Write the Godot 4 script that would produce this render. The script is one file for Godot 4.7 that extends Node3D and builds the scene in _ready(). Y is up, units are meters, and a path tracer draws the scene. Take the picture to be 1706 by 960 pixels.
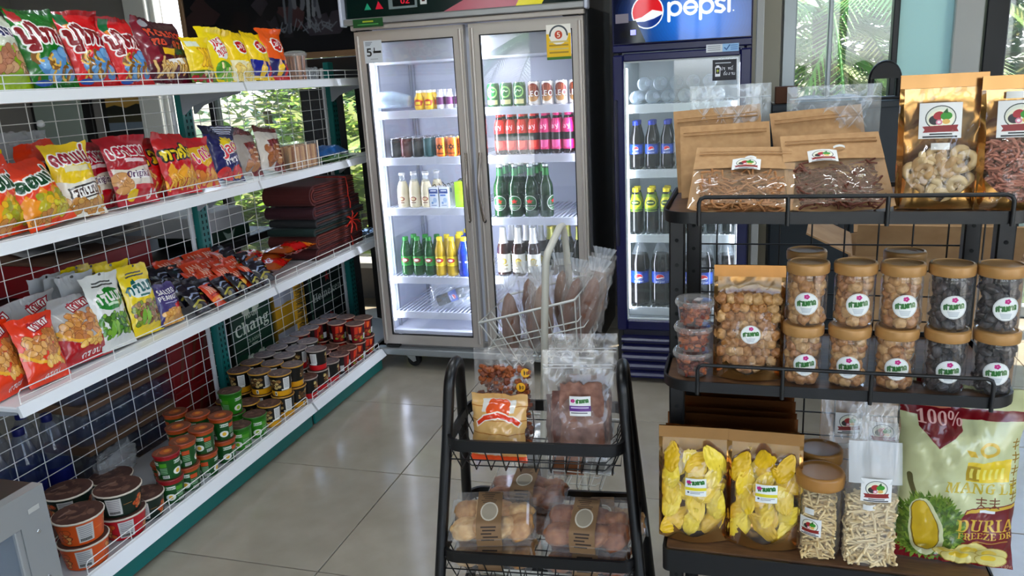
extends Node3D
# A small convenience shop: snack gondola, two drink coolers, a tiered cart, a wire bread basket and a black rack of snacks.

var names := {}
var mats := {}
var rng := RandomNumberGenerator.new()
var FS: SystemFont
var FB: SystemFont
var FR: SystemFont


func _ready() -> void:
	rng.seed = 20240
	setup_camera_and_light()
	setup_fonts()
	build_room()
	build_outside()
	build_gondola()
	build_behind_gondola()
	build_cooler()
	build_cola_cooler()
	build_snack_bags()
	build_cups()
	build_right_rack()
	build_cart()
	build_bread_basket()
	build_case()
	build_hanging_bag()
	build_back_right()


func setup_camera_and_light() -> void:
	var cam := Camera3D.new()
	cam.name = "camera"
	cam.fov = 40.02
	cam.near = 0.05
	cam.far = 200.0
	add_child(cam)
	cam.transform = Transform3D(Basis(Vector3(0.95941, -0.05242, -0.27709), Vector3(-0.02294, 0.96481, -0.26196), Vector3(0.28107, 0.25768, 0.92445)), Vector3(0, 1.376, 0))
	cam.current = true
	var sky_mat := ProceduralSkyMaterial.new()
	sky_mat.sky_top_color = Color(0.62, 0.74, 0.90)
	sky_mat.sky_horizon_color = Color(0.93, 0.95, 0.96)
	sky_mat.ground_bottom_color = Color(0.30, 0.31, 0.24)
	sky_mat.ground_horizon_color = Color(0.62, 0.61, 0.57)
	sky_mat.sky_energy_multiplier = 1.0
	sky_mat.ground_energy_multiplier = 1.0
	var sky := Sky.new()
	sky.sky_material = sky_mat
	var env := Environment.new()
	env.background_mode = Environment.BG_SKY
	env.sky = sky
	env.background_energy_multiplier = 6.0
	env.tonemap_mode = Environment.TONE_MAPPER_LINEAR
	env.tonemap_exposure = 1.2
	env.sdfgi_enabled = true
	env.ssao_enabled = true
	env.ssil_enabled = true
	var we := WorldEnvironment.new()
	we.name = "world_environment"
	we.environment = env
	add_child(we)
	var sun := DirectionalLight3D.new()
	sun.name = "sun"
	sun.light_color = Color(1.0, 0.95, 0.86)
	sun.light_energy = 5.0
	sun.light_angular_distance = 0.6
	sun.shadow_enabled = true
	add_child(sun)
	sun.look_at_from_position(Vector3(6, 14, -5), Vector3(0, 0, 0), Vector3.UP)


func setup_fonts() -> void:
	FS = SystemFont.new()
	FS.font_names = PackedStringArray(["Droid Sans"])
	FB = SystemFont.new()
	FB.font_names = PackedStringArray(["Droid Sans"])
	FB.font_weight = 700
	FR = SystemFont.new()
	FR.font_names = PackedStringArray(["Droid Serif"])
	FR.font_weight = 700


# ---------------------------------------------------------------- shapes
class Geo:
	var v := PackedVector3Array()
	var n := PackedVector3Array()
	var t := PackedVector2Array()
	var i := PackedInt32Array()

	func vert(p: Vector3, nn: Vector3, uv := Vector2.ZERO) -> int:
		v.append(p)
		n.append(nn)
		t.append(uv)
		return v.size() - 1

	func face(a: int, b: int, c: int) -> void:
		var nn := n[a] + n[b] + n[c]
		if (v[b] - v[a]).cross(v[c] - v[a]).dot(nn) < 0.0:
			i.append_array(PackedInt32Array([a, b, c]))
		else:
			i.append_array(PackedInt32Array([a, c, b]))

	func quad(a: Vector3, b: Vector3, c: Vector3, d: Vector3, nn: Vector3, ua := Vector2(0, 1), ub := Vector2(1, 1), uc := Vector2(1, 0), ud := Vector2(0, 0)) -> void:
		var k := vert(a, nn, ua)
		vert(b, nn, ub)
		vert(c, nn, uc)
		vert(d, nn, ud)
		face(k, k + 1, k + 2)
		face(k, k + 2, k + 3)

	# a box with chamfered edges; the +z face carries uv 0..1
	func box(c: Vector3, s: Vector3, b := 0.0) -> Geo:
		var h := s * 0.5
		b = minf(b, minf(h.x, minf(h.y, h.z)) * 0.6)
		for ax in 3:
			for sg in [-1.0, 1.0]:
				var nn := Vector3.ZERO
				nn[ax] = sg
				var u := (ax + 1) % 3
				var w := (ax + 2) % 3
				if ax == 2:
					u = 0
					w = 1
				elif ax == 0:
					u = 2
					w = 1
				var q := []
				for k in [[-1, -1], [1, -1], [1, 1], [-1, 1]]:
					var p := Vector3.ZERO
					p[ax] = sg * h[ax]
					p[u] = k[0] * (h[u] - b)
					p[w] = k[1] * (h[w] - b)
					q.append(c + p)
				var fl: bool = (ax == 0 and sg > 0) or (ax == 2 and sg < 0)
				if fl:
					quad(q[1], q[0], q[3], q[2], nn)
				else:
					quad(q[0], q[1], q[2], q[3], nn)
		if b > 0.0:
			for ax in 3:
				var u := (ax + 1) % 3
				var w := (ax + 2) % 3
				for su in [-1.0, 1.0]:
					for sw in [-1.0, 1.0]:
						var nn := Vector3.ZERO
						nn[u] = su * 0.7071
						nn[w] = sw * 0.7071
						var q := []
						for k in [[-1, 0], [1, 0], [1, 1], [-1, 1]]:
							var p := Vector3.ZERO
							p[ax] = k[0] * (h[ax] - b)
							p[u] = su * (h[u] - (b if k[1] else 0.0))
							p[w] = sw * (h[w] - (0.0 if k[1] else b))
							q.append(c + p)
						quad(q[0], q[1], q[2], q[3], nn)
			for sx in [-1.0, 1.0]:
				for sy in [-1.0, 1.0]:
					for sz in [-1.0, 1.0]:
						var nn := Vector3(sx, sy, sz).normalized()
						var s3 := Vector3(sx, sy, sz)
						var k := vert(c + s3 * (h - Vector3(0, b, b)), nn)
						vert(c + s3 * (h - Vector3(b, 0, b)), nn)
						vert(c + s3 * (h - Vector3(b, b, 0)), nn)
						face(k, k + 1, k + 2)
		return self

	func tube(pts: Array, r: float, seg := 6, closed := false) -> Geo:
		var m := pts.size()
		var start := v.size()
		var up := Vector3.UP
		var rows := m + (1 if closed else 0)
		var last_x := Vector3.ZERO
		for k in rows:
			var p: Vector3 = pts[k % m]
			var a: Vector3 = pts[(k - 1 + m) % m] if (closed or k > 0) else p
			var b: Vector3 = pts[(k + 1) % m] if (closed or k < m - 1) else p
			var d := (b - a).normalized()
			if k == 0:
				up = Vector3.UP if absf(d.y) < 0.9 else Vector3.RIGHT
				last_x = up.cross(d).normalized()
			var x := (last_x - d * last_x.dot(d)).normalized()
			last_x = x
			var y := d.cross(x)
			for s in seg:
				var ang := TAU * s / seg
				var nn := x * cos(ang) + y * sin(ang)
				vert(p + nn * r, nn, Vector2(float(s) / seg, float(k) / maxf(1, rows - 1)))
		for k in rows - 1:
			for s in seg:
				var a := start + k * seg + s
				var b := start + k * seg + (s + 1) % seg
				face(a, b, b + seg)
				face(a, b + seg, a + seg)
		if not closed:
			for e in 2:
				var p: Vector3 = pts[0] if e == 0 else pts[m - 1]
				var q: Vector3 = pts[1] if e == 0 else pts[m - 2]
				var nn := (p - q).normalized()
				var c := vert(p, nn)
				var base := start + (0 if e == 0 else (m - 1) * seg)
				var ring := []
				for s in seg:
					ring.append(vert(v[base + s], nn))
				for s in seg:
					face(c, ring[s], ring[(s + 1) % seg])
		return self

	# profile of (radius, height), sharp where an entry is repeated
	func lathe(prof: Array, seg := 16, at := Vector3.ZERO, v_from := 0.0, v_to := 1.0, turn := 0.0) -> Geo:
		var m := prof.size()
		var start := v.size()
		var y0: float = prof[0].y
		var y1: float = prof[m - 1].y
		for k in m:
			var p: Vector2 = prof[k]
			var a: Vector2 = prof[maxi(k - 1, 0)]
			var b: Vector2 = prof[mini(k + 1, m - 1)]
			if k > 0 and a.is_equal_approx(p):
				a = p
			if k < m - 1 and b.is_equal_approx(p):
				b = p
			var d := (b - a)
			if d.length() < 1e-7:
				d = Vector2(0, 1)
			d = d.normalized()
			var nr := Vector2(d.y, -d.x)
			for s in seg + 1:
				var ang := TAU * s / seg + turn
				var ca := sin(ang)
				var sa := cos(ang)
				var vv := 0.5
				if absf(y1 - y0) > 1e-6:
					vv = lerpf(v_from, v_to, (p.y - y0) / (y1 - y0))
				vert(at + Vector3(ca * p.x, p.y, sa * p.x), Vector3(ca * nr.x, nr.y, sa * nr.x), Vector2(float(s) / seg, 1.0 - vv))
		for k in m - 1:
			if prof[k].is_equal_approx(prof[k + 1]):
				continue
			for s in seg:
				var a := start + k * (seg + 1) + s
				face(a, a + 1, a + seg + 2)
				face(a, a + seg + 2, a + seg + 1)
		return self

	# a flat disc facing +y or -y, planar uv
	func disc(r: float, y: float, seg := 16, dir := 1.0, at := Vector3.ZERO) -> Geo:
		var c := vert(at + Vector3(0, y, 0), Vector3(0, dir, 0), Vector2(0.5, 0.5))
		for s in seg:
			var ang := TAU * s / seg
			vert(at + Vector3(sin(ang) * r, y, cos(ang) * r), Vector3(0, dir, 0), Vector2(0.5 + sin(ang) * 0.5, 0.5 + cos(ang) * 0.5))
		for s in seg:
			face(c, c + 1 + s, c + 1 + (s + 1) % seg)
		return self

	# rows x columns of points; normals from neighbours, turned towards `out` if it is set
	func sheet(nu: int, nv: int, f: Callable, sgn := 1.0, uvs := Rect2(0, 0, 1, 1)) -> Geo:
		var start := v.size()
		var P := PackedVector3Array()
		P.resize((nu + 1) * (nv + 1))
		for b in nv + 1:
			for a in nu + 1:
				P[b * (nu + 1) + a] = f.call(float(a) / nu, float(b) / nv)
		for b in nv + 1:
			for a in nu + 1:
				var du: Vector3 = P[b * (nu + 1) + mini(a + 1, nu)] - P[b * (nu + 1) + maxi(a - 1, 0)]
				var dv: Vector3 = P[mini(b + 1, nv) * (nu + 1) + a] - P[maxi(b - 1, 0) * (nu + 1) + a]
				var nn := du.cross(dv).normalized() * sgn
				if nn.length() < 0.5:
					nn = Vector3(0, 0, sgn)
				vert(P[b * (nu + 1) + a], nn, uvs.position + Vector2(float(a) / nu, 1.0 - float(b) / nv) * uvs.size)
		for b in nv:
			for a in nu:
				var k := start + b * (nu + 1) + a
				face(k, k + 1, k + nu + 2)
				face(k, k + nu + 2, k + nu + 1)
		return self

	# polygon in the xy plane pulled from z0 to z1
	func prism(poly: PackedVector2Array, z0: float, z1: float, sides := true) -> Geo:
		var tri := Geometry2D.triangulate_polygon(poly)
		var lo := poly[0]
		var hi := poly[0]
		for p in poly:
			lo = lo.min(p)
			hi = hi.max(p)
		var sz := (hi - lo).max(Vector2(1e-5, 1e-5))
		for e in 2:
			var z := z1 if e == 0 else z0
			var nn := Vector3(0, 0, 1 if e == 0 else -1)
			var k := v.size()
			for p in poly:
				vert(Vector3(p.x, p.y, z), nn, Vector2((p.x - lo.x) / sz.x, 1.0 - (p.y - lo.y) / sz.y))
			for q in range(0, tri.size(), 3):
				face(k + tri[q], k + tri[q + 1], k + tri[q + 2])
		if sides:
			var area := 0.0
			for q in poly.size():
				area += poly[q].cross(poly[(q + 1) % poly.size()])
			for q in poly.size():
				var a := poly[q]
				var b := poly[(q + 1) % poly.size()]
				var d := (b - a).normalized() * signf(area)
				quad(Vector3(a.x, a.y, z0), Vector3(b.x, b.y, z0), Vector3(b.x, b.y, z1), Vector3(a.x, a.y, z1), Vector3(d.y, -d.x, 0))
		return self

	func moved(x: Transform3D, from := 0) -> Geo:
		for k in range(from, v.size()):
			v[k] = x * v[k]
			n[k] = (x.basis * n[k]).normalized()
		if x.basis.determinant() < 0:
			pass
		return self

	func add(g: Geo, x: Transform3D) -> Geo:
		var k := v.size()
		for q in g.v.size():
			v.append(x * g.v[q])
			n.append((x.basis * g.n[q]).normalized())
			t.append(g.t[q])
		for q in g.i:
			i.append(q + k)
		return self

	func mesh() -> ArrayMesh:
		var a := []
		a.resize(Mesh.ARRAY_MAX)
		a[Mesh.ARRAY_VERTEX] = v
		a[Mesh.ARRAY_NORMAL] = n
		a[Mesh.ARRAY_TEX_UV] = t
		a[Mesh.ARRAY_INDEX] = i
		var m := ArrayMesh.new()
		m.add_surface_from_arrays(Mesh.PRIMITIVE_TRIANGLES, a)
		return m


# ---------------------------------------------------------------- printing on a canvas
class Paint:
	var im: Image
	var w: int
	var h: int
	var K := 2.0

	func _init(ww: int, hh: int, bg: Color, k := 2.0) -> void:
		K = k
		w = ww
		h = hh
		im = Image.create(int(ww * K), int(hh * K), false, Image.FORMAT_RGBA8)
		im.fill(bg)

	func rect(x: float, y: float, ww: float, hh: float, c: Color) -> Paint:
		im.fill_rect(Rect2i(int(x * K), int(y * K), int(ww * K), int(hh * K)), c)
		return self

	func raw(p: PackedVector2Array, c: Color) -> void:
		var lo := 1e9
		var hi := -1e9
		for q in p:
			lo = minf(lo, q.y)
			hi = maxf(hi, q.y)
		var m := p.size()
		for y in range(maxi(0, int(floor(lo))), mini(im.get_height() - 1, int(ceil(hi))) + 1):
			var yy := y + 0.5
			var xs := PackedFloat32Array()
			for k in m:
				var a := p[k]
				var b := p[(k + 1) % m]
				if (a.y <= yy and b.y > yy) or (b.y <= yy and a.y > yy):
					xs.append(a.x + (yy - a.y) / (b.y - a.y) * (b.x - a.x))
			if xs.size() < 2:
				continue
			xs.sort()
			for k in range(0, xs.size() - 1, 2):
				var x0 := int(round(xs[k]))
				var x1 := int(round(xs[k + 1]))
				if x1 > x0:
					im.fill_rect(Rect2i(x0, y, x1 - x0, 1), c)

	func poly(pts: Array, c: Color) -> Paint:
		var p := PackedVector2Array()
		for q in pts:
			p.append(Vector2(q[0], q[1]) * K)
		raw(p, c)
		return self

	func ell(cx: float, cy: float, rx: float, ry: float, c: Color, rot := 0.0) -> Paint:
		var p := PackedVector2Array()
		for k in 24:
			p.append((Vector2(cos(TAU * k / 24) * rx, sin(TAU * k / 24) * ry).rotated(rot) + Vector2(cx, cy)) * K)
		raw(p, c)
		return self

	func line(pts: Array, wd: float, c: Color) -> Paint:
		for k in pts.size() - 1:
			var a := Vector2(pts[k][0], pts[k][1])
			var b := Vector2(pts[k + 1][0], pts[k + 1][1])
			var d := (b - a).normalized().orthogonal() * wd * 0.5
			raw(PackedVector2Array([(a + d) * K, (b + d) * K, (b - d) * K, (a - d) * K]), c)
		for q in pts:
			ell(q[0], q[1], wd * 0.5, wd * 0.5, c)
		return self

	func arc(cx: float, cy: float, r: float, a0: float, a1: float, wd: float, c: Color) -> Paint:
		var pts := []
		for k in 17:
			var a := lerpf(a0, a1, k / 16.0)
			pts.append([cx + cos(a) * r, cy + sin(a) * r])
		return line(pts, wd, c)

	func text(font: Font, s: String, cx: float, cy: float, size: float, c: Color, rot := 0.0, oc := Color(0, 0, 0, 0), ow := 0.0, sx := 1.0) -> Paint:
		var tm := TextMesh.new()
		tm.font = font
		tm.text = s
		tm.font_size = 48
		tm.pixel_size = 1.0
		tm.depth = 0.0
		tm.curve_step = 4.0
		var ar := tm.get_mesh_arrays()
		if ar.is_empty() or ar[Mesh.ARRAY_VERTEX] == null:
			return self
		var vs: PackedVector3Array = ar[Mesh.ARRAY_VERTEX]
		var ix: PackedInt32Array = ar[Mesh.ARRAY_INDEX] if ar[Mesh.ARRAY_INDEX] != null else PackedInt32Array(range(vs.size()))
		var lo := Vector2(1e9, 1e9)
		var hi := -lo
		for q in vs:
			lo = lo.min(Vector2(q.x, q.y))
			hi = hi.max(Vector2(q.x, q.y))
		var mid := (lo + hi) * 0.5
		var sc := size / 36.0
		var offs := [Vector2.ZERO]
		var cols := [c]
		if ow > 0.0:
			offs = []
			cols = []
			for k in 8:
				offs.append(Vector2.from_angle(TAU * k / 8) * ow)
				cols.append(oc)
			offs.append(Vector2.ZERO)
			cols.append(c)
		for o in offs.size():
			for q in range(0, ix.size(), 3):
				var p := PackedVector2Array()
				for e in 3:
					var z := vs[ix[q + e]]
					p.append(((Vector2((z.x - mid.x) * sx, -(z.y - mid.y)) * sc).rotated(rot) + Vector2(cx, cy) + offs[o]) * K)
				raw(p, cols[o])
		return self

	# Thai letters as pen strokes
	func thai(s: String, cx: float, cy: float, size: float, c: Color, wd: float, rot := 0.0, oc := Color(0, 0, 0, 0), ow := 0.0, sx := 1.0) -> Paint:
		var G := {
			"ก": "13 16 06 17 28 48 57 53", "ค": "53 57 48 28 17 14 23 35 25", "อ": "26 16 17 28 48 57 54 43 23 14 16", "น": "08 18 17 07 08/18 13 43/58 53 43 54", "เ": "18 13 23 24 14",
			"แ": "08 03 13 14 04/38 33 43 44 34", "โ": "39 1a 1b 3b 29 23 33 34 24", "ไ": "0b 1a 2b 29 23 33 34 24", "ท": "08 18 17 07 08/18 13/15 38 58 53", "ป": "08 18 17 07 08/18 13 53 5a",
			"ย": "18 08 07 16 25 14 13 53 58", "ร": "58 18 17 47 43 33 34 44", "ส": "13 15 25 14/15 17 28 48 57 53/47 69", "ต": "53 57 48 37 28 17 14 23 35 25", "ว": "18 48 57 53 43 44 54",
			"า": "07 18 28 37 33", "ง": "28 38 37 27 28/38 34 13 05", "ม": "08 18 17 07 08/18 13 23 14/13 53 58", "ล": "23 13 14 24 16 17 28 48 57 53", "ห": "08 18 17 07 08/18 13/15 37 48 58 47 53", "จ": "13 23 35 24/17 28 48 57 53 33 25", "บ": "08 18 17 07 08/18 13 53 58"}
		var M := {"ู": "31 20 50 52", "ี": "1a 2b 4b 5a 5c/1a 5a", "ิ": "1a 2b 4b 5a 1a", "ั": "39 3a 5a 5b 6c", "่": "4a 4c", "้": "3b 4c 5b 6c", "๊": "3a 3c 4b 5c 5a"}
		var ps := []
		var x := 0.0
		var prev := 0.0
		for ch in s:
			var g: String = G.get(ch, M.get(ch, ""))
			var off := x
			if M.has(ch):
				off = prev
			for st in g.split("/", false):
				var pts := []
				for q in st.split(" ", false):
					pts.append(Vector2(off + q.substr(0, 1).hex_to_int() * 0.9, q.substr(1, 1).hex_to_int()))
				if pts.size() > 1:
					ps.append(pts)
			if not M.has(ch):
				prev = x
				x += 4.2 if ch in ["เ", "โ", "ไ", "า"] else 6.2
		var sc := minf(size / 5.0, w * 0.90 / maxf(1.0, x * sx))
		for pas in (2 if ow > 0.0 else 1):
			for pts in ps:
				var o := []
				for q in pts:
					var z := (Vector2((q.x - x * 0.5) * sx, -(q.y - 5.5)) * sc).rotated(rot) + Vector2(cx, cy)
					o.append([z.x, z.y])
				if pas == 0 and ow > 0.0:
					line(o, wd + ow * 2.0, oc)
				else:
					line(o, wd, c)
		return self

	# a heap of pieces of food, printed
	func bits(r: RandomNumberGenerator, box: Rect2, count: int, rx: float, ry: float, cols: Array, edge: Color) -> Paint:
		for k in count:
			var x := box.position.x + r.randf() * box.size.x
			var y := box.position.y + r.randf() * box.size.y
			var a := r.randf_range(-1.5, 1.5)
			var f := r.randf_range(0.75, 1.2)
			ell(x, y, rx * f + 1.2, ry * f + 1.2, edge, a)
			ell(x, y, rx * f, ry * f, cols[r.randi() % cols.size()], a)
		return self

	func tex() -> ImageTexture:
		if K > 1.0:
			im.resize(w, h, Image.INTERPOLATE_BILINEAR)
		return ImageTexture.create_from_image(im)


# ---------------------------------------------------------------- materials and nodes
func mat(c: Color, rough := 0.5, metal := 0.0, tex: Texture2D = null) -> StandardMaterial3D:
	var key := [c, rough, metal, tex]
	if mats.has(key):
		return mats[key]
	var m := StandardMaterial3D.new()
	m.albedo_color = c
	m.roughness = rough
	m.metallic = metal
	m.albedo_texture = tex
	m.texture_repeat = true
	mats[key] = m
	return m


func glass(c: Color, alpha: float, rough := 0.02) -> StandardMaterial3D:
	var key := [c, alpha, rough, "glass"]
	if mats.has(key):
		return mats[key]
	var m := StandardMaterial3D.new()
	m.albedo_color = Color(c.r, c.g, c.b, alpha)
	m.roughness = rough
	m.transparency = BaseMaterial3D.TRANSPARENCY_ALPHA
	mats[key] = m
	return m


func glow(c: Color, energy: float) -> StandardMaterial3D:
	var m := StandardMaterial3D.new()
	m.albedo_color = Color(0.9, 0.9, 0.9)
	m.emission_enabled = true
	m.emission = c
	m.emission_energy_multiplier = energy
	return m


func noise_tex(freq: float, a: Color, b: Color, seed_ := 1, size := 256, octaves := 4) -> NoiseTexture2D:
	var f := FastNoiseLite.new()
	f.seed = seed_
	f.frequency = freq
	f.fractal_octaves = octaves
	var t := NoiseTexture2D.new()
	t.width = size
	t.height = size
	t.seamless = true
	t.noise = f
	var g := Gradient.new()
	g.set_color(0, a)
	g.set_color(1, b)
	t.color_ramp = g
	return t


func tri_mat(tex: Texture2D, scale_: float, rough: float, metal := 0.0, world := false) -> StandardMaterial3D:
	var m := StandardMaterial3D.new()
	m.albedo_texture = tex
	m.roughness = rough
	m.metallic = metal
	m.uv1_triplanar = true
	m.uv1_world_triplanar = world
	m.uv1_scale = Vector3.ONE * scale_
	return m


func numbered(called: String) -> String:
	if not names.has(called):
		names[called] = 0
		return called
	names[called] += 1
	return "%s_%03d" % [called, names[called]]


func tag(o: Node, label: String, category: String, group := "") -> void:
	o.set_meta("label", label)
	o.set_meta("category", category)
	if group:
		o.set_meta("group", group)


func thing(called: String, label: String, category: String, at := Vector3.ZERO, turn := 0.0, group := "") -> Node3D:
	var o := Node3D.new()
	o.name = numbered(called)
	add_child(o)
	o.position = at
	o.rotation.y = turn
	tag(o, label, category, group)
	return o


func part(parent: Node, called: String, g, m: Material, at := Vector3.ZERO, rot := Vector3.ZERO) -> MeshInstance3D:
	var o := MeshInstance3D.new()
	o.name = called
	o.mesh = g.mesh() if g is Geo else g
	o.material_override = m
	parent.add_child(o, true)
	o.position = at
	o.rotation = rot
	return o


func solo(called: String, label: String, category: String, g, m: Material, at := Vector3.ZERO, turn := 0.0, group := "") -> MeshInstance3D:
	var o := MeshInstance3D.new()
	o.name = numbered(called)
	o.mesh = g.mesh() if g is Geo else g
	o.material_override = m
	add_child(o)
	o.position = at
	o.rotation.y = turn
	tag(o, label, category, group)
	return o


func struct(called: String, g, m: Material, at := Vector3.ZERO) -> MeshInstance3D:
	var o := MeshInstance3D.new()
	o.name = called
	o.mesh = g.mesh() if g is Geo else g
	o.material_override = m
	add_child(o)
	o.position = at
	o.set_meta("kind", "structure")
	return o


func copy(o: Node3D, at: Vector3, turn: float, label: String) -> Node3D:
	var c: Node3D = o.duplicate()
	c.name = numbered(stem(o.name))
	add_child(c)
	c.position = at
	c.rotation.y = turn
	c.set_meta("label", label)
	return c


func stem(s: String) -> String:
	var k := s.rfind("_")
	if k > 0 and s.substr(k + 1).is_valid_int():
		return s.substr(0, k)
	return s


func as_stuff(o: Node) -> Node:
	o.set_meta("kind", "stuff")
	return o


func V(x: float, y: float, z: float) -> Vector3:
	return Vector3(x, y, z)


# ---------------------------------------------------------------- the room
const X0 := -4.9
const X1 := 2.6
const Z0 := -4.6
const Z1 := 3.0
const HC := 2.9


func wall_geo(a: float, b: float, holes: Array, along_x: bool, at: float, thick: float) -> Geo:
	# holes: [from, to, sill, head], sorted
	var g = Geo.new()
	var put = func(s: float, e: float, y0: float, y1: float) -> void:
		if e - s < 0.001 or y1 - y0 < 0.001:
			return
		if along_x:
			g.box(Vector3((s + e) / 2, (y0 + y1) / 2, at), Vector3(e - s, y1 - y0, thick))
		else:
			g.box(Vector3(at, (y0 + y1) / 2, (s + e) / 2), Vector3(thick, y1 - y0, e - s))
	var p = a
	for h in holes:
		put.call(p, h[0], 0.0, HC)
		put.call(h[0], h[1], 0.0, h[2])
		put.call(h[0], h[1], h[3], HC)
		p = h[1]
	put.call(p, b, 0.0, HC)
	return g


func build_room() -> void:
	var grout = mat(Color(0.20, 0.19, 0.18), 0.9)
	var fl = struct("floor", Geo.new().box(V((X0 + X1) / 2, -0.06, (Z0 + Z1) / 2), V(X1 - X0 + 0.24, 0.10, Z1 - Z0 + 0.24)), grout)
	var tile_mats = []
	for k in 3:
		var c0 = Color(0.635, 0.60, 0.535).darkened(0.02 * k)
		var tm = tri_mat(noise_tex(0.02, c0.darkened(0.05), c0.lightened(0.06), 11 + k, 256, 5), 1.2, 0.16, 0.0, true)
		tile_mats.append(tm)
	var tile = Geo.new().box(V(0, 0, 0), V(0.5965, 0.012, 0.5965), 0.0012).mesh()
	var nx = 0
	for ix in range(-7, 7):
		for iz in range(-8, 5):
			var cx = -1.184 + 0.6 * ix + 0.3
			var cz = -1.776 + 0.6 * iz + 0.3
			if cx - 0.3 < X0 - 0.6 or cx + 0.3 > X1 + 0.6 or cz - 0.3 < Z0 - 0.4 or cz + 0.3 > Z1 + 0.6:
				continue
			part(fl, "tile", tile, tile_mats[(ix * 7 + iz * 3 + 90) % 3], V(cx, -0.006, cz))
			nx += 1
	var wall_paint = mat(Color(0.80, 0.79, 0.76), 0.85)
	var wall_grey = mat(Color(0.46, 0.45, 0.44), 0.85)
	struct("ceiling", Geo.new().box(V((X0 + X1) / 2, HC + 0.06, (Z0 + Z1) / 2), V(X1 - X0 + 0.24, 0.12, Z1 - Z0 + 0.24)), mat(Color(0.86, 0.86, 0.84), 0.9))
	struct("wall_back", wall_geo(X0, X1, [[-3.77, -1.85, 0.25, 2.55], [0.165, 2.45, 0.0, 2.45]], true, Z0 - 0.06, 0.12), wall_grey)
	struct("wall_front", wall_geo(X0, X1, [[-3.35, -2.55, 0.08, 2.45], [-0.9, 2.3, 0.08, 2.45]], true, Z1 + 0.06, 0.12), wall_paint)
	struct("wall_left", wall_geo(Z0 - 0.12, Z1 + 0.12, [], false, X0 - 0.06, 0.12), wall_grey)
	struct("wall_right", wall_geo(Z0 - 0.12, Z1 + 0.12, [[-0.75, 1.6, 0.06, 2.45]], false, X1 + 0.06, 0.12), wall_paint)
	# windows: frame bars and panes
	var white = mat(Color(0.80, 0.81, 0.80), 0.4)
	var dark = mat(Color(0.07, 0.08, 0.10), 0.4)
	var alu = mat(Color(0.62, 0.65, 0.66), 0.35, 0.6)
	var clear = glass(Color(0.90, 0.96, 0.94), 0.03)
	# garden window behind the gondola
	var w1 = Node3D.new()
	w1.name = "window_1"
	w1.set_meta("kind", "structure")
	add_child(w1)
	var zz = Z0 - 0.03
	part(w1, "jamb", Geo.new().box(V(-3.85, 1.45, Z0 + 0.02), V(0.17, 2.9, 0.06), 0.006), white)
	part(w1, "frame_bar", Geo.new().box(V(-3.755, 1.4, zz), V(0.04, 2.3, 0.07), 0.004), white)
	part(w1, "frame_bar", Geo.new().box(V(-3.40, 1.4, zz), V(0.05, 2.3, 0.07), 0.004), dark)
	part(w1, "frame_bar", Geo.new().box(V(-1.87, 1.4, zz), V(0.04, 2.3, 0.07), 0.004), dark)
	part(w1, "transom", Geo.new().box(V(-2.62, 1.485, zz), V(1.52, 0.13, 0.08), 0.004), dark)
	part(w1, "sill", Geo.new().box(V(-2.81, 0.25, Z0 + 0.02), V(1.95, 0.04, 0.16), 0.006), white)
	part(w1, "pane", Geo.new().box(V(-3.575, 1.40, zz), V(0.31, 2.28, 0.006)), clear)
	part(w1, "pane", Geo.new().box(V(-2.63, 0.845, zz), V(1.48, 1.15, 0.006)), clear)
	part(w1, "pane", Geo.new().box(V(-2.63, 2.05, zz), V(1.48, 1.0, 0.006)), clear)
	# glazed wall at the back right
	var w2 = Node3D.new()
	w2.name = "window_2"
	w2.set_meta("kind", "structure")
	add_child(w2)
	for b in [[0.20, 0.068, alu], [0.71, 0.03, dark], [1.04, 0.13, white], [1.165, 0.10, dark], [1.75, 0.06, alu], [2.42, 0.06, alu], [0.40, 0.022, alu]]:
		part(w2, "frame_bar", Geo.new().box(V(b[0], 1.225, zz), V(b[1], 2.45, 0.08), 0.005), b[2])
	part(w2, "frame_bar", Geo.new().box(V(1.3, 2.42, zz), V(2.28, 0.06, 0.075), 0.004), alu)
	part(w2, "frame_bar", Geo.new().box(V(1.3, 0.03, zz), V(2.28, 0.06, 0.075), 0.004), alu)
	part(w2, "pane", Geo.new().box(V(0.31, 1.22, zz), V(0.155, 2.33, 0.006)), clear)
	part(w2, "pane", Geo.new().box(V(0.553, 1.22, zz), V(0.284, 2.33, 0.006)), clear)
	var frosted = StandardMaterial3D.new()
	frosted.albedo_color = Color(0.64, 0.76, 0.75)
	frosted.roughness = 0.5
	frosted.backlight_enabled = true
	frosted.backlight = Color(0.70, 0.78, 0.78)
	part(w2, "frosted_pane", Geo.new().box(V(0.85, 1.22, zz), V(0.25, 2.33, 0.010)), frosted)
	part(w2, "pane", Geo.new().box(V(1.467, 1.22, zz), V(0.505, 2.33, 0.006)), clear)
	part(w2, "pane", Geo.new().box(V(2.085, 1.22, zz), V(0.61, 2.33, 0.006)), clear)
	# shop front behind the camera and side glazing
	var k = 3
	for q in [[-2.95, 0.80], [-0.3667, 1.0667], [0.7, 1.0667], [1.7667, 1.0667]]:
		var w = Node3D.new()
		w.name = "window_%d" % k
		w.set_meta("kind", "structure")
		add_child(w)
		k += 1
		for s in [-1, 1]:
			part(w, "frame_bar", Geo.new().box(V(q[0] + s * (q[1] / 2 - 0.025), 1.265, Z1 + 0.05), V(0.05, 2.37, 0.07), 0.004), alu)
			part(w, "frame_bar", Geo.new().box(V(q[0], 1.265 + s * 1.16, Z1 + 0.05), V(q[1] - 0.1, 0.05, 0.06), 0.004), alu)
		part(w, "pane", Geo.new().box(V(q[0], 1.265, Z1 + 0.05), V(q[1] - 0.1, 2.27, 0.006)), clear)
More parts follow.
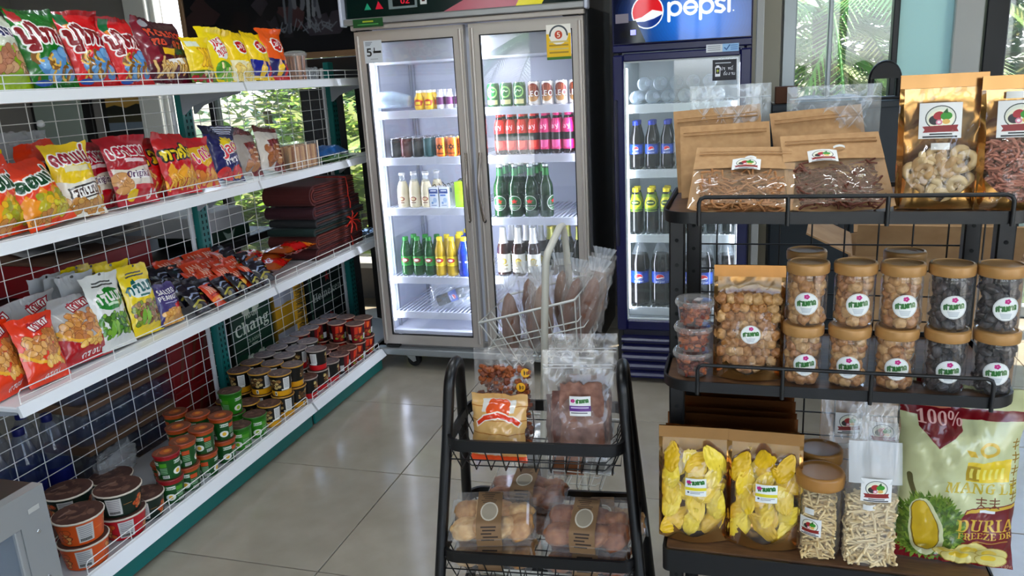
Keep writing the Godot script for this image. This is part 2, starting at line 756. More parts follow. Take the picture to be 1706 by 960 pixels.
	for q in [[-0.163, 1.175], [1.012, 1.175]]:
		var w = Node3D.new()
		w.name = "window_%d" % k
		w.set_meta("kind", "structure")
		add_child(w)
		k += 1
		for s in [-1, 1]:
			part(w, "frame_bar", Geo.new().box(V(X1 + 0.05, 1.255, q[0] + s * (q[1] / 2 - 0.025)), V(0.07, 2.39, 0.05), 0.004), alu)
			part(w, "frame_bar", Geo.new().box(V(X1 + 0.05, 1.255 + s * 1.17, q[0]), V(0.06, 0.05, q[1] - 0.1), 0.004), alu)
		part(w, "pane", Geo.new().box(V(X1 + 0.05, 1.255, q[0]), V(0.006, 2.29, q[1] - 0.1)), clear)
	# pale trim beside the cola cooler
	struct("trim_1", Geo.new().box(V(0.075, 1.35, Z0 + 0.03), V(0.16, 2.7, 0.06), 0.004), mat(Color(0.72, 0.70, 0.63), 0.7))
	struct("trim_2", Geo.new().box(V(0.045, 1.3, -4.02), V(0.035, 2.6, 0.04), 0.004), white)
	struct("baseboard_right", Geo.new().box(V(X1 - 0.006, 0.05, -2.7), V(0.012, 0.1, 3.7), 0.002), white)
	# unseen ceiling tubes added as fill light, each with an area light below
	for q in [[-1.0, -0.4], [0.9, -1.6], [-1.0, -2.4]]:
		var t = thing("ceiling_lamp", ["unseen ceiling tube lamp added as fill light over the middle of the shop", "unseen ceiling tube lamp added as fill light above the black snack rack", "unseen ceiling tube lamp added as fill light close to the drink coolers"][[-0.4, -1.6, -2.4].find(q[1])], "lamp", V(q[0], HC - 0.09, q[1]))
		part(t, "housing", Geo.new().box(V(0, 0.06, 0), V(1.24, 0.05, 0.10), 0.01), mat(Color(0.85, 0.85, 0.85), 0.5))
		part(t, "tube", Geo.new().tube([V(-0.6, 0.012, 0), V(0.6, 0.012, 0)], 0.014, 10), glow(Color(0.94, 0.97, 1.0), 6.0))
		var l = AreaLight3D.new()
		l.name = "lamp_light"
		l.area_size = Vector2(1.2, 0.06)
		l.light_color = Color(0.94, 0.97, 1.0)
		l.light_energy = FILL_LAMP_ENERGY
		l.area_range = 12.0
		l.area_attenuation = 2.0
		l.shadow_enabled = true
		t.add_child(l)
		l.position = V(0, -0.01, 0)
		l.rotation.x = -PI / 2


const FILL_LAMP_ENERGY := 1.2


func leaf_geo(count: int, size: float, area: Vector3, seed_: int, droop := 0.3) -> Geo:
	var g = Geo.new()
	var r = RandomNumberGenerator.new()
	r.seed = seed_
	for k in count:
		var d = V(r.randf_range(-1, 1), r.randf_range(-1, 1), r.randf_range(-1, 1))
		if d.length() > 1.0:
			d = d.normalized() * r.randf_range(0.6, 1.0)
		var p = d * area
		var yaw = r.randf() * TAU
		var f = V(cos(yaw), r.randf_range(-droop, 0.5), sin(yaw)).normalized()
		var sd = f.cross(V(r.randf_range(-0.5, 0.5), 1, r.randf_range(-0.5, 0.5))).normalized()
		var nn = f.cross(sd).normalized()
		var L = size * r.randf_range(0.6, 1.3)
		var a = g.vert(p, nn, Vector2(0.5, 1))
		g.vert(p + f * L * 0.45 + sd * L * 0.2 - nn * L * 0.04, nn, Vector2(0, 0.5))
		g.vert(p + f * L - nn * L * 0.12, nn, Vector2(0.5, 0))
		g.vert(p + f * L * 0.45 - sd * L * 0.2 - nn * L * 0.04, nn, Vector2(1, 0.5))
		g.face(a, a + 1, a + 2)
		g.face(a, a + 2, a + 3)
	return g


func leaf_mat(c: Color, back := 0.8) -> StandardMaterial3D:
	var m = StandardMaterial3D.new()
	m.albedo_color = c
	m.roughness = 0.55
	m.backlight_enabled = true
	m.backlight = Color(back, back, back * 0.7)
	return m


func build_outside() -> void:
	struct("ground", Geo.new().box(V(0, -0.2, 0), V(60, 0.1, 60)), mat(Color(0.20, 0.26, 0.10), 0.95))
	struct("pavement", Geo.new().box(V(0, -0.13, 8.1), V(30, 0.04, 9.9)).box(V(8.0, -0.13, 0), V(10.4, 0.04, 6.2)), mat(Color(0.72, 0.70, 0.66), 0.9))
	var greens = [leaf_mat(Color(0.36, 0.50, 0.07), 0.5), leaf_mat(Color(0.16, 0.34, 0.09), 0.4), leaf_mat(Color(0.44, 0.56, 0.14), 0.5), leaf_mat(Color(0.13, 0.32, 0.10), 0.4)]
	var palm = leaf_mat(Color(0.28, 0.54, 0.16), 0.55)
	var bark = mat(Color(0.30, 0.23, 0.16), 0.9)
	# shrubs outside the garden window
	var sp = [
		[-3.95, 1.35, -6.1, 0.55, 1.0, 0, "bright yellow-green leafy shrub standing against the window, leaves beside its pale jamb"],
		[-3.25, 0.95, -5.9, 0.45, 0.75, 2, "pale lime leafy shrub outside the window, above the newspapers behind the shelving"],
		[-2.75, 1.05, -6.6, 0.60, 0.85, 1, "mid green leafy shrub outside the middle of the garden window"],
		[-2.2, 0.55, -5.7, 0.35, 0.45, 0, "low yellow-green shrub outside the window by the cloth stack"],
		[-4.2, 1.7, -8.2, 1.1, 1.6, 3, "tall dark green tree farther out beyond the garden window"],
		[-1.6, 1.9, -8.8, 1.2, 1.8, 1, "tall mid green tree far outside behind the steel drink cooler"],
		[-3.1, 1.5, -7.6, 1.0, 1.5, 1, "broad mid green bush behind the shrubs outside the garden window"],
		[0.5, 1.3, -9.4, 1.3, 1.8, 3, "dark green hedge bush far outside behind the palms"],
		[1.9, 1.4, -8.9, 1.2, 1.8, 1, "mid green hedge bush far outside beyond the frosted pane"],
		[3.2, 1.4, -9.6, 1.4, 1.9, 3, "dark green hedge bush far outside at the glazing's end"],
		[-0.7, 1.5, -10.2, 1.2, 1.8, 3, "dark green hedge bush far outside behind the cola cooler"],
		[-4.3, 0.55, -5.35, 0.40, 0.65, 1, "low green bush under the garden window, farthest from the coolers"],
		[-3.7, 0.50, -5.25, 0.38, 0.60, 0, "low yellow-green bush under the window's pale jamb"],
		[-3.15, 0.45, -5.3, 0.40, 0.55, 1, "low green bush under the middle of the garden window"],
		[-2.65, 0.62, -5.2, 0.36, 0.75, 2, "pale lime bush close to the window beside the folded cloths"],
		[-3.4, 0.3, -6.3, 0.7, 0.5, 1, "low spreading green bush a few steps beyond the window"],
		[-4.6, 0.3, -6.6, 0.7, 0.5, 0, "low spreading yellow-green bush beyond the window's far end"]]
	for q in sp:
		var t = thing("garden_shrub", q[6], "shrub", V(q[0], -0.15, q[2]), 0.0, "plants outside the windows")
		var f = part(t, "foliage", leaf_geo(1100 if q[3] < 0.7 else 2600, 0.15 if q[3] < 0.7 else 0.24, V(q[3], q[4] * 0.75, q[3]), int(q[0] * -100)), greens[q[5]], V(0, q[1], 0))
		as_stuff(f)
		part(t, "stem", Geo.new().tube([V(0, 0, 0), V(0.04, q[1] * 0.5, 0.02), V(-0.02, q[1], 0)], 0.035, 6), bark)
	# palms outside the back right glazing and by the shop front
	var pl = [[0.55, -7.0, 1.9, "feathery palm outside the glazed door between its aluminium bars"], [1.35, -7.2, 2.3, "taller palm farther out beyond the frosted pane"], [0.05, -7.4, 1.6, "low palm outside the door close to the pale trim"], [-2.75, 4.9, 2.0, "palm outside the shop front, mirrored in the steel cooler's glass"]]
	for q in pl:
		var t = thing("garden_palm", q[3], "palm", V(q[0], -0.15, q[1]), 0.0, "plants outside the windows")
		part(t, "trunk", Geo.new().tube([V(0, 0, 0), V(0.03, q[2] * 0.5, 0), V(0, q[2], 0.02)], 0.08, 8), bark)
		for k in 13:
			var g = Geo.new()
			var a = TAU * k / 13.0 + q[0]
			var rise = 0.9 - 0.8 * ((k * 5) % 13) / 13.0
			var dir = V(cos(a), 0, sin(a))
			var pts = []
			for s in 9:
				var u = s / 8.0
				pts.append(V(0, q[2], 0) + dir * (1.5 * u) + Vector3.UP * (rise * 1.3 * u - 1.5 * u * u))
			g.tube(pts, 0.012, 4)
			for s in 40:
				var u = 0.08 + 0.92 * s / 40.0
				var p = V(0, q[2], 0) + dir * (1.5 * u) + Vector3.UP * (rise * 1.3 * u - 1.5 * u * u)
				for sd in [-1.0, 1.0]:
					var side = dir.cross(Vector3.UP) * sd
					var tip = p + side * 0.42 * (1.0 - u * 0.6) + dir * 0.22 - Vector3.UP * 0.16
					var w = dir * 0.018
					var nn = (tip - p).cross(w).normalized()
					var b = g.vert(p - w, nn)
					g.vert(p + w, nn)
					g.vert(tip, nn)
					g.face(b, b + 1, b + 2)
			part(t, "frond", g, palm if k % 3 else greens[0])
	# a low bright house wall far outside, seen past the cloth stack
	solo("garden_wall", "low sunlit orange garden wall far outside behind the cloth stack", "wall", Geo.new().box(V(0, 0.25, 0), V(6, 0.5, 0.15), 0.01), mat(Color(0.80, 0.55, 0.36), 0.9), V(-3.0, -0.15, -13.0))


# ---------------------------------------------------------------- white gondola with teal posts
const GX_BACK := -2.13
const GZ := [-1.47, -2.69, -3.87]
const SHELF := [[1.405, -1.838], [1.03, -1.83], [0.605, -1.82]]


func wire_guard(len: float, height: float, step: float) -> Geo:
	# a fence along -z from 0, standing on y = 0
	var g = Geo.new()
	var r = 0.0017
	var c = 0.008
	g.tube([V(0, 0, 0), V(0, height - c, 0), V(0, height, -c), V(0, height, -len + c), V(0, height - c, -len), V(0, 0, -len)], r, 6)
	g.tube([V(0, height * 0.48, 0), V(0, height * 0.48, -len)], r * 0.8, 5)
	g.tube([V(0, 0.003, 0), V(0, 0.003, -len)], r * 0.8, 5)
	var k = int(len / step)
	for s in range(1, k):
		g.tube([V(0, 0, -len * s / k), V(0, height, -len * s / k)], r * 0.8, 5)
	return g


func build_gondola() -> void:
	var white = mat(Color(0.88, 0.89, 0.90), 0.30)
	var wire = mat(Color(0.90, 0.90, 0.89), 0.35)
	var teal = mat(Color(0.02, 0.42, 0.40), 0.4)
	var hole = mat(Color(0.01, 0.10, 0.10), 0.9)
	var grey = mat(Color(0.62, 0.64, 0.67), 0.4)
	var labels = ["white metal gondola bay with teal posts carrying the large chip bags, nearer the camera", "white metal gondola bay with teal posts ending beside the steel cooler"]
	for b in 2:
		var z0: float = GZ[b]
		var z1: float = GZ[b + 1]
		var L = z0 - z1 - 0.012
		var t = thing("gondola_shelving", labels[b], "shelving", V(0, 0, z0 - 0.006), 0.0, "gondola bays")
		# posts (the far post of each bay, plus the near one of the first)
		for e in ([0, 1] if b == 0 else [1]):
			var z = -L * e
			if b == 0 and e == 0:
				z = -0.02
			var p = part(t, "post", Geo.new().box(V(-2.115, 0.75, z), V(0.032, 1.5, 0.055), 0.003), teal)
			var slots = Geo.new()
			for y in range(4, 58):
				for s in [-1, 1]:
					slots.box(V(-2.0985, 0.025 * y, z + s * 0.012), V(0.0016, 0.013, 0.006))
			as_stuff(part(p, "slots", slots, hole))
		# wire back panel with its flat side frames
		var g = Geo.new()
		var n = int(round(L / 0.1))
		for s in range(1, n):
			g.tube([V(GX_BACK, 0.11, -L * s / n), V(GX_BACK, 1.47, -L * s / n)], 0.0016, 5)
		for s in 28:
			g.tube([V(GX_BACK + 0.003, 0.115 + 0.05 * s, -0.03), V(GX_BACK + 0.003, 0.115 + 0.05 * s, -L + 0.03)], 0.0016, 5)
		as_stuff(part(t, "wire_back_panel", g, wire))
		for z in [-0.045, -L + 0.045]:
			part(t, "panel_edge", Geo.new().box(V(GX_BACK, 0.79, z), V(0.012, 1.36, 0.018), 0.002), white)
		# three shelves: tray with lip, brackets, wire guard
		for k in 3:
			var y: float = SHELF[k][0]
			var xf: float = SHELF[k][1]
			var d = xf + 2.10
			var sh = part(t, "shelf", Geo.new().box(V(xf - d / 2, y - 0.008, -L / 2), V(d, 0.016, L), 0.003), white)
			part(sh, "lip", Geo.new().prism(PackedVector2Array([Vector2(xf - 0.004, y + 0.004), Vector2(xf + 0.004, y + 0.004), Vector2(xf + 0.014, y - 0.027), Vector2(xf + 0.002, y - 0.029), Vector2(xf - 0.004, y - 0.01)]), -L, 0.0), white)
			part(sh, "wire_guard", wire_guard(L - 0.03, 0.04, 0.155), wire, V(xf - 0.004, y + 0.003, -0.015))
			for e in 2:
				var zb = -0.028 if e == 0 else -L + 0.028
				part(sh, "bracket", Geo.new().prism(PackedVector2Array([Vector2(-2.10, y - 0.016), Vector2(xf - 0.03, y - 0.016), Vector2(xf - 0.04, y - 0.035), Vector2(-1.97, y - 0.05), Vector2(-2.05, y - 0.075), Vector2(-2.09, y - 0.105), Vector2(-2.10, y - 0.105)]), zb - 0.0012, zb + 0.0012), grey)
		# base deck, sloping price lip, kick board
		# the far bay's wide base stops at the cooler; a narrower deck runs on behind it
		var Lb = L if b == 0 else minf(L, z0 - 0.006 + 3.366)
		var deck = Geo.new().box(V(-1.91, 0.095, -Lb / 2), V(0.40, 0.016, Lb), 0.003)
		if Lb < L:
			deck.box(V(-1.95, 0.095, -(Lb + L) / 2), V(0.32, 0.016, L - Lb), 0.003)
		var dk = part(t, "base_deck", deck, mat(Color(0.66, 0.67, 0.69), 0.35))
		part(dk, "lip", Geo.new().prism(PackedVector2Array([Vector2(-1.722, 0.108), Vector2(-1.712, 0.108), Vector2(-1.690, 0.076), Vector2(-1.696, 0.072), Vector2(-1.722, 0.09)]), -Lb, 0.0), white)
		part(dk, "wire_guard", wire_guard(Lb - 0.03, 0.04, 0.155), wire, V(-1.722, 0.106, -0.015))
		part(t, "kick_board", Geo.new().box(V(-1.722, 0.043, -Lb / 2), V(0.012, 0.070, Lb - 0.01), 0.002), teal)
		for z in [-0.02, -L + 0.02]:
			part(t, "foot", Geo.new().lathe([Vector2(0.0, 0), Vector2(0.018, 0), Vector2(0.018, 0), Vector2(0.016, 0.012), Vector2(0.006, 0.014), Vector2(0.006, 0.09)], 10), hole, V(-1.80, 0, z))
			part(t, "base_bracket", Geo.new().box(V(-1.96, 0.05, z), V(0.30, 0.07, 0.006)), teal)


func carton_print(kind: int) -> ImageTexture:
	var p: Paint
	if kind == 0:
		p = Paint.new(320, 232, Color(0.02, 0.22, 0.14))
		var gold = Color(0.80, 0.84, 0.76)
		p.arc(160, 110, 82, 0, TAU, 5, Color(0.16, 0.36, 0.26))
		p.arc(160, 110, 66, 0, TAU, 2, Color(0.13, 0.33, 0.23))
		for s in [-1, 1]:
			p.ell(160 + s * 34, 40, 22, 20, gold)
			p.ell(160 + s * 60, 32, 8, 14, gold)
			p.line([[160 + s * 14, 44], [160 + s * 6, 66], [160 + s * 14, 72]], 5, gold)
			for q in 3:
				p.line([[160 + s * (22 + q * 14), 52], [160 + s * (22 + q * 14), 72]], 7, gold)
		p.text(FR, "Chang", 160, 122, 64, Color(0.90, 0.93, 0.87), -0.05)
		p.text(FR, "CLASSIC", 160, 192, 20, gold)
		p.rect(136, 212, 48, 5, gold)
	elif kind == 1:
		p = Paint.new(300, 232, Color(0.86, 0.64, 0.06))
		p.rect(0, 0, 190, 80, Color(0.72, 0.74, 0.80))
		p.poly([[0, 80], [190, 80], [190, 96], [120, 90], [60, 100], [0, 92]], Color(0.72, 0.74, 0.80))
		p.rect(190, 0, 110, 232, Color(0.78, 0.58, 0.10))
		var r = RandomNumberGenerator.new()
		r.seed = 5
		for k in 26:
			var y = 12 + k * 8.4
			p.line([[200 + r.randf() * 16, y], [225 + r.randf() * 20, y + r.randf_range(-10, 10)], [262, y + r.randf_range(-8, 8)], [292, y + r.randf_range(-12, 12)]], 4, Color(0.22, 0.17, 0.08))
	else:
		p = Paint.new(360, 232, Color(0.02, 0.12, 0.09))
		var star = []
		for k in 10:
			var rr = 36.0 if k % 2 == 0 else 15.0
			star.append([200 + sin(TAU * k / 10) * rr, 62 - cos(TAU * k / 10) * rr])
		p.poly(star, Color(0.72, 0.10, 0.12))
		p.text(FR, "Heineken", 190, 150, 50, Color(0.80, 0.84, 0.80), -0.04)
		p.rect(110, 196, 160, 16, Color(0.16, 0.30, 0.22))
		p.rect(0, 0, 16, 232, Color(0.30, 0.45, 0.36))
	return p.tex()


func build_behind_gondola() -> void:
	# printed beer cartons standing behind the wire panel; a low plinth lifts them
	var faces = [[0, -3.02, 0.33, "dark green carton printed with white elephants standing behind the wire panel", Color(0.03, 0.16, 0.11)], [1, -3.35, 0.29, "yellow and silver carton behind the wire panel, between two green cartons", Color(0.62, 0.47, 0.10)], [2, -3.71, 0.36, "dark green carton with a red star, behind the wire panel near the cooler", Color(0.03, 0.11, 0.09)]]
	for q in faces:
		for layer in 2:
			var lab: String = q[3]
			if layer == 0:
				lab = lab.replace("carton", "carton under another,")
				lab = ["green carton at floor level under the one printed with elephants", "yellow carton at floor level under the yellow and silver one", "dark green carton at floor level under the one with a star"][q[0]]
			var t = thing("beer_carton", lab, "carton", V(-2.31, 0.22 * layer + 0.001, q[1]), PI / 2, "cartons behind the gondola")
			part(t, "box_body", Geo.new().box(V(0, 0.1095, -0.002), V(q[2] - 0.006, 0.218, 0.25), 0.003), mat(q[4], 0.5))
			part(t, "printed_face", Geo.new().sheet(1, 1, func(u, v): return V((u - 0.5) * (q[2] - 0.012), 0.004 + v * 0.21, 0.1238)), mat(Color.WHITE, 0.45, 0.0, carton_tex(q[0])))
	# red soft drink cartons
	for k in 2:
		var t = thing("soda_carton", ["dark red carton behind the wire panel beside the teal post", "dark red carton at floor level beside the teal post"][1 - k], "carton", V(-2.31, 0.21 * k + 0.001, -2.59), PI / 2, "cartons behind the gondola")
		part(t, "box_body", Geo.new().box(V(0, 0.104, 0), V(0.26, 0.208, 0.25), 0.003), mat(Color(0.50, 0.03, 0.05), 0.45))
		var g = Geo.new()
		for s in 3:
			g.prism(PackedVector2Array([Vector2(-0.10 + s * 0.07, 0.02), Vector2(-0.085 + s * 0.07, 0.02), Vector2(-0.03 + s * 0.07, 0.19), Vector2(-0.05 + s * 0.07, 0.19)]), 0.1255, 0.1262)
		part(t, "printed_stripes", g, mat(Color(0.42, 0.20, 0.12), 0.5))
	# shrink-wrapped water packs in kraft trays and loose big bottles
	var bottle = Geo.new().lathe([Vector2(0.0, 0.004), Vector2(0.026, 0.0), Vector2(0.030, 0.006), Vector2(0.030, 0.05), Vector2(0.0285, 0.055), Vector2(0.030, 0.06), Vector2(0.030, 0.10), Vector2(0.024, 0.125), Vector2(0.013, 0.145), Vector2(0.013, 0.15)], 12).mesh()
	var cap = Geo.new().lathe([Vector2(0.014, 0.148), Vector2(0.0145, 0.150), Vector2(0.0145, 0.162), Vector2(0.013, 0.165), Vector2(0.0, 0.165)], 10).mesh()
	var pet = glass(Color(0.30, 0.38, 0.55), 0.16, 0.06)
	var capm = mat(Color(0.35, 0.45, 0.62), 0.4)
	var film = glass(Color(0.40, 0.48, 0.60), 0.05, 0.10)
	var kraft = mat(Color(0.46, 0.34, 0.25), 0.85)
	var packs = [[-2.13, 0.0, 0], [-2.13, 0.155, 0], [-2.13, 0.31, 0], [-2.38, 0.0, 1], [-2.38, 0.155, 1], [-2.38, 0.31, 1]]
	var level = ["lowest", "middle", "upper"]
	for q in packs:
		var lv: int = int(round(q[1] / 0.155))
		var t = thing("water_pack", "%s wrapped water pack in the stack behind the wire by the %s" % [level[lv], ["noodle bowls", "red cartons"][q[2]]], "water pack", V(-2.30, q[1] + 0.001, q[0]), 0.0, "water packs behind the gondola")
		part(t, "tray", Geo.new().box(V(0, 0.018, 0), V(0.206, 0.034, 0.236), 0.002), kraft)
		for a in 3:
			for b in 4:
				var o = part(t, "bottle", bottle, pet, V(-0.065 + a * 0.065, 0.036, -0.09 + b * 0.06))
				o.scale = V(0.92, 0.66, 0.92)
		part(t, "wrap_film", Geo.new().box(V(0, 0.092, 0), V(0.21, 0.116, 0.24), 0.012), film)
	# big water bottles with dark blue caps
	var big = Geo.new().lathe([Vector2(0, 0.004), Vector2(0.044, 0.0), Vector2(0.05, 0.01), Vector2(0.05, 0.08), Vector2(0.047, 0.09), Vector2(0.05, 0.10), Vector2(0.05, 0.19), Vector2(0.046, 0.20), Vector2(0.05, 0.21), Vector2(0.048, 0.25), Vector2(0.030, 0.31), Vector2(0.016, 0.345)], 14).mesh()
	var bcap = Geo.new().lathe([Vector2(0.0175, 0.34), Vector2(0.0185, 0.342), Vector2(0.0185, 0.362), Vector2(0.016, 0.366), Vector2(0, 0.366)], 12).mesh()
	var blue_cap = mat(Color(0.03, 0.07, 0.36), 0.4)
	var lbl = Geo.new().lathe([Vector2(0.0506, 0.11), Vector2(0.0506, 0.185)], 14).mesh()
	var i = 0
	for a in 2:
		for b in 4:
			for lv in 1:
				var t = thing("water_bottle", "large clear water bottle with dark blue cap, %s of the %s row behind the wire" % [["first", "second", "third", "fourth"][b], ["front", "rear"][a]], "bottle", V(-2.24 - a * 0.11, 0.001, -1.58 - b * 0.11), 0.0, "big water bottles behind the gondola")
				part(t, "body", big, pet)
				part(t, "cap", bcap, blue_cap)
				part(t, "label", lbl, mat(Color(0.05, 0.10, 0.42), 0.4))
				i += 1
	# a low dark counter behind, carrying boxes and papers
	var t = thing("storage_table", "low dark storage table behind the gondola carrying boxes and papers", "table", V(-2.60, 0, -2.45))
	part(t, "table_top", Geo.new().box(V(0, 0.70, 0), V(0.75, 0.04, 1.9), 0.004), mat(Color(0.05, 0.045, 0.05), 0.5))
	for s in [[-1, -1], [1, -1], [-1, 1], [1, 1]]:
		part(t, "leg", Geo.new().box(V(0.13 if s[0] > 0 else -0.33, 0.34, s[1] * 0.9), V(0.05, 0.68, 0.05), 0.004), mat(Color(0.05, 0.045, 0.05), 0.5))
	var rb = thing("red_box", "flat dark red box with a brown lid seen through the wire panel", "box", V(-2.405, 0.721, -2.28), PI / 2)
	part(rb, "box_body", Geo.new().box(V(0, 0.06, 0), V(0.46, 0.118, 0.36), 0.004), mat(Color(0.50, 0.03, 0.06), 0.45))
	part(rb, "lid", Geo.new().box(V(0, 0.124, 0), V(0.47, 0.012, 0.37), 0.003), mat(Color(0.36, 0.24, 0.18), 0.7))
	var paper = mat(Color(0.62, 0.62, 0.63), 0.8)
	var rr = RandomNumberGenerator.new()
	rr.seed = 77
	for k in 7:
		var ph = rr.randf() * 6.0
		var g = Geo.new().sheet(10, 4, func(u, v): return V((u - 0.5) * 0.34, 0.008 + 0.004 * k + 0.016 * sin(u * 5 + ph) * u, (v - 0.5) * 0.24))
		solo("newspaper", "%s crumpled grey newspaper of the pile on the flat red box" % ["lowest", "second", "third", "fourth", "fifth", "sixth", "topmost"][k], "newspaper", g, paper, V(-2.405 + rr.randf_range(-0.03, 0.03), 0.852 + 0.012 * k, -2.38 + rr.randf_range(-0.10, 0.10)), PI / 2 + rr.randf_range(-0.5, 0.5), "newspapers behind the gondola")
	var cb = thing("green_box", "dark green box under a white one behind the wire, next to the teal post", "box", V(-2.385, 0.721, -3.04), PI / 2)
	part(cb, "box_body", Geo.new().box(V(0, 0.0275, 0), V(0.32, 0.054, 0.26), 0.003), mat(Color(0.02, 0.17, 0.11), 0.5))
	part(cb, "printed_mark", Geo.new().prism(PackedVector2Array([Vector2(-0.02, 0.006), Vector2(0.02, 0.006), Vector2(0.045, 0.05), Vector2(0.01, 0.034), Vector2(-0.01, 0.034), Vector2(-0.045, 0.05)]), 0.1305, 0.1312), mat(Color(0.55, 0.62, 0.58), 0.5))
	solo("white_box", "flat white box lying on the dark green box behind the wire", "box", Geo.new().box(V(0, 0.045, 0), V(0.36, 0.088, 0.27), 0.004), mat(Color(0.70, 0.71, 0.72), 0.6), V(-2.39, 0.777, -2.98), PI / 2)
	# things on the grey wall, seen through the wire
	var pic = thing("sunset_picture", "small framed picture of an orange sunset over dark land on the grey wall", "picture", V(-4.05, 1.16, Z0 + 0.012))
	part(pic, "frame", Geo.new().box(V(0, 0.16, 0), V(0.44, 0.40, 0.024), 0.004), mat(Color(0.03, 0.03, 0.04), 0.4))
	var p = Paint.new(200, 180, Color(0.66, 0.52, 0.24))
	p.rect(0, 0, 200, 40, Color(0.30, 0.34, 0.40))
	p.rect(0, 40, 200, 20, Color(0.52, 0.44, 0.28))
	p.poly([[0, 92], [40, 84], [90, 96], [140, 82], [200, 92], [200, 120], [0, 122]], Color(0.10, 0.11, 0.08))
	p.rect(0, 120, 200, 60, Color(0.24, 0.23, 0.16))
	p.rect(0, 150, 200, 30, Color(0.40, 0.46, 0.52))
	part(pic, "print", Geo.new().sheet(1, 1, func(u, v): return V((u - 0.5) * 0.36, 0.0 + v * 0.32, 0.0135)), mat(Color.WHITE, 0.3, 0.0, p.tex()))
	var wb = thing("wall_board", "pale grey-green board in a dark frame on the wall behind the chip bags", "board", V(-4.62, 1.02, Z0 + 0.015))
	part(wb, "frame", Geo.new().box(V(0, 0.22, 0), V(0.52, 0.50, 0.03), 0.004), mat(Color(0.05, 0.05, 0.06), 0.5))
	part(wb, "board_face", Geo.new().box(V(-0.02, 0.22, 0.016), V(0.42, 0.42, 0.006), 0.001), mat(Color(0.55, 0.60, 0.57), 0.5))
	# dark folding screen with a faint flower print at the far end of the gondola
	var fs = thing("folding_screen", "dark navy folding screen with faint grey flower print beside the steel cooler", "screen", V(-2.20, 0, -4.05))
	var pf = Paint.new(128, 400, Color(0.025, 0.028, 0.05))
	var r = RandomNumberGenerator.new()
	r.seed = 8
	for k in 9:
		var c = Vector2(r.randf_range(15, 113), r.randf_range(20, 380))
		for s in 11:
			var e = c + Vector2.from_angle(TAU * s / 11.0 + r.randf() * 0.3) * r.randf_range(14, 34)
			pf.line([[c.x, c.y], [e.x, e.y]], 1.5, Color(0.12, 0.13, 0.17))
	var pfm = mat(Color.WHITE, 0.55, 0.0, pf.tex())
	for s in 2:
		var leaf = part(fs, "panel", Geo.new().box(V(0.17, 0.69, 0), V(0.235, 1.36, 0.02), 0.004), pfm, V(-0.27, 0.001, 0), V(0, 0.42, 0))
		if s == 1:
			leaf.position = V(0.03, 0.001, -0.135)
			leaf.rotation = V(0, -0.42, 0)
	# framed waterfall poster hanging in front of the window
	var wp = thing("waterfall_poster", "large dark framed poster of a grey waterfall among rocks above the shelving", "poster", V(-2.60, 1.555, Z0 + 0.14))
	var wood = mat(Color(0.55, 0.42, 0.30), 0.5)
	part(wp, "backing", Geo.new().box(V(0, 0.45, 0), V(1.62, 0.88, 0.012)), mat(Color(0.05, 0.05, 0.06), 0.8))
	for s in [-1, 1]:
		part(wp, "frame_bar", Geo.new().box(V(s * 0.805, 0.45, 0.008), V(0.03, 0.90, 0.03), 0.004), wood)
		part(wp, "frame_bar", Geo.new().box(V(0, 0.45 + s * 0.44, 0.008), V(1.64, 0.035, 0.032), 0.004), wood)
		part(wp, "hanging_wire", Geo.new().tube([V(s * 0.6, 0.9, 0), V(s * 0.6, 1.34, 0)], 0.002, 5), mat(Color(0.3, 0.3, 0.3), 0.4, 0.8))
	var w = Paint.new(400, 220, Color(0.035, 0.04, 0.065))
	r.seed = 31
	for k in 60:
		var c = Vector2(r.randf() * 400, r.randf() * 190)
		var b = r.randf_range(0.07, 0.24)
		var pts = []
		for s in 7:
			var e = c + Vector2.from_angle(TAU * s / 7.0) * r.randf_range(8, 34)
			pts.append([e.x, e.y])
		w.poly(pts, Color(b, b * 0.9, b * 1.05) if k % 3 else Color(b * 1.3, b * 0.85, b * 0.9))
	for k in 26:
		var x = 178 + r.randf() * 60
		var y = r.randf() * 120
		w.line([[x, y], [x + r.randf_range(-4, 4), y + 25], [x + r.randf_range(-6, 6), y + 50 + r.randf() * 30]], r.randf_range(4, 10), Color(0.56, 0.57, 0.60).lerp(Color(0.24, 0.25, 0.29), r.randf()))
	for k in 30:
		var x = 160 + r.randf() * 100
		w.line([[x, 182 + r.randf() * 10], [x + r.randf_range(-16, 16), 168 + r.randf() * 18]], 2, Color(0.40, 0.42, 0.46))
	w.rect(0, 196, 400, 24, Color(0.06, 0.065, 0.09))
	part(wp, "print", Geo.new().sheet(1, 1, func(u, v): return V((u - 0.5) * 1.58, 0.03 + v * 0.84, 0.009)), mat(Color.WHITE, 0.25, 0.0, w.tex()))


var carton_cache = {}


func carton_tex(k: int) -> ImageTexture:
	if not carton_cache.has(k):
		carton_cache[k] = carton_print(k)
	return carton_cache[k]


func build_hanging_bag() -> void:
	var o = thing("plastic_bag", "thin white plastic bag tied to the wire panel behind the corn snacks", "bag", V(-2.17, 1.12, -1.95), PI / 2)
	part(o, "bag_sheet", film_bag(0.24, 0.17, 0.06, 611), glass(Color(0.80, 0.81, 0.82), 0.42, 0.2))
	part(o, "knot", lump(5, 0.012, 0.4), mat(Color(0.82, 0.83, 0.84), 0.5), V(0.11, 0.19, 0))


# ---------------------------------------------------------------- drinks
var protos = {}
const ORD := ["first", "second", "third", "fourth", "fifth", "sixth", "seventh", "eighth", "ninth", "tenth", "eleventh", "twelfth"]


func band(y0: float, y1: float, r0: float, r1: float, seg := 18) -> Geo:
	return Geo.new().lathe([Vector2(r0, y0), Vector2(r1, y1)], seg, Vector3.ZERO, 0.0, 1.0, PI)


func proto(called: String, parts: Array) -> Node3D:
	# parts: [name, geo, material]
	var o = Node3D.new()
	o.name = called
	for q in parts:
		part(o, q[0], q[1], q[2])
	return o


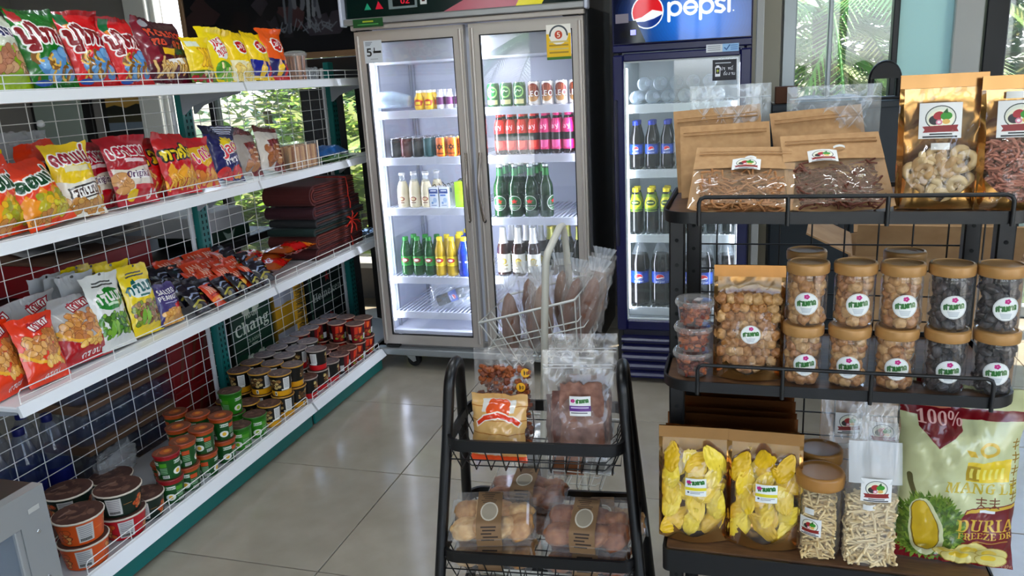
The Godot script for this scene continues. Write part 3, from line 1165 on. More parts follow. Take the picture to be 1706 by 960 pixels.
func place(kind: String, label: String, cat: String, at: Vector3, turn: float, group: String) -> Node3D:
	var c: Node3D = protos[kind].duplicate()
	c.name = numbered(protos[kind].name)
	add_child(c)
	c.position = at
	# prints that repeat twice round the body are turned to face the door
	c.rotation.y = turn + (PI / 2 if kind in ["soda_green", "soda_yellow", "can_leo", "can_green", "soda_red", "soda_pink", "beer_green", "beer_brown", "lime_drink"] else 0.0)
	tag(c, label, cat, group)
	return c


func pet_prof(r: float, h: float, neck := 0.013) -> Array:
	return [Vector2(0, 0.006), Vector2(r * 0.55, 0.001), Vector2(r * 0.9, 0.002), Vector2(r, 0.012), Vector2(r * 0.97, h * 0.12), Vector2(r, h * 0.2), Vector2(r * 0.96, h * 0.26), Vector2(r * 0.95, h * 0.52), Vector2(r, h * 0.58), Vector2(r * 0.98, h * 0.66), Vector2(r * 0.72, h * 0.79), Vector2(neck * 1.15, h * 0.90), Vector2(neck, h * 0.93)]


func cap_geo(r: float, y0: float, y1: float) -> Geo:
	return Geo.new().lathe([Vector2(r * 0.98, y0), Vector2(r, y0 + 0.001), Vector2(r, y1 - 0.002), Vector2(r * 0.88, y1), Vector2(0, y1)], 14)


func can_proto(called: String, r: float, h: float, m: Material) -> Node3D:
	var metal = mat(Color(0.75, 0.76, 0.78), 0.25, 0.9)
	return proto(called, [["body", Geo.new().lathe([Vector2(r * 0.82, 0.0), Vector2(r, 0.007), Vector2(r, 0.007), Vector2(r, h - 0.012), Vector2(r, h - 0.012), Vector2(r * 0.86, h - 0.002)], 18, Vector3.ZERO, 0, 1, PI), m], ["lid", Geo.new().lathe([Vector2(r * 0.86, h - 0.002), Vector2(r * 0.87, h), Vector2(r * 0.80, h), Vector2(r * 0.78, h - 0.005), Vector2(0, h - 0.005)], 16), metal]])


func pepsi_globe(p: Paint, x: float, y: float, r: float) -> void:
	p.ell(x, y, r, r, Color(0.95, 0.96, 0.97))
	var red = []
	var blue = []
	for k in 17:
		var a = lerpf(PI * 0.86, TAU + 0.05, k / 16.0)
		red.append([x + cos(a) * r * 0.92, y + sin(a) * r * 0.92])
	red.append([x + r * 0.3, y - r * 0.1])
	red.append([x - r * 0.35, y + r * 0.28])
	for k in 15:
		var a = lerpf(0.22, PI * 0.80, k / 14.0)
		blue.append([x + cos(a) * r * 0.92, y + sin(a) * r * 0.92])
	blue.append([x - r * 0.2, y + r * 0.56])
	blue.append([x + r * 0.4, y + r * 0.42])
	p.poly(red, Color(0.84, 0.10, 0.14))
	p.poly(blue, Color(0.03, 0.18, 0.50))


func drink_protos() -> void:
	var steel = mat(Color(0.72, 0.73, 0.75), 0.25, 0.9)
	var cola = mat(Color(0.030, 0.012, 0.008), 0.06)
	var clear = glass(Color(0.85, 0.90, 0.92), 0.10, 0.04)
	# milk bottle
	var milk = mat(Color(0.86, 0.82, 0.70), 0.25)
	var pm = Paint.new(160, 64, Color(0.87, 0.83, 0.72))
	for k in 3:
		pm.ell(27 + k * 53, 26, 14, 14, Color(0.52, 0.20, 0.14))
		pm.ell(27 + k * 53, 26, 9, 9, Color(0.88, 0.80, 0.62))
		pm.rect(16 + k * 53, 48, 22, 5, Color(0.35, 0.12, 0.10))
	protos["milk"] = proto("milk_bottle", [["body", Geo.new().lathe([Vector2(0, 0.002), Vector2(0.026, 0), Vector2(0.0285, 0.006), Vector2(0.0285, 0.085), Vector2(0.024, 0.105), Vector2(0.017, 0.125)], 16), milk], ["neck", Geo.new().lathe([Vector2(0.017, 0.125), Vector2(0.014, 0.145), Vector2(0.0135, 0.158)], 14), clear], ["cap", cap_geo(0.016, 0.155, 0.166), mat(Color(0.92, 0.92, 0.93), 0.4)], ["label", band(0.015, 0.062, 0.0288, 0.0288), mat(Color.WHITE, 0.35, 0, pm.tex())]])
	# small soda bottles
	for q in [["green", Color(0.02, 0.30, 0.06), Color(0.02, 0.55, 0.12), Color(0.78, 0.88, 0.70), Color(0.55, 0.06, 0.10)], ["yellow", Color(0.80, 0.66, 0.04), Color(0.95, 0.86, 0.05), Color(0.80, 0.74, 0.10), Color(0.75, 0.15, 0.08)]]:
		var lp = Paint.new(128, 64, q[2])
		for k in 2:
			lp.ell(32 + k * 64, 26, 17, 17, q[4])
			lp.ell(32 + k * 64, 26, 9, 9, Color(0.95, 0.93, 0.88))
			lp.rect(18 + k * 64, 48, 28, 6, q[1])
		protos["soda_" + q[0]] = proto(q[0] + "_soda_bottle", [["body", Geo.new().lathe(pet_prof(0.028, 0.19), 16), glass(q[1], 0.82, 0.06)], ["cap", cap_geo(0.0145, 0.175, 0.193), mat([Color(0.03, 0.50, 0.10), Color(0.96, 0.85, 0.05)][0 if q[0] == "green" else 1], 0.4)], ["label", band(0.052, 0.098, 0.0275, 0.0275), mat(Color.WHITE, 0.4, 0, lp.tex())]])
	var bp = Paint.new(128, 80, Color(0.05, 0.18, 0.66))
	for k in 4:
		bp.line([[16 + k * 32, 8], [16 + k * 32, 72]], 5, Color(0.70, 0.78, 0.95))
		bp.rect(6 + k * 32, 34, 20, 8, Color(0.85, 0.90, 0.98))
	protos["blue_drink"] = proto("blue_drink_bottle", [["body", Geo.new().lathe(pet_prof(0.034, 0.19, 0.016), 16), glass(Color(0.10, 0.25, 0.75), 0.85, 0.06)], ["cap", cap_geo(0.018, 0.174, 0.192), mat(Color(0.94, 0.84, 0.10), 0.4)], ["label", band(0.03, 0.115, 0.0345, 0.0345), mat(Color.WHITE, 0.4, 0, bp.tex())]])
	# cans
	var cs = Paint.new(160, 120, Color(0.88, 0.42, 0.08))
	for k in 3:
		var x = 27 + k * 53
		cs.rect(x + 14, 0, 12, 120, Color(0.96, 0.76, 0.10))
		var st = []
		for s in 12:
			var rr = 22.0 if s % 2 == 0 else 11.0
			st.append([x + sin(TAU * s / 12) * rr, 58 - cos(TAU * s / 12) * rr])
		cs.poly(st, Color(0.28, 0.06, 0.03))
		cs.rect(x - 4, 54, 8, 8, Color(0.90, 0.50, 0.10))
		cs.rect(x - 18, 96, 36, 7, Color(0.45, 0.16, 0.05))
	protos["can_star"] = can_proto("energy_can", 0.0265, 0.09, mat(Color.WHITE, 0.3, 0.2, cs.tex()))
	protos["can_red"] = can_proto("dark_red_can", 0.0265, 0.09, mat(Color(0.28, 0.02, 0.05), 0.3, 0.2))
	protos["can_dark"] = can_proto("black_can", 0.0265, 0.09, mat(Color(0.05, 0.06, 0.08), 0.3, 0.2))
	protos["can_teal"] = can_proto("teal_can", 0.0265, 0.09, mat(Color(0.03, 0.28, 0.30), 0.3, 0.2))
	var lc = Paint.new(200, 120, Color(0.86, 0.84, 0.82))
	for k in 2:
		var x = 50 + k * 100
		lc.ell(x, 54, 37, 46, Color(0.45, 0.10, 0.08))
		lc.ell(x, 80, 28, 20, Color(0.72, 0.52, 0.30))
		for s in 5:
			lc.line([[x - 20 + s * 10, 16], [x - 14 + s * 7, 46]], 3, Color(0.76, 0.42, 0.20))
		lc.text(FB, "LEO", x, 60, 30, Color(0.96, 0.95, 0.93), 0, Color(0.30, 0.05, 0.05), 1.5)
	protos["can_leo"] = can_proto("beer_can", 0.0285, 0.105, mat(Color.WHITE, 0.3, 0.1, lc.tex()))
	var gc = Paint.new(200, 120, Color(0.03, 0.34, 0.16))
	for k in 2:
		var x = 50 + k * 100
		gc.ell(x, 45, 30, 30, Color(0.60, 0.82, 0.45))
		gc.ell(x, 45, 22, 22, Color(0.05, 0.42, 0.18))
		gc.line([[x - 12, 48], [x - 4, 36], [x + 8, 44], [x + 14, 40]], 5, Color(0.92, 0.93, 0.85))
		gc.rect(x - 30, 84, 60, 24, Color(0.86, 0.84, 0.60))
	protos["can_green"] = can_proto("green_beer_can", 0.0285, 0.105, mat(Color.WHITE, 0.3, 0.1, gc.tex()))
	# red and pink soda
	for q in [["red", Color(0.86, 0.05, 0.06), Color(0.96, 0.30, 0.22)], ["pink", Color(0.84, 0.10, 0.42), Color(0.93, 0.36, 0.62)]]:
		var lp = Paint.new(128, 128, q[1])
		lp.rect(0, 58, 128, 30, Color(0.03, 0.02, 0.03))
		for k in 2:
			var x = 32 + k * 64
			lp.poly([[x - 16, 90], [x + 16, 90], [x + 13, 116], [x, 124], [x - 13, 116]], q[2])
			for s in 4:
				lp.line([[x - 15 + s * 9, 4], [x - 13 + s * 8, 26]], 3, q[2])
			lp.text(FB, "ay", x, 36, 20, Color(0.98, 0.80, 0.84), -0.2)
		protos["soda_" + q[0]] = proto(q[0] + "_soda_bottle", [["body", Geo.new().lathe(pet_prof(0.0255, 0.185), 16), mat(Color(0.10, 0.01, 0.02), 0.08)], ["cap", cap_geo(0.0145, 0.170, 0.186), mat(q[1], 0.4)], ["label", Geo.new().lathe([Vector2(0.0262, 0.022), Vector2(0.0262, 0.12), Vector2(0.0225, 0.142), Vector2(0.017, 0.158)], 16, Vector3.ZERO, 0, 1, PI), mat(Color.WHITE, 0.35, 0, lp.tex())]])
	# green beer bottle
	var hp = Paint.new(192, 96, Color(0.02, 0.14, 0.04))
	for k in 2:
		var x = 48 + k * 96
		hp.ell(x, 48, 34, 46, Color(0.80, 0.84, 0.80))
		hp.ell(x, 48, 30, 42, Color(0.03, 0.34, 0.12))
		var st = []
		for s in 10:
			var rr = 18.0 if s % 2 == 0 else 7.5
			st.append([x + sin(TAU * s / 10) * rr, 38 - cos(TAU * s / 10) * rr])
		hp.poly(st, Color(0.86, 0.10, 0.10))
		hp.rect(x - 26, 58, 52, 12, Color(0.02, 0.08, 0.04))
		hp.text(FB, "Heineken", x, 64, 9, Color(0.90, 0.92, 0.90))
		hp.rect(x - 16, 76, 32, 4, Color(0.70, 0.78, 0.70))
	var hg = glass(Color(0.02, 0.20, 0.05), 0.80, 0.05)
	protos["beer_green"] = proto("green_beer_bottle", [["body", Geo.new().lathe([Vector2(0, 0.006), Vector2(0.030, 0.001), Vector2(0.0325, 0.008), Vector2(0.0325, 0.135), Vector2(0.030, 0.152), Vector2(0.018, 0.180), Vector2(0.0145, 0.20), Vector2(0.0135, 0.235)], 18), hg], ["cap", cap_geo(0.0145, 0.232, 0.243), mat(Color(0.75, 0.78, 0.76), 0.35, 0.4)], ["label", band(0.030, 0.102, 0.0329, 0.0329), mat(Color.WHITE, 0.35, 0, hp.tex())], ["neck_foil", Geo.new().lathe([Vector2(0.0165, 0.192), Vector2(0.0152, 0.201), Vector2(0.0142, 0.225)], 14), mat(Color(0.05, 0.40, 0.12), 0.3, 0.3)]])
	# brown beer with white foil
	var wl = Paint.new(192, 110, Color(0.90, 0.90, 0.86))
	for k in 2:
		var x = 48 + k * 96
		wl.ell(x + 4, 44, 15, 20, Color(0.75, 0.62, 0.18))
		wl.ell(x + 4, 44, 9, 13, Color(0.88, 0.82, 0.48))
		wl.line([[x - 18, 74], [x + 22, 68]], 6, Color(0.68, 0.58, 0.20))
		wl.rect(x - 18, 88, 40, 5, Color(0.45, 0.42, 0.30))
	var brown = glass(Color(0.16, 0.06, 0.02), 0.86, 0.05)
	protos["beer_brown"] = proto("brown_beer_bottle", [["body", Geo.new().lathe([Vector2(0, 0.006), Vector2(0.030, 0.001), Vector2(0.0325, 0.008), Vector2(0.0325, 0.125), Vector2(0.030, 0.142), Vector2(0.018, 0.17), Vector2(0.0145, 0.19), Vector2(0.0135, 0.222)], 18), brown], ["cap", cap_geo(0.0148, 0.222, 0.233), mat(Color(0.88, 0.88, 0.86), 0.35, 0.2)], ["neck_foil", Geo.new().lathe([Vector2(0.0235, 0.158), Vector2(0.0192, 0.170), Vector2(0.0158, 0.190), Vector2(0.0146, 0.222)], 16), mat(Color(0.88, 0.88, 0.87), 0.35, 0.2)], ["label", band(0.02, 0.108, 0.0329, 0.0329), mat(Color.WHITE, 0.4, 0, wl.tex())]])
	protos["beer_plain"] = proto("dark_beer_bottle", [["body", Geo.new().lathe([Vector2(0, 0.006), Vector2(0.030, 0.001), Vector2(0.0325, 0.008), Vector2(0.0325, 0.125), Vector2(0.030, 0.142), Vector2(0.018, 0.17), Vector2(0.0145, 0.19), Vector2(0.0135, 0.222)], 18), glass(Color(0.02, 0.03, 0.02), 0.9, 0.05)], ["cap", cap_geo(0.0148, 0.222, 0.233), mat(Color(0.72, 0.66, 0.28), 0.35, 0.4)], ["neck_foil", Geo.new().lathe([Vector2(0.0192, 0.172), Vector2(0.0158, 0.190), Vector2(0.0146, 0.222)], 16), mat(Color(0.62, 0.62, 0.30), 0.35, 0.3)]])
	# cartons
	var mc = Paint.new(96, 192, Color(0.84, 0.88, 0.93))
	mc.rect(0, 14, 96, 42, Color(0.10, 0.25, 0.55))
	mc.rect(16, 24, 64, 10, Color(0.90, 0.93, 0.97))
	mc.rect(10, 66, 60, 16, Color(0.25, 0.45, 0.78))
	mc.ell(60, 124, 22, 26, Color(0.62, 0.74, 0.88))
	mc.ell(32, 150, 12, 12, Color(0.40, 0.56, 0.78))
	mc.rect(20, 172, 56, 6, Color(0.35, 0.42, 0.60))
	protos["milk_carton"] = proto("milk_carton", [["box_body", Geo.new().box(V(0, 0.048, 0), V(0.047, 0.096, 0.036), 0.002), mat(Color(0.88, 0.90, 0.93), 0.4)], ["printed_face", Geo.new().sheet(1, 1, func(u, v): return V((u - 0.5) * 0.044, 0.002 + v * 0.092, 0.0184)), mat(Color.WHITE, 0.4, 0, mc.tex())], ["straw", Geo.new().tube([V(0.01, 0.098, 0.0), V(0.0, 0.106, -0.012), V(-0.012, 0.1, -0.016)], 0.002, 5), mat(Color(0.12, 0.13, 0.16), 0.5)]])
	# cola
	var pp = Paint.new(256, 72, Color(0.05, 0.22, 0.62))
	for k in 3:
		pepsi_globe(pp, 42 + k * 86, 34, 19)
		pp.text(FB, "pepsi", 42 + k * 86, 62, 12, Color(0.95, 0.96, 0.98))
		pp.rect(66 + k * 86, 10, 24, 50, Color(0.12, 0.34, 0.78))
	var pl = mat(Color.WHITE, 0.35, 0, pp.tex())
	protos["cola_small"] = proto("cola_bottle", [["body", Geo.new().lathe(pet_prof(0.0285, 0.205), 16), cola], ["cap", cap_geo(0.015, 0.188, 0.207), mat(Color(0.04, 0.16, 0.62), 0.4)], ["label", band(0.066, 0.108, 0.0284, 0.0284), pl]])
	var lb = Geo.new().lathe([Vector2(0, 0.008), Vector2(0.03, 0.001), Vector2(0.041, 0.004), Vector2(0.044, 0.02), Vector2(0.044, 0.10), Vector2(0.041, 0.11), Vector2(0.041, 0.16), Vector2(0.044, 0.17), Vector2(0.044, 0.20), Vector2(0.036, 0.238)], 18)
	protos["cola_big"] = proto("large_cola_bottle", [["body", lb, cola], ["neck", Geo.new().lathe([Vector2(0.036, 0.238), Vector2(0.024, 0.270), Vector2(0.0155, 0.288), Vector2(0.0145, 0.296)], 16), clear], ["cap", cap_geo(0.0165, 0.292, 0.312), mat(Color(0.04, 0.16, 0.62), 0.4)], ["label", band(0.108, 0.162, 0.0418, 0.0418), pl]])
	var yl = Paint.new(128, 96, Color(0.50, 0.62, 0.08))
	for k in 2:
		yl.ell(32 + k * 64, 44, 24, 30, Color(0.86, 0.84, 0.10))
		yl.ell(32 + k * 64, 46, 18, 15, Color(0.12, 0.26, 0.08))
		yl.rect(20 + k * 64, 42, 24, 7, Color(0.86, 0.88, 0.40))
		yl.rect(0, 84, 128, 8, Color(0.16, 0.30, 0.10))
	protos["lime_drink"] = proto("lime_drink_bottle", [["body", Geo.new().lathe(pet_prof(0.0275, 0.20), 16), glass(Color(0.03, 0.05, 0.04), 0.75, 0.06)], ["cap", cap_geo(0.015, 0.184, 0.202), mat(Color(0.93, 0.84, 0.06), 0.4)], ["label", Geo.new().lathe([Vector2(0.0279, 0.10), Vector2(0.0277, 0.135), Vector2(0.021, 0.160), Vector2(0.017, 0.175)], 16, Vector3.ZERO, 0, 1, PI), mat(Color.WHITE, 0.4, 0, yl.tex())]])
	protos["clear_bottle"] = proto("clear_bottle", [["body", Geo.new().lathe([Vector2(0.0, 0.005), Vector2(0.012, 0.004), Vector2(0.014, 0.0), Vector2(0.026, 0.002), Vector2(0.029, 0.012), Vector2(0.029, 0.12), Vector2(0.024, 0.15), Vector2(0.013, 0.18)], 18), glass(Color(0.72, 0.80, 0.84), 0.22, 0.06)], ["cap", cap_geo(0.015, 0.178, 0.195), mat(Color(0.80, 0.84, 0.88), 0.4)]])
	var yp = Paint.new(96, 64, Color(0.93, 0.76, 0.06))
	yp.poly([[30, 20], [48, 8], [66, 20], [60, 50], [36, 50]], Color(0.80, 0.20, 0.06))
	yp.rect(40, 24, 16, 20, Color(0.98, 0.86, 0.20))
	protos["yellow_small"] = proto("yellow_drink_bottle", [["body", Geo.new().lathe(pet_prof(0.023, 0.085, 0.012), 14), mat(Color(0.92, 0.74, 0.08), 0.3)], ["cap", cap_geo(0.014, 0.078, 0.09), mat(Color(0.95, 0.93, 0.88), 0.4)], ["label", band(0.012, 0.055, 0.0236, 0.0236), mat(Color.WHITE, 0.4, 0, yp.tex())]])
	protos["white_small"] = proto("yogurt_bottle", [["body", Geo.new().lathe(pet_prof(0.020, 0.085, 0.012), 14), mat(Color(0.88, 0.88, 0.90), 0.3)], ["cap", cap_geo(0.013, 0.078, 0.09), mat(Color(0.80, 0.78, 0.84), 0.4)], ["label", band(0.022, 0.056, 0.0206, 0.0206), mat(Color(0.40, 0.16, 0.38), 0.4)]])


func shelf_rack(parent: Node, x0: float, x1: float, y: float, z0: float, z1: float, white: Material) -> void:
	# white wire shelf: ribs front to back, a flat price strip along the front; top of ribs at y
	var g = Geo.new()
	var n = int((x1 - x0) / 0.022)
	for k in n + 1:
		var x = lerpf(x0 + 0.004, x1 - 0.004, float(k) / n)
		g.box(V(x, y - 0.0025, (z0 + z1) / 2), V(0.006, 0.005, z0 - z1))
	for z in [z1 + 0.005, (z0 + z1) / 2, z0 - 0.006]:
		g.box(V((x0 + x1) / 2, y - 0.008, z), V(x1 - x0, 0.006, 0.006))
	var s = part(parent, "wire_shelf", g, white)
	part(s, "price_strip", Geo.new().box(V((x0 + x1) / 2, y - 0.016, z0 + 0.004), V(x1 - x0, 0.036, 0.006), 0.001), white)


func led_bar(parent: Node, at: Vector3, len: float, aim: Vector3, energy: float) -> void:
	var b = part(parent, "led_lamp", Geo.new().box(Vector3.ZERO, V(0.012, len, 0.012), 0.002), glow(Color(0.90, 0.93, 1.0), 5.0), at)
	var l = AreaLight3D.new()
	l.name = "led_light"
	l.area_size = Vector2(0.02, len)
	l.light_color = Color(0.90, 0.93, 1.0)
	l.light_energy = energy
	l.area_range = 6.0
	l.area_attenuation = 2.0
	l.shadow_enabled = true
	parent.add_child(l, true)
	l.transform = Transform3D(Basis.looking_at(aim, Vector3.UP), at + aim.normalized() * 0.012)


func build_cooler() -> void:
	drink_protos()
	var FX0 = -1.72
	var FX1 = -0.655
	var zf = -3.40
	var zb = -4.02
	var t = thing("drink_cooler", "tall two-door steel drink cooler with glass doors and a green header", "cooler", V(0, 0, 0))
	var steel = mat(Color(0.70, 0.67, 0.64), 0.32, 0.4)
	var brush = mat(Color(0.58, 0.57, 0.56), 0.36, 0.8)
	var dark = mat(Color(0.17, 0.18, 0.19), 0.45)
	var black = mat(Color(0.012, 0.012, 0.014), 0.5)
	var white = mat(Color(0.76, 0.78, 0.84), 0.4)
	# shell
	var mid = (FX0 + FX1) / 2
	part(t, "side_panel", Geo.new().box(V(FX0 + 0.012, 0.92, (zf + zb) / 2 - 0.03), V(0.024, 1.62, zf - zb - 0.05), 0.003), brush)
	part(t, "side_panel", Geo.new().box(V(FX1 - 0.012, 0.92, (zf + zb) / 2 - 0.03), V(0.024, 1.62, zf - zb - 0.05), 0.003), dark)
	part(t, "back_panel", Geo.new().box(V(mid, 0.92, zb + 0.01), V(FX1 - FX0 - 0.05, 1.62, 0.02), 0.002), white)
	part(t, "liner", Geo.new().box(V(FX0 + 0.029, 0.87, (zf + zb) / 2 - 0.04), V(0.010, 1.46, zf - zb - 0.09), 0.001).box(V(FX1 - 0.029, 0.87, (zf + zb) / 2 - 0.04), V(0.010, 1.46, zf - zb - 0.09), 0.001).box(V(mid, 0.87, zb + 0.024), V(FX1 - FX0 - 0.07, 1.46, 0.008), 0.001).box(V(mid, 1.61, (zf + zb) / 2 - 0.03), V(FX1 - FX0 - 0.07, 0.02, zf - zb - 0.06), 0.001).box(V(mid, 0.165, (zf + zb) / 2 - 0.03), V(FX1 - FX0 - 0.07, 0.03, zf - zb - 0.06), 0.001), white)
	part(t, "evaporator_cover", Geo.new().box(V(mid, 1.53, zf - 0.28), V(FX1 - FX0 - 0.09, 0.14, 0.38), 0.01), mat(Color(0.62, 0.64, 0.68), 0.4, 0.3))
	part(t, "mullion", Geo.new().box(V(-1.181, 0.86, zf - 0.055), V(0.052, 1.48, 0.05), 0.004), white)
	# inner slotted rails
	for x in [FX0 + 0.04, FX1 - 0.04]:
		for z in [zf - 0.14, zb + 0.09]:
			part(t, "shelf_rail", Geo.new().box(V(x, 0.87, z), V(0.010, 1.40, 0.020), 0.001), mat(Color(0.55, 0.57, 0.62), 0.4, 0.3))
	# base rail and casters
	part(t, "base_rail", Geo.new().box(V(mid - 0.012, 0.094, zf + 0.004), V(FX1 - FX0 + 0.03, 0.034, 0.05), 0.004), mat(Color(0.62, 0.64, 0.65), 0.35, 0.6))
	part(t, "base_tray", Geo.new().box(V(mid, 0.125, (zf + zb) / 2), V(FX1 - FX0 - 0.01, 0.05, zf - zb - 0.03), 0.004), brush)
	for x in [-1.60, -0.75]:
		for z in [zf - 0.05, zb + 0.07]:
			var c = part(t, "caster", Geo.new().box(V(0, 0.088, 0), V(0.07, 0.006, 0.06), 0.001), brush, V(x, 0, z))
			part(c, "fork", Geo.new().prism(PackedVector2Array([Vector2(-0.045, 0.085), Vector2(0.03, 0.085), Vector2(0.036, 0.03), Vector2(0.022, 0.024), Vector2(0.012, 0.032)]), 0.018, 0.021).prism(PackedVector2Array([Vector2(-0.045, 0.085), Vector2(0.03, 0.085), Vector2(0.036, 0.03), Vector2(0.022, 0.024), Vector2(0.012, 0.032)]), -0.021, -0.018), mat(Color(0.72, 0.74, 0.75), 0.3, 0.7))
			part(c, "wheel", Geo.new().tube([V(0.022, 0.033, -0.013), V(0.022, 0.033, 0.013)], 0.033, 18), black)
	# header with sign
	part(t, "header", Geo.new().box(V(mid - 0.012, 1.79, (zf + zb) / 2), V(FX1 - FX0 + 0.03, 0.30, zf - zb), 0.006), brush)
	part(t, "header_cap", Geo.new().box(V(FX0 - 0.034, 1.79, zf + 0.01), V(0.014, 0.32, 0.05), 0.004), white)
	part(t, "header_cap", Geo.new().box(V(FX1 + 0.010, 1.79, zf + 0.01), V(0.014, 0.32, 0.05), 0.004), white)
	part(t, "header_rail", Geo.new().box(V(mid - 0.012, 1.648, zf + 0.012), V(FX1 - FX0 + 0.03, 0.026, 0.03), 0.004), mat(Color(0.66, 0.66, 0.66), 0.3, 0.7))
	part(t, "header_rail", Geo.new().box(V(mid, 1.622, zf + 0.002), V(FX1 - FX0, 0.022, 0.03), 0.003), steel)
	var p = Paint.new(768, 220, Color(0.015, 0.10, 0.085))
	p.poly([[0, 90], [0, 150], [60, 90]], Color(0.90, 0.86, 0.10))
	p.poly([[58, 128], [58, 156], [96, 144]], Color(0.92, 0.88, 0.30))
	p.poly([[66, 194], [78, 170], [90, 194]], Color(0.15, 0.60, 0.45))
	p.poly([[104, 194], [116, 166], [132, 194]], Color(0.85, 0.12, 0.22))
	p.rect(150, 150, 96, 48, Color(0.45, 0.50, 0.50))
	p.rect(164, 150, 74, 40, Color(0.02, 0.06, 0.06))
	p.text(FB, "02", 206, 172, 22, Color(0.95, 0.15, 0.25))
	p.rect(256, 150, 22, 40, Color(0.80, 0.82, 0.80))
	p.rect(262, 160, 10, 20, Color(0.25, 0.10, 0.10))
	p.poly([[330, 220], [470, 150], [580, 140], [620, 220]], Color(0.70, 0.36, 0.40))  # pinkish patch along the sign's lower edge
	p.poly([[560, 220], [610, 120], [680, 150], [640, 220]], Color(0.90, 0.84, 0.10))
	p.poly([[640, 60], [720, 60], [700, 160], [660, 150]], Color(0.06, 0.32, 0.16))
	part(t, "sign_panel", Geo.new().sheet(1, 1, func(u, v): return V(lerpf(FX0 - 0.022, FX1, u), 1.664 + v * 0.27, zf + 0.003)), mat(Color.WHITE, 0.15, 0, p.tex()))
	var sp = Paint.new(160, 48, Color(0.03, 0.28, 0.10))
	sp.rect(52, 12, 58, 9, Color(0.62, 0.68, 0.16))
	sp.rect(24, 30, 112, 5, Color(0.30, 0.60, 0.30))
	part(t, "maker_sticker", Geo.new().box(V(-1.625, 1.640, zf + 0.0285), V(0.145, 0.036, 0.002)), mat(Color(0.03, 0.28, 0.10), 0.4))
	part(t, "maker_print", Geo.new().sheet(1, 1, func(u, v): return V(-1.6975 + u * 0.145, 1.622 + v * 0.036, zf + 0.0297)), mat(Color.WHITE, 0.4, 0, sp.tex()))
	# doors
	for d in 2:
		var x0: float = [-1.712, -1.168][d]
		var x1: float = [-1.192, -0.664][d]
		var y0 = 0.128
		var y1 = 1.606
		var w = 0.047
		var dr = part(t, "door", Geo.new().box(V(0, (y0 + y1) / 2, zf - 0.012), V(x1 - x0 - 2 * w + 0.012, y1 - y0 - 2 * w + 0.012, 0.008)), glass(Color(0.92, 0.96, 0.97), 0.03, 0.01), V((x0 + x1) / 2, 0, 0))
		var hw = (x1 - x0) / 2
		# mitred frame bars
		for s in [-1, 1]:
			part(dr, "frame_bar", Geo.new().prism(PackedVector2Array([Vector2(s * hw, y0), Vector2(s * (hw - w), y0 + w), Vector2(s * (hw - w), y1 - w), Vector2(s * hw, y1)]), zf - 0.03, zf + 0.002), steel)
			var ym = (y0 + y1) / 2
			var hh = (y1 - y0) / 2
			part(dr, "frame_bar", Geo.new().prism(PackedVector2Array([Vector2(-hw, ym + s * hh), Vector2(-hw + w, ym + s * (hh - w)), Vector2(hw - w, ym + s * (hh - w)), Vector2(hw, ym + s * hh)]), zf - 0.03, zf + 0.002), steel)
			part(dr, "frame_bead", Geo.new().tube([V(s * (hw - 0.016), y0 + 0.018, zf + 0.001), V(s * (hw - 0.016), y1 - 0.018, zf + 0.001)], 0.009, 8), steel)
			part(dr, "gasket", Geo.new().box(V(s * (hw - w - 0.002), ym, zf - 0.006), V(0.006, y1 - y0 - 2 * w, 0.012)), black)
			part(dr, "gasket", Geo.new().box(V(0, ym + s * (hh - w - 0.002), zf - 0.006), V(x1 - x0 - 2 * w, 0.006, 0.012)), black)
		part(dr, "hinge", Geo.new().box(V((-hw + 0.05) * (1 - 2 * d), y0 - 0.008, zf), V(0.07, 0.010, 0.03), 0.002), black)
		part(dr, "hinge", Geo.new().box(V((-hw + 0.05) * (1 - 2 * d), y1 + 0.006, zf), V(0.07, 0.008, 0.03), 0.002), black)
		var hx = (hw - 0.022) * (1 - 2 * d)
		var pts = []
		for k in 11:
			var u = k / 10.0
			pts.append(V(hx + 0.006 * sin(PI * u) * (1 - 2 * d), 0.745 + 0.31 * u, zf + 0.008 + 0.030 * sin(PI * u)))
		var hd = part(dr, "handle", Geo.new().tube(pts, 0.0075, 8), mat(Color(0.60, 0.56, 0.52), 0.25, 0.8))
		part(dr, "screw_cap", Geo.new().lathe([Vector2(0.010, 0), Vector2(0.009, 0.006), Vector2(0, 0.007)], 10).moved(Transform3D(Basis(Vector3.RIGHT, PI / 2), V(hx, 0.745, zf + 0.002))), black)
	# stickers on the glass
	var s5 = Paint.new(96, 112, Color(0.78, 0.80, 0.82))
	s5.text(FB, "5", 26, 58, 42, Color(0.04, 0.05, 0.06))
	s5.rect(48, 52, 42, 11, Color(0.04, 0.05, 0.06))
	s5.rect(52, 36, 5, 16, Color(0.10, 0.11, 0.12))
	for k in 3:
		s5.rect(8, 8 + k * 7, 38 - k * 6, 3, Color(0.35, 0.37, 0.40))
	s5.rect(30, 90, 40, 4, Color(0.60, 0.62, 0.64))
	var st = part(t, "number_sticker", Geo.new().sheet(1, 1, func(u, v): return V(-1.668 + u * 0.088, 1.468 + v * 0.098, zf + 0.0035)), mat(Color.WHITE, 0.4, 0, s5.tex()))
	var en = Paint.new(96, 128, Color(0.90, 0.72, 0.06))
	en.rect(0, 0, 96, 34, Color(0.92, 0.90, 0.86))
	en.ell(48, 38, 38, 36, Color(0.92, 0.90, 0.86))
	en.arc(48, 40, 34, PI, TAU, 6, Color(0.25, 0.28, 0.30))
	en.ell(48, 38, 15, 15, Color(0.75, 0.22, 0.08))
	en.text(FB, "5", 48, 38, 20, Color(0.96, 0.93, 0.85))
	for k in 4:
		en.rect(10, 60 + k * 13, 76, 6, Color(0.62, 0.50, 0.12) if k % 2 else Color(0.80, 0.72, 0.44))
	en.rect(0, 118, 96, 10, Color(0.22, 0.42, 0.12))
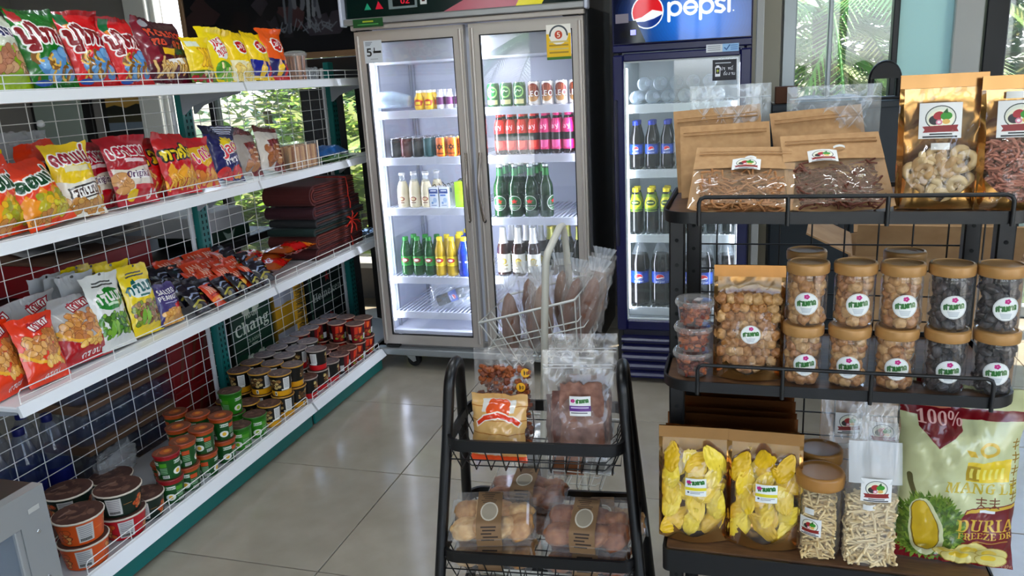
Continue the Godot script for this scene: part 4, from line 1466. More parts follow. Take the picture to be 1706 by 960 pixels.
	part(t, "energy_sticker", Geo.new().sheet(1, 1, func(u, v): return V(-0.822 + u * 0.105, 1.436 + v * 0.142, zf + 0.0035)), mat(Color.WHITE, 0.4, 0, en.tex()))
	# shelves
	var ys_l = [1.247, 1.030, 0.789, 0.448, 0.268]
	var ys_r = [1.247, 1.030, 0.742, 0.456]
	for y in ys_l:
		shelf_rack(t, FX0 + 0.045, -1.208, y, zf - 0.095, zb + 0.06, white)
	for y in ys_r:
		shelf_rack(t, -1.154, FX1 - 0.045, y, zf - 0.095, zb + 0.06, white)
	# strip lamps behind the mullion and the outer edges
	led_bar(t, V(-1.212, 0.9, zf - 0.075), 1.35, V(-1, 0, -0.75), LED)
	led_bar(t, V(-1.150, 0.9, zf - 0.075), 1.35, V(1, 0, -0.75), LED)
	led_bar(t, V(FX0 + 0.043, 0.9, zf - 0.075), 1.35, V(1, 0, -0.9), LED * 0.6)
	led_bar(t, V(FX1 - 0.043, 0.9, zf - 0.075), 1.35, V(-1, 0, -0.9), LED * 0.5)
	# contents; positions are shelf tops
	var zr = zf - 0.135
	var P = func(kind, lab, cat, x, y, z, grp, turn = 0.0): return place(kind, lab, cat, V(x, y + 0.0005, z), turn, grp)
	var g = "drinks in the steel cooler"
	# top left shelf
	for k in 7:
		var c = thing("plastic_cup", "%s clear plastic cup of the nested row on the cooler's top left shelf" % ORD[k], "cup", V(-1.630 + k * 0.011, 1.2902, zr + 0.01), 0, g)
		part(c, "cup_wall", Geo.new().lathe([Vector2(0, 0), Vector2(0.028, 0), Vector2(0.028, 0), Vector2(0.040, 0.085), Vector2(0.042, 0.087)], 16).moved(Transform3D(Basis(V(0, 0, 1), PI / 2 - 0.13), V(0.04, 0, 0))), glass(Color(0.75, 0.82, 0.88), 0.25, 0.08))
	for k in 4:
		P.call("yellow_small", "yellow drink bottle, %s of the group on the cooler's top left shelf" % ORD[k], "bottle", -1.478 + (k % 2) * 0.05, 1.247, zr - (k / 2) * 0.055, g)
	for k in 4:
		P.call("white_small", "white yogurt bottle, %s of the group beside the yellow bottles in the cooler" % ORD[k], "bottle", -1.372 + (k % 3) * 0.045, 1.247, zr - (k / 3) * 0.05, g)
	# second left shelf: dark cans then star cans
	for r in 3:
		for k in 4:
			var kind: String = ["can_dark", "can_red", "can_dark", "can_teal"][(k + r) % 4] if k != 3 else "can_teal"
			P.call(kind, "%s silver-topped can, %s of the %s row, on the cooler's second left shelf" % [{"can_dark": "black", "can_red": "dark red", "can_teal": "teal"}[kind], ORD[k], ORD[r]], "can", -1.622 + k * 0.0575, 1.030, zr - r * 0.06, g)
		for k in 3:
			P.call("can_star", "orange can with a dark star, %s of the %s row, in the steel cooler" % [ORD[k], ORD[r]], "can", -1.385 + k * 0.058, 1.030, zr - r * 0.06, g)
	# third: milk
	for r in 2:
		for k in 3:
			P.call("milk", "glass bottle of cream milk, %s of the %s row in the cooler" % [ORD[k], ["front", "rear"][r]], "bottle", -1.60 + k * 0.061 + r * 0.032, 0.789, zr - r * 0.065, g)
	for r in 3:
		for k in 2:
			P.call("milk_carton", "white and blue milk carton, %s of the %s row, beside the milk bottles" % [ORD[k], ORD[r]], "carton", -1.435 + k * 0.052 + r * 0.004, 0.789, zr + 0.005 - r * 0.042, g)
	for r in 2:
		var c = P.call("milk_carton", "lime green drink carton at the right end of the milk shelf, %s row" % ["front", "rear"][r], "carton", -1.305, 0.789, zr - r * 0.042, g)
		c.get_child(0).material_override = mat(Color(0.62, 0.80, 0.10), 0.4)
		c.get_child(1).material_override = mat(Color(0.55, 0.78, 0.12), 0.4)
		c.scale.y = 1.25
	# fourth: soda bottles
	for r in 2:
		for k in 3:
			P.call("soda_green", "green-capped soda bottle, %s of the %s row in the steel cooler" % [ORD[k], ["front", "rear"][r]], "bottle", -1.612 + k * 0.062 + r * 0.018, 0.448, zr - r * 0.063, g)
		for k in 2:
			P.call("soda_yellow", "yellow-capped soda bottle, %s of the %s row in the steel cooler" % [ORD[k], ["front", "rear"][r]], "bottle", -1.432 + k * 0.06 + r * 0.014, 0.448, zr - r * 0.063, g)
		P.call("blue_drink", "blue sports drink bottle with yellow cap, %s row of the steel cooler" % ["front", "rear"][r], "bottle", -1.305 + r * 0.012, 0.448, zr - r * 0.072, g)
		P.call("blue_drink", "blue sports drink bottle behind the yellow sodas, %s of the pair" % ["nearer", "farther"][r], "bottle", -1.375 + r * 0.015, 0.448, zr - 0.135 - r * 0.072, g)
	# lowest: a cola bottle in a clear bag
	var cb = P.call("cola_small", "cola bottle lying in a clear bag at the bottom of the cooler", "bottle", -1.46, 0.300, zr - 0.03, g, 0.0)
	cb.rotation = V(0, 0.3, -1.25)
	cb.position = V(-1.475, 0.305, zr - 0.02)
	var fb = film_bag(0.26, 0.13, 0.09, 301)
	var bg = solo("clear_bag", "crumpled clear plastic bag round the cola bottle at the cooler bottom", "bag", fb, glass(Color(0.86, 0.90, 0.95), 0.16, 0.08), V(-1.37, 0.272, zr - 0.02), 0.2)
	# right side
	for k in 3:
		P.call("can_green", "green beer can, %s from the mullion on the cooler's top right shelf" % ORD[k], "can", -1.113 + k * 0.062, 1.247, zr, g)
	for k in 4:
		P.call("can_leo", "white beer can with red oval, %s of its row in the steel cooler" % ORD[k], "can", -0.922 + k * 0.063, 1.247, zr, g)
	for r in 2:
		for k in 4:
			P.call("soda_red", "red soda bottle, %s of the %s row in the steel cooler" % [ORD[k], ["front", "rear"][r]], "bottle", -1.092 + k * 0.053, 1.030, zr - r * 0.056, g)
			P.call("soda_pink", "pink soda bottle, %s of the %s row in the steel cooler" % [ORD[k], ["front", "rear"][r]], "bottle", -0.880 + k * 0.0535, 1.030, zr - r * 0.056, g)
	for r in 3:
		for k in 4 if r == 0 else 3:
			P.call("beer_green", "green beer bottle, %s of the %s row on the cooler's right side" % [ORD[k], ORD[r]], "bottle", -1.105 + k * 0.0735 + r * 0.008, 0.742, zr - r * 0.072, g, 0.0 if k < 3 else 1.4)
		for k in 3:
			P.call("beer_brown", "white-necked beer bottle, %s of the %s row on the cooler's lowest right shelf" % [ORD[k], ORD[r]], "bottle", -1.105 + k * 0.0735 + r * 0.02, 0.456, zr - r * 0.072, g)
	for r in 2:
		for k in 3:
			P.call("beer_plain", "dark beer bottle with gold cap, %s of the %s row in the cooler" % [ORD[k], ["front", "rear"][r]], "bottle", -0.882 + k * 0.069, 0.456, zr - 0.03 - r * 0.072, g)


const LED := 0.5


func film_bag(w: float, h: float, t: float, seed_: int, nu := 22, nv := 16) -> Geo:
	# crumpled closed sheet of clear film
	var f = FastNoiseLite.new()
	f.seed = seed_
	f.frequency = 7.0
	f.noise_type = FastNoiseLite.TYPE_SIMPLEX
	var g = Geo.new()
	for s in [1.0, -1.0]:
		g.sheet(nu, nv, func(u, v):
			var bul = sqrt(maxf(0.0, sin(PI * clampf(u, 0, 1)))) * pow(maxf(0.0, sin(PI * clampf(v * 0.95, 0, 1))), 0.6)
			var d = f.get_noise_3d(u * w * 6, v * h * 6, s * 3.0)
			return V((u - 0.5) * w + d * 0.01, v * h + 0.012 * d * sin(PI * u), s * t * 0.5 * bul * (1.0 + 0.7 * d)), s)
	return g


func build_cola_cooler() -> void:
	var x0 = -0.540
	var x1 = 0.010
	var zf = -3.38
	var zb = -3.95
	var navy = mat(Color(0.035, 0.05, 0.27), 0.28)
	var navy2 = mat(Color(0.022, 0.03, 0.16), 0.4)
	var white = mat(Color(0.80, 0.84, 0.85), 0.35)
	var t = thing("cola_cooler", "navy blue single-door drink cooler with the Pepsi header behind the rack".replace("the Pepsi", "a blue cola"), "cooler")
	var mid = (x0 + x1) / 2
	part(t, "side_panel", Geo.new().box(V(x0 + 0.012, 1.0, (zf + zb) / 2), V(0.024, 2.0, zf - zb - 0.03), 0.004), mat(Color(0.10, 0.11, 0.13), 0.45))
	part(t, "side_panel", Geo.new().box(V(x1 - 0.012, 1.0, (zf + zb) / 2), V(0.024, 2.0, zf - zb - 0.03), 0.004), navy)
	part(t, "back_panel", Geo.new().box(V(mid, 1.0, zb + 0.012), V(x1 - x0 - 0.05, 2.0, 0.024), 0.002), white)
	part(t, "top_panel", Geo.new().box(V(mid, 2.0, (zf + zb) / 2), V(x1 - x0, 0.03, zf - zb), 0.004), navy)
	part(t, "liner", Geo.new().box(V(x0 + 0.030, 0.86, (zf + zb) / 2 - 0.02), V(0.012, 1.16, zf - zb - 0.07), 0.001).box(V(x1 - 0.030, 0.86, (zf + zb) / 2 - 0.02), V(0.012, 1.16, zf - zb - 0.07), 0.001).box(V(mid, 0.275, (zf + zb) / 2 - 0.02), V(x1 - x0 - 0.06, 0.02, zf - zb - 0.07), 0.001).box(V(mid, 1.445, (zf + zb) / 2 - 0.02), V(x1 - x0 - 0.06, 0.02, zf - zb - 0.07), 0.001), white)
	# louvred base
	part(t, "base_panel", Geo.new().box(V(mid, 0.135, zf - 0.03), V(x1 - x0 - 0.01, 0.236, 0.02), 0.003), navy2)
	for k in 5:
		part(t, "louvre", Geo.new().prism(PackedVector2Array([Vector2(0, 0), Vector2(0.022, 0.004), Vector2(0.022, 0.012), Vector2(0, 0.036)]), -(x1 - x0) / 2 + 0.015, (x1 - x0) / 2 - 0.015).moved(Transform3D(Basis(Vector3.UP, -PI / 2), V(mid, 0.022 + k * 0.042, zf - 0.022))), navy)
	# door
	var d = part(t, "door", Geo.new().box(V(mid, 0.857, zf - 0.012), V(0.475, 1.115, 0.008)), glass(Color(0.88, 0.95, 0.95), 0.04, 0.01))
	for b in [[x0 + 0.022, 0.044], [x1 - 0.022, 0.044]]:
		part(d, "frame_bar", Geo.new().box(V(b[0], 0.845, zf - 0.01), V(b[1], 1.185, 0.045), 0.006), navy)
	part(d, "frame_bar", Geo.new().box(V(mid, 1.426, zf - 0.01), V(x1 - x0 - 0.088, 0.030, 0.045), 0.004), navy)
	part(d, "frame_bar", Geo.new().box(V(mid, 0.279, zf - 0.01), V(x1 - x0 - 0.088, 0.048, 0.045), 0.006), navy)
	part(d, "handle", Geo.new().box(V(x0 + 0.012, 0.95, zf + 0.016), V(0.014, 0.62, 0.012), 0.004), navy2)
	for b in [[x0 + 0.048, 0.857, 0.006, 1.11], [x1 - 0.048, 0.857, 0.006, 1.11], [mid, 0.306, 0.45, 0.006], [mid, 1.408, 0.45, 0.006]]:
		part(d, "gasket", Geo.new().box(V(b[0], b[1], zf - 0.004), V(b[2], b[3], 0.012)), white)
	part(t, "cross_bar", Geo.new().box(V(mid, 1.462, zf - 0.016), V(x1 - x0, 0.030, 0.05), 0.004), navy)
	# header sign, slightly bowed
	var p = Paint.new(512, 476, Color(0.012, 0.03, 0.13))
	for k in 26:
		var u = k / 25.0
		p.ell(320, 400, 330 * (1.0 - u * 0.85), 250 * (1.0 - u * 0.85), Color(0.012, 0.03, 0.13).lerp(Color(0.08, 0.46, 0.90), pow(u, 0.8)))
	pepsi_globe(p, 133, 366, 62)
	var wh = Color(0.96, 0.97, 0.98)
	var lw = 12.0
	# p e p s i drawn with a round pen
	var bx = 208.0
	var by = 362.0
	p.arc(bx + 28, by, 22, 0, TAU, lw, wh)
	p.line([[bx + 6, by - 20], [bx + 6, by + 42]], lw, wh)
	p.arc(bx + 86, by, 22, 0.5, TAU, lw, wh)
	p.line([[bx + 65, by], [bx + 107, by]], lw * 0.8, wh)
	p.arc(bx + 144, by, 22, 0, TAU, lw, wh)
	p.line([[bx + 122, by - 20], [bx + 122, by + 42]], lw, wh)
	p.line([[bx + 206, by - 18], [bx + 190, by - 23], [bx + 178, by - 14], [bx + 184, by - 3], [bx + 200, by + 3], [bx + 207, by + 13], [bx + 196, by + 22], [bx + 177, by + 19]], lw, wh)
	p.line([[bx + 224, by - 20], [bx + 224, by + 21]], lw, wh)
	p.ell(bx + 224, by - 38, 8, 8, wh)
	p.ell(bx + 240, by + 20, 3, 3, wh)
	p.poly([[0, 394], [88, 394], [124, 472], [124, 476], [0, 476]], Color(0.018, 0.022, 0.10))
	p.rect(28, 428, 62, 26, Color(0.01, 0.01, 0.03))
	p.rect(8, 366, 52, 34, Color(0.42, 0.40, 0.44))  # small grey patch at the sign's left edge
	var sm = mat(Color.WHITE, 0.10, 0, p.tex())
	sm.emission_enabled = true
	sm.emission = Color.BLACK
	sm.emission_texture = sm.albedo_texture
	sm.emission_energy_multiplier = 0.3
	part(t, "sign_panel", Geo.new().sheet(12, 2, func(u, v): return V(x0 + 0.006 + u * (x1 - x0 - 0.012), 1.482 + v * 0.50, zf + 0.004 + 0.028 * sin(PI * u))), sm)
	part(t, "digit_display", Geo.new().box(V(-0.452, 1.523, zf + 0.022), V(0.022, 0.020, 0.003)), glow(Color(0.12, 0.14, 0.9), 1.2))
	part(t, "sign_backing", Geo.new().box(V(mid, 1.73, zf - 0.02), V(x1 - x0, 0.51, 0.04), 0.004), navy)
	var e1 = Paint.new(128, 32, Color(0.55, 0.72, 0.88))
	e1.rect(0, 0, 64, 32, Color(0.80, 0.82, 0.84))
	e1.line([[72, 16], [80, 24], [92, 6]], 4, Color(0.10, 0.30, 0.55))
	for k in 3:
		e1.rect(6, 6 + k * 8, 50, 3, Color(0.50, 0.52, 0.55))
		e1.rect(96, 6 + k * 8, 28, 3, Color(0.25, 0.45, 0.70))
	part(t, "saving_sticker", Geo.new().sheet(1, 1, func(u, v): return V(-0.165 + u * 0.125, 1.428 + v * 0.030, zf + 0.0136)), mat(Color.WHITE, 0.4, 0, e1.tex()))
	var e2 = Paint.new(128, 104, Color(0.02, 0.025, 0.09))
	e2.rect(14, 34, 28, 50, Color(0.90, 0.91, 0.93))
	e2.rect(20, 28, 16, 8, Color(0.90, 0.91, 0.93))
	e2.rect(18, 40, 20, 30, Color(0.03, 0.04, 0.10))
	e2.poly([[30, 42], [20, 58], [28, 58], [24, 70], [36, 52], [28, 52]], Color(0.75, 0.80, 0.20))
	e2.rect(14, 14, 84, 5, Color(0.75, 0.77, 0.80))
	e2.thai("ประหยัด", 84, 46, 11, Color(0.92, 0.93, 0.95), 2.4)
	e2.thai("พลังงาน", 84, 72, 11, Color(0.92, 0.93, 0.95), 2.4)
	part(t, "energy_sticker", Geo.new().sheet(1, 1, func(u, v): return V(-0.140 + u * 0.092, 1.318 + v * 0.080, zf + 0.0005)), mat(Color.WHITE, 0.4, 0, e2.tex()))
	for y in [1.232, 0.957, 0.672, 0.338]:
		shelf_rack(t, x0 + 0.045, x1 - 0.045, y, zf - 0.075, zb + 0.06, white)
	led_bar(t, V(x0 + 0.046, 0.86, zf - 0.06), 1.05, V(1, 0, -0.9), LED * 0.30)
	led_bar(t, V(x1 - 0.046, 0.86, zf - 0.06), 1.05, V(-1, 0, -0.9), LED * 0.34)
	var g = "drinks in the cola cooler"
	var zr = zf - 0.115
	var rows = ["front", "rear"]
	for r in 2:
		for k in 6 if r == 0 else 5:
			var c = place("clear_bottle", "clear bottle lying base outward, %s of the %s row in the cola cooler" % [ORD[k], ["lower", "upper"][r]], "bottle", V(-0.460 + k * 0.068 + r * 0.034, 1.232 + 0.030 + r * 0.055, zf - 0.085), 0, g)
			c.rotation.x = -PI / 2
	for r in 2:
		for k in 7:
			place("cola_small", "cola bottle, %s of the %s row on the cola cooler's second shelf" % [ORD[k], rows[r]], "bottle", V(-0.463 + k * 0.0665, 0.9575, zr - r * 0.066), 0, g)
			place("lime_drink", "yellow-capped lime drink, %s of the %s row in the cola cooler" % [ORD[k], rows[r]], "bottle", V(-0.468 + k * 0.0665, 0.6725, zr - r * 0.062), 0, g)
	for k in 5:
		place("cola_big", "large cola bottle, %s of the row at the cola cooler's bottom" % ORD[k], "bottle", V(-0.455 + k * 0.0945, 0.3385, zr - 0.012), 0, g)


# ---------------------------------------------------------------- snack bags
func bag_geo(w: float, h: float, t: float, seed_: int, fill := 0.5, nu := 20, nv := 26) -> Geo:
	var f = FastNoiseLite.new()
	f.seed = seed_
	f.frequency = 1.0
	f.noise_type = FastNoiseLite.TYPE_SIMPLEX_SMOOTH
	f.fractal_octaves = 3
	var ph = fmod(seed_ * 1.7, 6.0)
	var amp = clampf(w / 0.16, 0.3, 1.2) * 1.15
	amp *= amp
	var g = Geo.new()
	for s in [1.0, -1.0]:
		g.sheet(nu, nv, func(u, v):
			var edge = minf(v, 1.0 - v)
			var pv = smoothstep(0.03, 0.30 - 0.14 * fill, v) * smoothstep(0.05, 0.52 - 0.24 * fill, 1.0 - v)
			var pu = pow(maxf(0.0, sin(PI * u)), 0.62)
			var nz = f.get_noise_3d(u * 3.2, v * 3.6, s * 2.0)
			var pl = exp(-maxf(0.0, edge - 0.045) / 0.07)
			var z = t * 0.5 * pu * pv * (1.0 + 0.22 * nz)
			z += amp * pl * 0.0022 * sin(u * 46.0 + ph + 2.0 * f.get_noise_2d(u * 5, 3)) * sin(PI * u)
			z += amp * 0.004 * f.get_noise_3d(u * 9, v * 9, s * 5.0) * pu * (0.3 + pv)
			var wx = w * (1.0 - 0.07 * pv + 0.012 * f.get_noise_2d(v * 4, ph))
			var back = 0.0015 if edge < 0.05 else 0.0
			var bend = amp * 0.012 * sin(ph + u * 3.0) * smoothstep(0.86, 1.0, v)
			return V((u - 0.5) * wx + 0.004 * f.get_noise_2d(v * 6, u), v * h + 0.006 * f.get_noise_2d(u * 3, 9.0) * v - 0.02 * h * absf(u - 0.5) * pv, s * (z * 1.0 + back) + bend), s)
	return g


func foil(tex: Texture2D, rough := 0.26) -> StandardMaterial3D:
	var m = mat(Color.WHITE, rough, 0.0, tex)
	m.clearcoat_enabled = true
	m.clearcoat = 0.5
	m.clearcoat_roughness = 0.12
	return m


func plain_foil(c: Color, rough := 0.3, metal := 0.0) -> StandardMaterial3D:
	var m = mat(c, rough, metal)
	m.clearcoat_enabled = true
	m.clearcoat = 0.5
	m.clearcoat_roughness = 0.12
	return m


func fries(p: Paint, r: RandomNumberGenerator, y0: float, n: int, c: Color, e: Color) -> void:
	for k in n:
		var x = 8 + r.randf() * 184
		var y = y0 + r.randf() * (244 - y0)
		var a = r.randf_range(-0.7, 0.7)
		var d = Vector2(sin(a), -cos(a)) * r.randf_range(24, 46)
		p.line([[x, y], [x + d.x, y + d.y]], 12, e)
		p.line([[x, y], [x + d.x, y + d.y]], 9, c.lightened(r.randf() * 0.15))


func bag_print(kind: String) -> ImageTexture:
	var r = RandomNumberGenerator.new()
	r.seed = kind.hash() & 0xffff
	var p: Paint
	var white = Color(0.95, 0.94, 0.92)
	match kind:
		"lime":
			p = Paint.new(200, 260, Color(0.52, 0.66, 0.10))
			p.rect(0, 0, 200, 128, Color(0.82, 0.84, 0.76))
			p.poly([[0, 128], [200, 112], [200, 150], [0, 150]], Color(0.60, 0.72, 0.20))
			p.thai("อบกรอบ", 100, 70, 40, Color(0.08, 0.10, 0.34), 9, -0.06, white, 5)
			p.bits(r, Rect2(10, 130, 180, 70), 34, 22, 15, [Color(0.78, 0.58, 0.40), Color(0.70, 0.46, 0.34), Color(0.84, 0.66, 0.48)], Color(0.40, 0.20, 0.12))
			p.rect(0, 214, 200, 46, Color(0.60, 0.72, 0.10))
		"crab_green", "crab_red":
			var base = Color(0.03, 0.42, 0.08) if kind == "crab_green" else Color(0.82, 0.06, 0.09)
			p = Paint.new(200, 260, base)
			p.rect(0, 0, 200, 16, base.darkened(0.25))
			p.poly([[10, 6], [60, 12], [54, 52], [26, 64], [8, 44]], Color(0.05, 0.40, 0.20) if kind == "crab_red" else Color(0.72, 0.10, 0.12))
			p.poly([[20, 52], [64, 44], [70, 62], [26, 74]], Color(0.90, 0.50, 0.10) if kind == "crab_red" else Color(0.30, 0.62, 0.10))
			for c in [[60, 196, 34], [110, 176, 36], [150, 158, 32], [90, 222, 34], [160, 214, 30]]:
				p.ell(c[0], c[1], c[2], c[2] * 0.8, Color(0.30, 0.52, 0.74))
				p.ell(c[0] - 4, c[1] - 5, c[2] * 0.7, c[2] * 0.5, Color(0.44, 0.64, 0.82))
			for k in 11:
				var x = 34 + r.randf() * 140
				var y = 160 + r.randf() * 76
				p.arc(x, y, r.randf_range(12, 24), r.randf() * 3.0, r.randf() * 3.0 + 2.4, 11, Color(0.50, 0.32, 0.08))
				p.arc(x, y, r.randf_range(12, 24), r.randf() * 3.0, r.randf() * 3.0 + 2.0, 8, Color(0.88, 0.70, 0.30))
			p.thai("ปูไทย", 104, 98, 58, Color(0.52, 0.02, 0.08), 15, 0.02, white, 6)
			p.rect(0, 244, 200, 16, base.darkened(0.2))
			p.ell(40, 244, 34, 10, Color(0.10, 0.28, 0.60))
		"maroon":
			p = Paint.new(200, 260, Color(0.30, 0.03, 0.10))
			p.rect(0, 0, 200, 120, Color(0.24, 0.05, 0.12))
			p.poly([[0, 0], [34, 0], [62, 180], [0, 190]], Color(0.48, 0.03, 0.14))
			p.ell(52, 24, 20, 16, Color(0.60, 0.60, 0.62))
			p.thai("หอยลาย", 128, 66, 30, Color(0.80, 0.26, 0.16), 8, 0.04, Color(0.10, 0.02, 0.05), 3)
			p.thai("ทอดกรอบ", 134, 108, 24, Color(0.82, 0.28, 0.18), 7, 0.04, Color(0.10, 0.02, 0.05), 3)
			p.rect(70, 128, 50, 26, Color(0.90, 0.72, 0.10))
			p.poly([[60, 178], [200, 150], [200, 176], [64, 206]], white)
			p.poly([[120, 128], [190, 116], [196, 140], [130, 152]], Color(0.10, 0.30, 0.18))
			fries(p, r, 205, 22, Color(0.86, 0.70, 0.40), Color(0.50, 0.30, 0.10))
		"banana":
			p = Paint.new(200, 260, Color(0.93, 0.80, 0.06))
			for k in 7:
				p.arc(36 + k * 22, 120, 70, -0.7, 0.8, 22, Color(0.72, 0.44, 0.04))
				p.arc(36 + k * 22, 120, 70, -0.65, 0.75, 17, Color(0.96, 0.76, 0.10))
			p.rect(0, 196, 200, 64, Color(0.34, 0.44, 0.10))
			p.bits(r, Rect2(10, 200, 180, 50), 22, 14, 12, [Color(0.90, 0.84, 0.60), Color(0.70, 0.10, 0.16)], Color(0.20, 0.20, 0.06))
			p.rect(20, 24, 100, 34, Color(0.86, 0.88, 0.80))
		"jack":
			p = Paint.new(200, 260, Color(0.95, 0.84, 0.04))
			p.poly([[40, 70], [150, 40], [176, 120], [120, 160], [60, 150]], white)
			p.text(FB, "JACK", 108, 78, 38, Color(0.82, 0.06, 0.10), -0.24)
			p.text(FB, "'nJILL", 112, 122, 34, Color(0.82, 0.06, 0.10), -0.24)
			p.ell(90, 208, 60, 42, Color(0.30, 0.58, 0.12))
			p.bits(r, Rect2(60, 180, 130, 70), 20, 16, 10, [Color(0.96, 0.90, 0.66), Color(0.50, 0.76, 0.20)], Color(0.25, 0.36, 0.06))
		"chip_yellow", "chip_blue", "chip_orange":
			p = Paint.new(200, 260, Color(0.95, 0.80, 0.04) if kind != "chip_orange" else Color(0.90, 0.34, 0.05))
			if kind == "chip_yellow":
				p.poly([[0, 150], [200, 176], [200, 260], [0, 260]], Color(0.92, 0.88, 0.70))
				p.bits(r, Rect2(30, 180, 150, 70), 16, 26, 14, [Color(0.94, 0.80, 0.40), Color(0.96, 0.86, 0.50)], Color(0.60, 0.40, 0.10))
			else:
				p.poly([[0, 148], [90, 166], [200, 160], [200, 260], [0, 260]], Color(0.05, 0.10, 0.52) if kind == "chip_blue" else Color(0.10, 0.10, 0.36))
				p.ell(84, 214, 26, 38, Color(0.95, 0.78, 0.10))
				p.ell(150, 208, 22, 34, Color(0.84, 0.14, 0.16))
				p.ell(84, 176, 12, 14, Color(0.86, 0.64, 0.46))
				p.ell(150, 170, 11, 13, Color(0.86, 0.64, 0.46))
				p.rect(0, 238, 200, 22, Color(0.95, 0.80, 0.05) if kind == "chip_blue" else Color(0.80, 0.12, 0.08))
			p.ell(104, 86, 52, 40, Color(0.95, 0.93, 0.86), -0.15)
			p.ell(104, 86, 44, 33, Color(0.74, 0.08, 0.10), -0.15)
			p.text(FB, "Lay's", 104, 84, 34, white, -0.18)
		"corn", "corn_red":
			p = Paint.new(200, 260, Color(0.90, 0.24, 0.03))
			p.rect(0, 0, 200, 60, Color(0.86, 0.20, 0.04))
			p.poly([[0, 160], [30, 130], [50, 160], [90, 118], [110, 150], [150, 112], [172, 140], [200, 120], [200, 230], [0, 246]], Color(0.92, 0.56, 0.06))
			p.poly([[40, 190], [80, 140], [110, 170], [150, 130], [180, 170], [190, 220], [60, 240]], Color(0.72, 0.66, 0.05))
			p.bits(r, Rect2(50, 150, 130, 80), 24, 14, 14, [Color(0.82, 0.78, 0.10), Color(0.90, 0.70, 0.08), Color(0.60, 0.60, 0.05)], Color(0.62, 0.42, 0.03))
			p.bits(r, Rect2(20, 210, 70, 40), 10, 16, 10, [Color(0.80, 0.54, 0.24)], Color(0.45, 0.24, 0.08))
			p.thai("คอนเน่", 104, 92, 50, Color(0.02, 0.26, 0.12), 13, -0.10, white, 6)
		"corn_white":
			p = Paint.new(200, 260, Color(0.93, 0.78, 0.06))
			p.poly([[0, 130], [60, 146], [110, 138], [200, 124], [200, 260], [0, 260]], Color(0.90, 0.88, 0.82))
			p.thai("คอนเน่", 100, 56, 46, Color(0.60, 0.10, 0.18), 11, -0.06, white, 5)
			p.rect(40, 84, 120, 20, Color(0.92, 0.88, 0.70))
			p.rect(20, 108, 160, 16, Color(0.95, 0.80, 0.05))
			p.poly([[26, 160], [170, 144], [176, 190], [30, 208]], Color(0.20, 0.18, 0.16))
			p.poly([[32, 166], [164, 150], [170, 186], [36, 202]], white)
			p.thai("รสเนย", 102, 176, 22, Color(0.25, 0.16, 0.14), 5, -0.1)
			p.bits(r, Rect2(10, 204, 180, 46), 30, 18, 12, [Color(0.84, 0.64, 0.32), Color(0.78, 0.54, 0.24)], Color(0.46, 0.26, 0.08))
		"crimson":
			p = Paint.new(200, 260, Color(0.66, 0.02, 0.11))
			p.thai("เอามาน", 104, 62, 42, Color(0.72, 0.06, 0.20), 10, -0.05, white, 5)
			p.rect(54, 92, 100, 14, Color(0.90, 0.80, 0.80))
			p.poly([[6, 118], [60, 134], [194, 112], [194, 196], [140, 214], [40, 222], [10, 190]], Color(0.86, 0.82, 0.76))
			p.bits(r, Rect2(10, 150, 50, 60), 9, 20, 13, [Color(0.80, 0.58, 0.34)], Color(0.48, 0.28, 0.14))
			p.rect(60, 140, 100, 28, white)
			p.text(FB, "Original", 110, 154, 24, Color(0.28, 0.10, 0.30))
			p.rect(70, 190, 124, 62, Color(0.76, 0.03, 0.12))
			p.ell(64, 226, 22, 22, Color(0.93, 0.78, 0.08))
			p.thai("งา", 168, 228, 30, white, 8)
		"jas":
			p = Paint.new(200, 260, Color(0.74, 0.04, 0.06))
			p.thai("แจส", 104, 84, 62, Color(0.86, 0.66, 0.08), 14, -0.05, Color(0.08, 0.05, 0.03), 7)
			fries(p, r, 150, 20, Color(0.82, 0.54, 0.20), Color(0.44, 0.20, 0.05))
		"twist":
			p = Paint.new(200, 260, Color(0.78, 0.03, 0.07))
			fries(p, r, 176, 30, Color(0.92, 0.64, 0.12), Color(0.60, 0.30, 0.04))
			p.poly([[20, 160], [40, 130], [60, 170], [100, 140], [130, 168], [160, 126], [184, 168], [190, 200], [20, 200]], Color(0.92, 0.62, 0.12))
			fries(p, r, 196, 16, Color(0.94, 0.70, 0.20), Color(0.60, 0.30, 0.04))
			p.thai("ทวสโก", 106, 96, 50, Color(0.94, 0.82, 0.12), 12, -0.06, Color(0.06, 0.03, 0.03), 7)
		"chili":
			p = Paint.new(200, 260, Color(0.80, 0.06, 0.12))
			p.poly([[10, 60], [190, 40], [190, 110], [100, 160], [20, 120]], Color(0.92, 0.70, 0.10))
			p.thai("เลย", 100, 92, 46, Color(0.86, 0.20, 0.34), 10, -0.3, white, 4)
			p.bits(r, Rect2(20, 180, 160, 70), 14, 28, 18, [Color(0.90, 0.62, 0.24), Color(0.84, 0.50, 0.20)], Color(0.50, 0.16, 0.06))
		"navy":
			p = Paint.new(200, 260, Color(0.05, 0.06, 0.34))
			p.rect(0, 0, 200, 44, Color(0.04, 0.05, 0.20))
			for k in 4:
				p.line([[60 + k * 10, 10 + k * 8], [180, 6 + k * 9]], 4, Color(0.80, 0.82, 0.88))
			var st = []
			for k in 24:
				var rr = 62.0 if k % 2 == 0 else 44.0
				st.append([120 + sin(TAU * k / 24) * rr * 1.15, 92 - cos(TAU * k / 24) * rr * 0.7])
			p.poly(st, Color(0.96, 0.82, 0.05))
			p.text(FB, "Jaxx", 120, 112, 52, Color(0.86, 0.22, 0.26), -0.35, white, 5)
			p.thai("สาหราย", 124, 166, 20, white, 5, -0.3)
			p.bits(r, Rect2(30, 200, 150, 50), 14, 22, 16, [Color(0.90, 0.66, 0.26), Color(0.84, 0.20, 0.20)], Color(0.40, 0.10, 0.10))
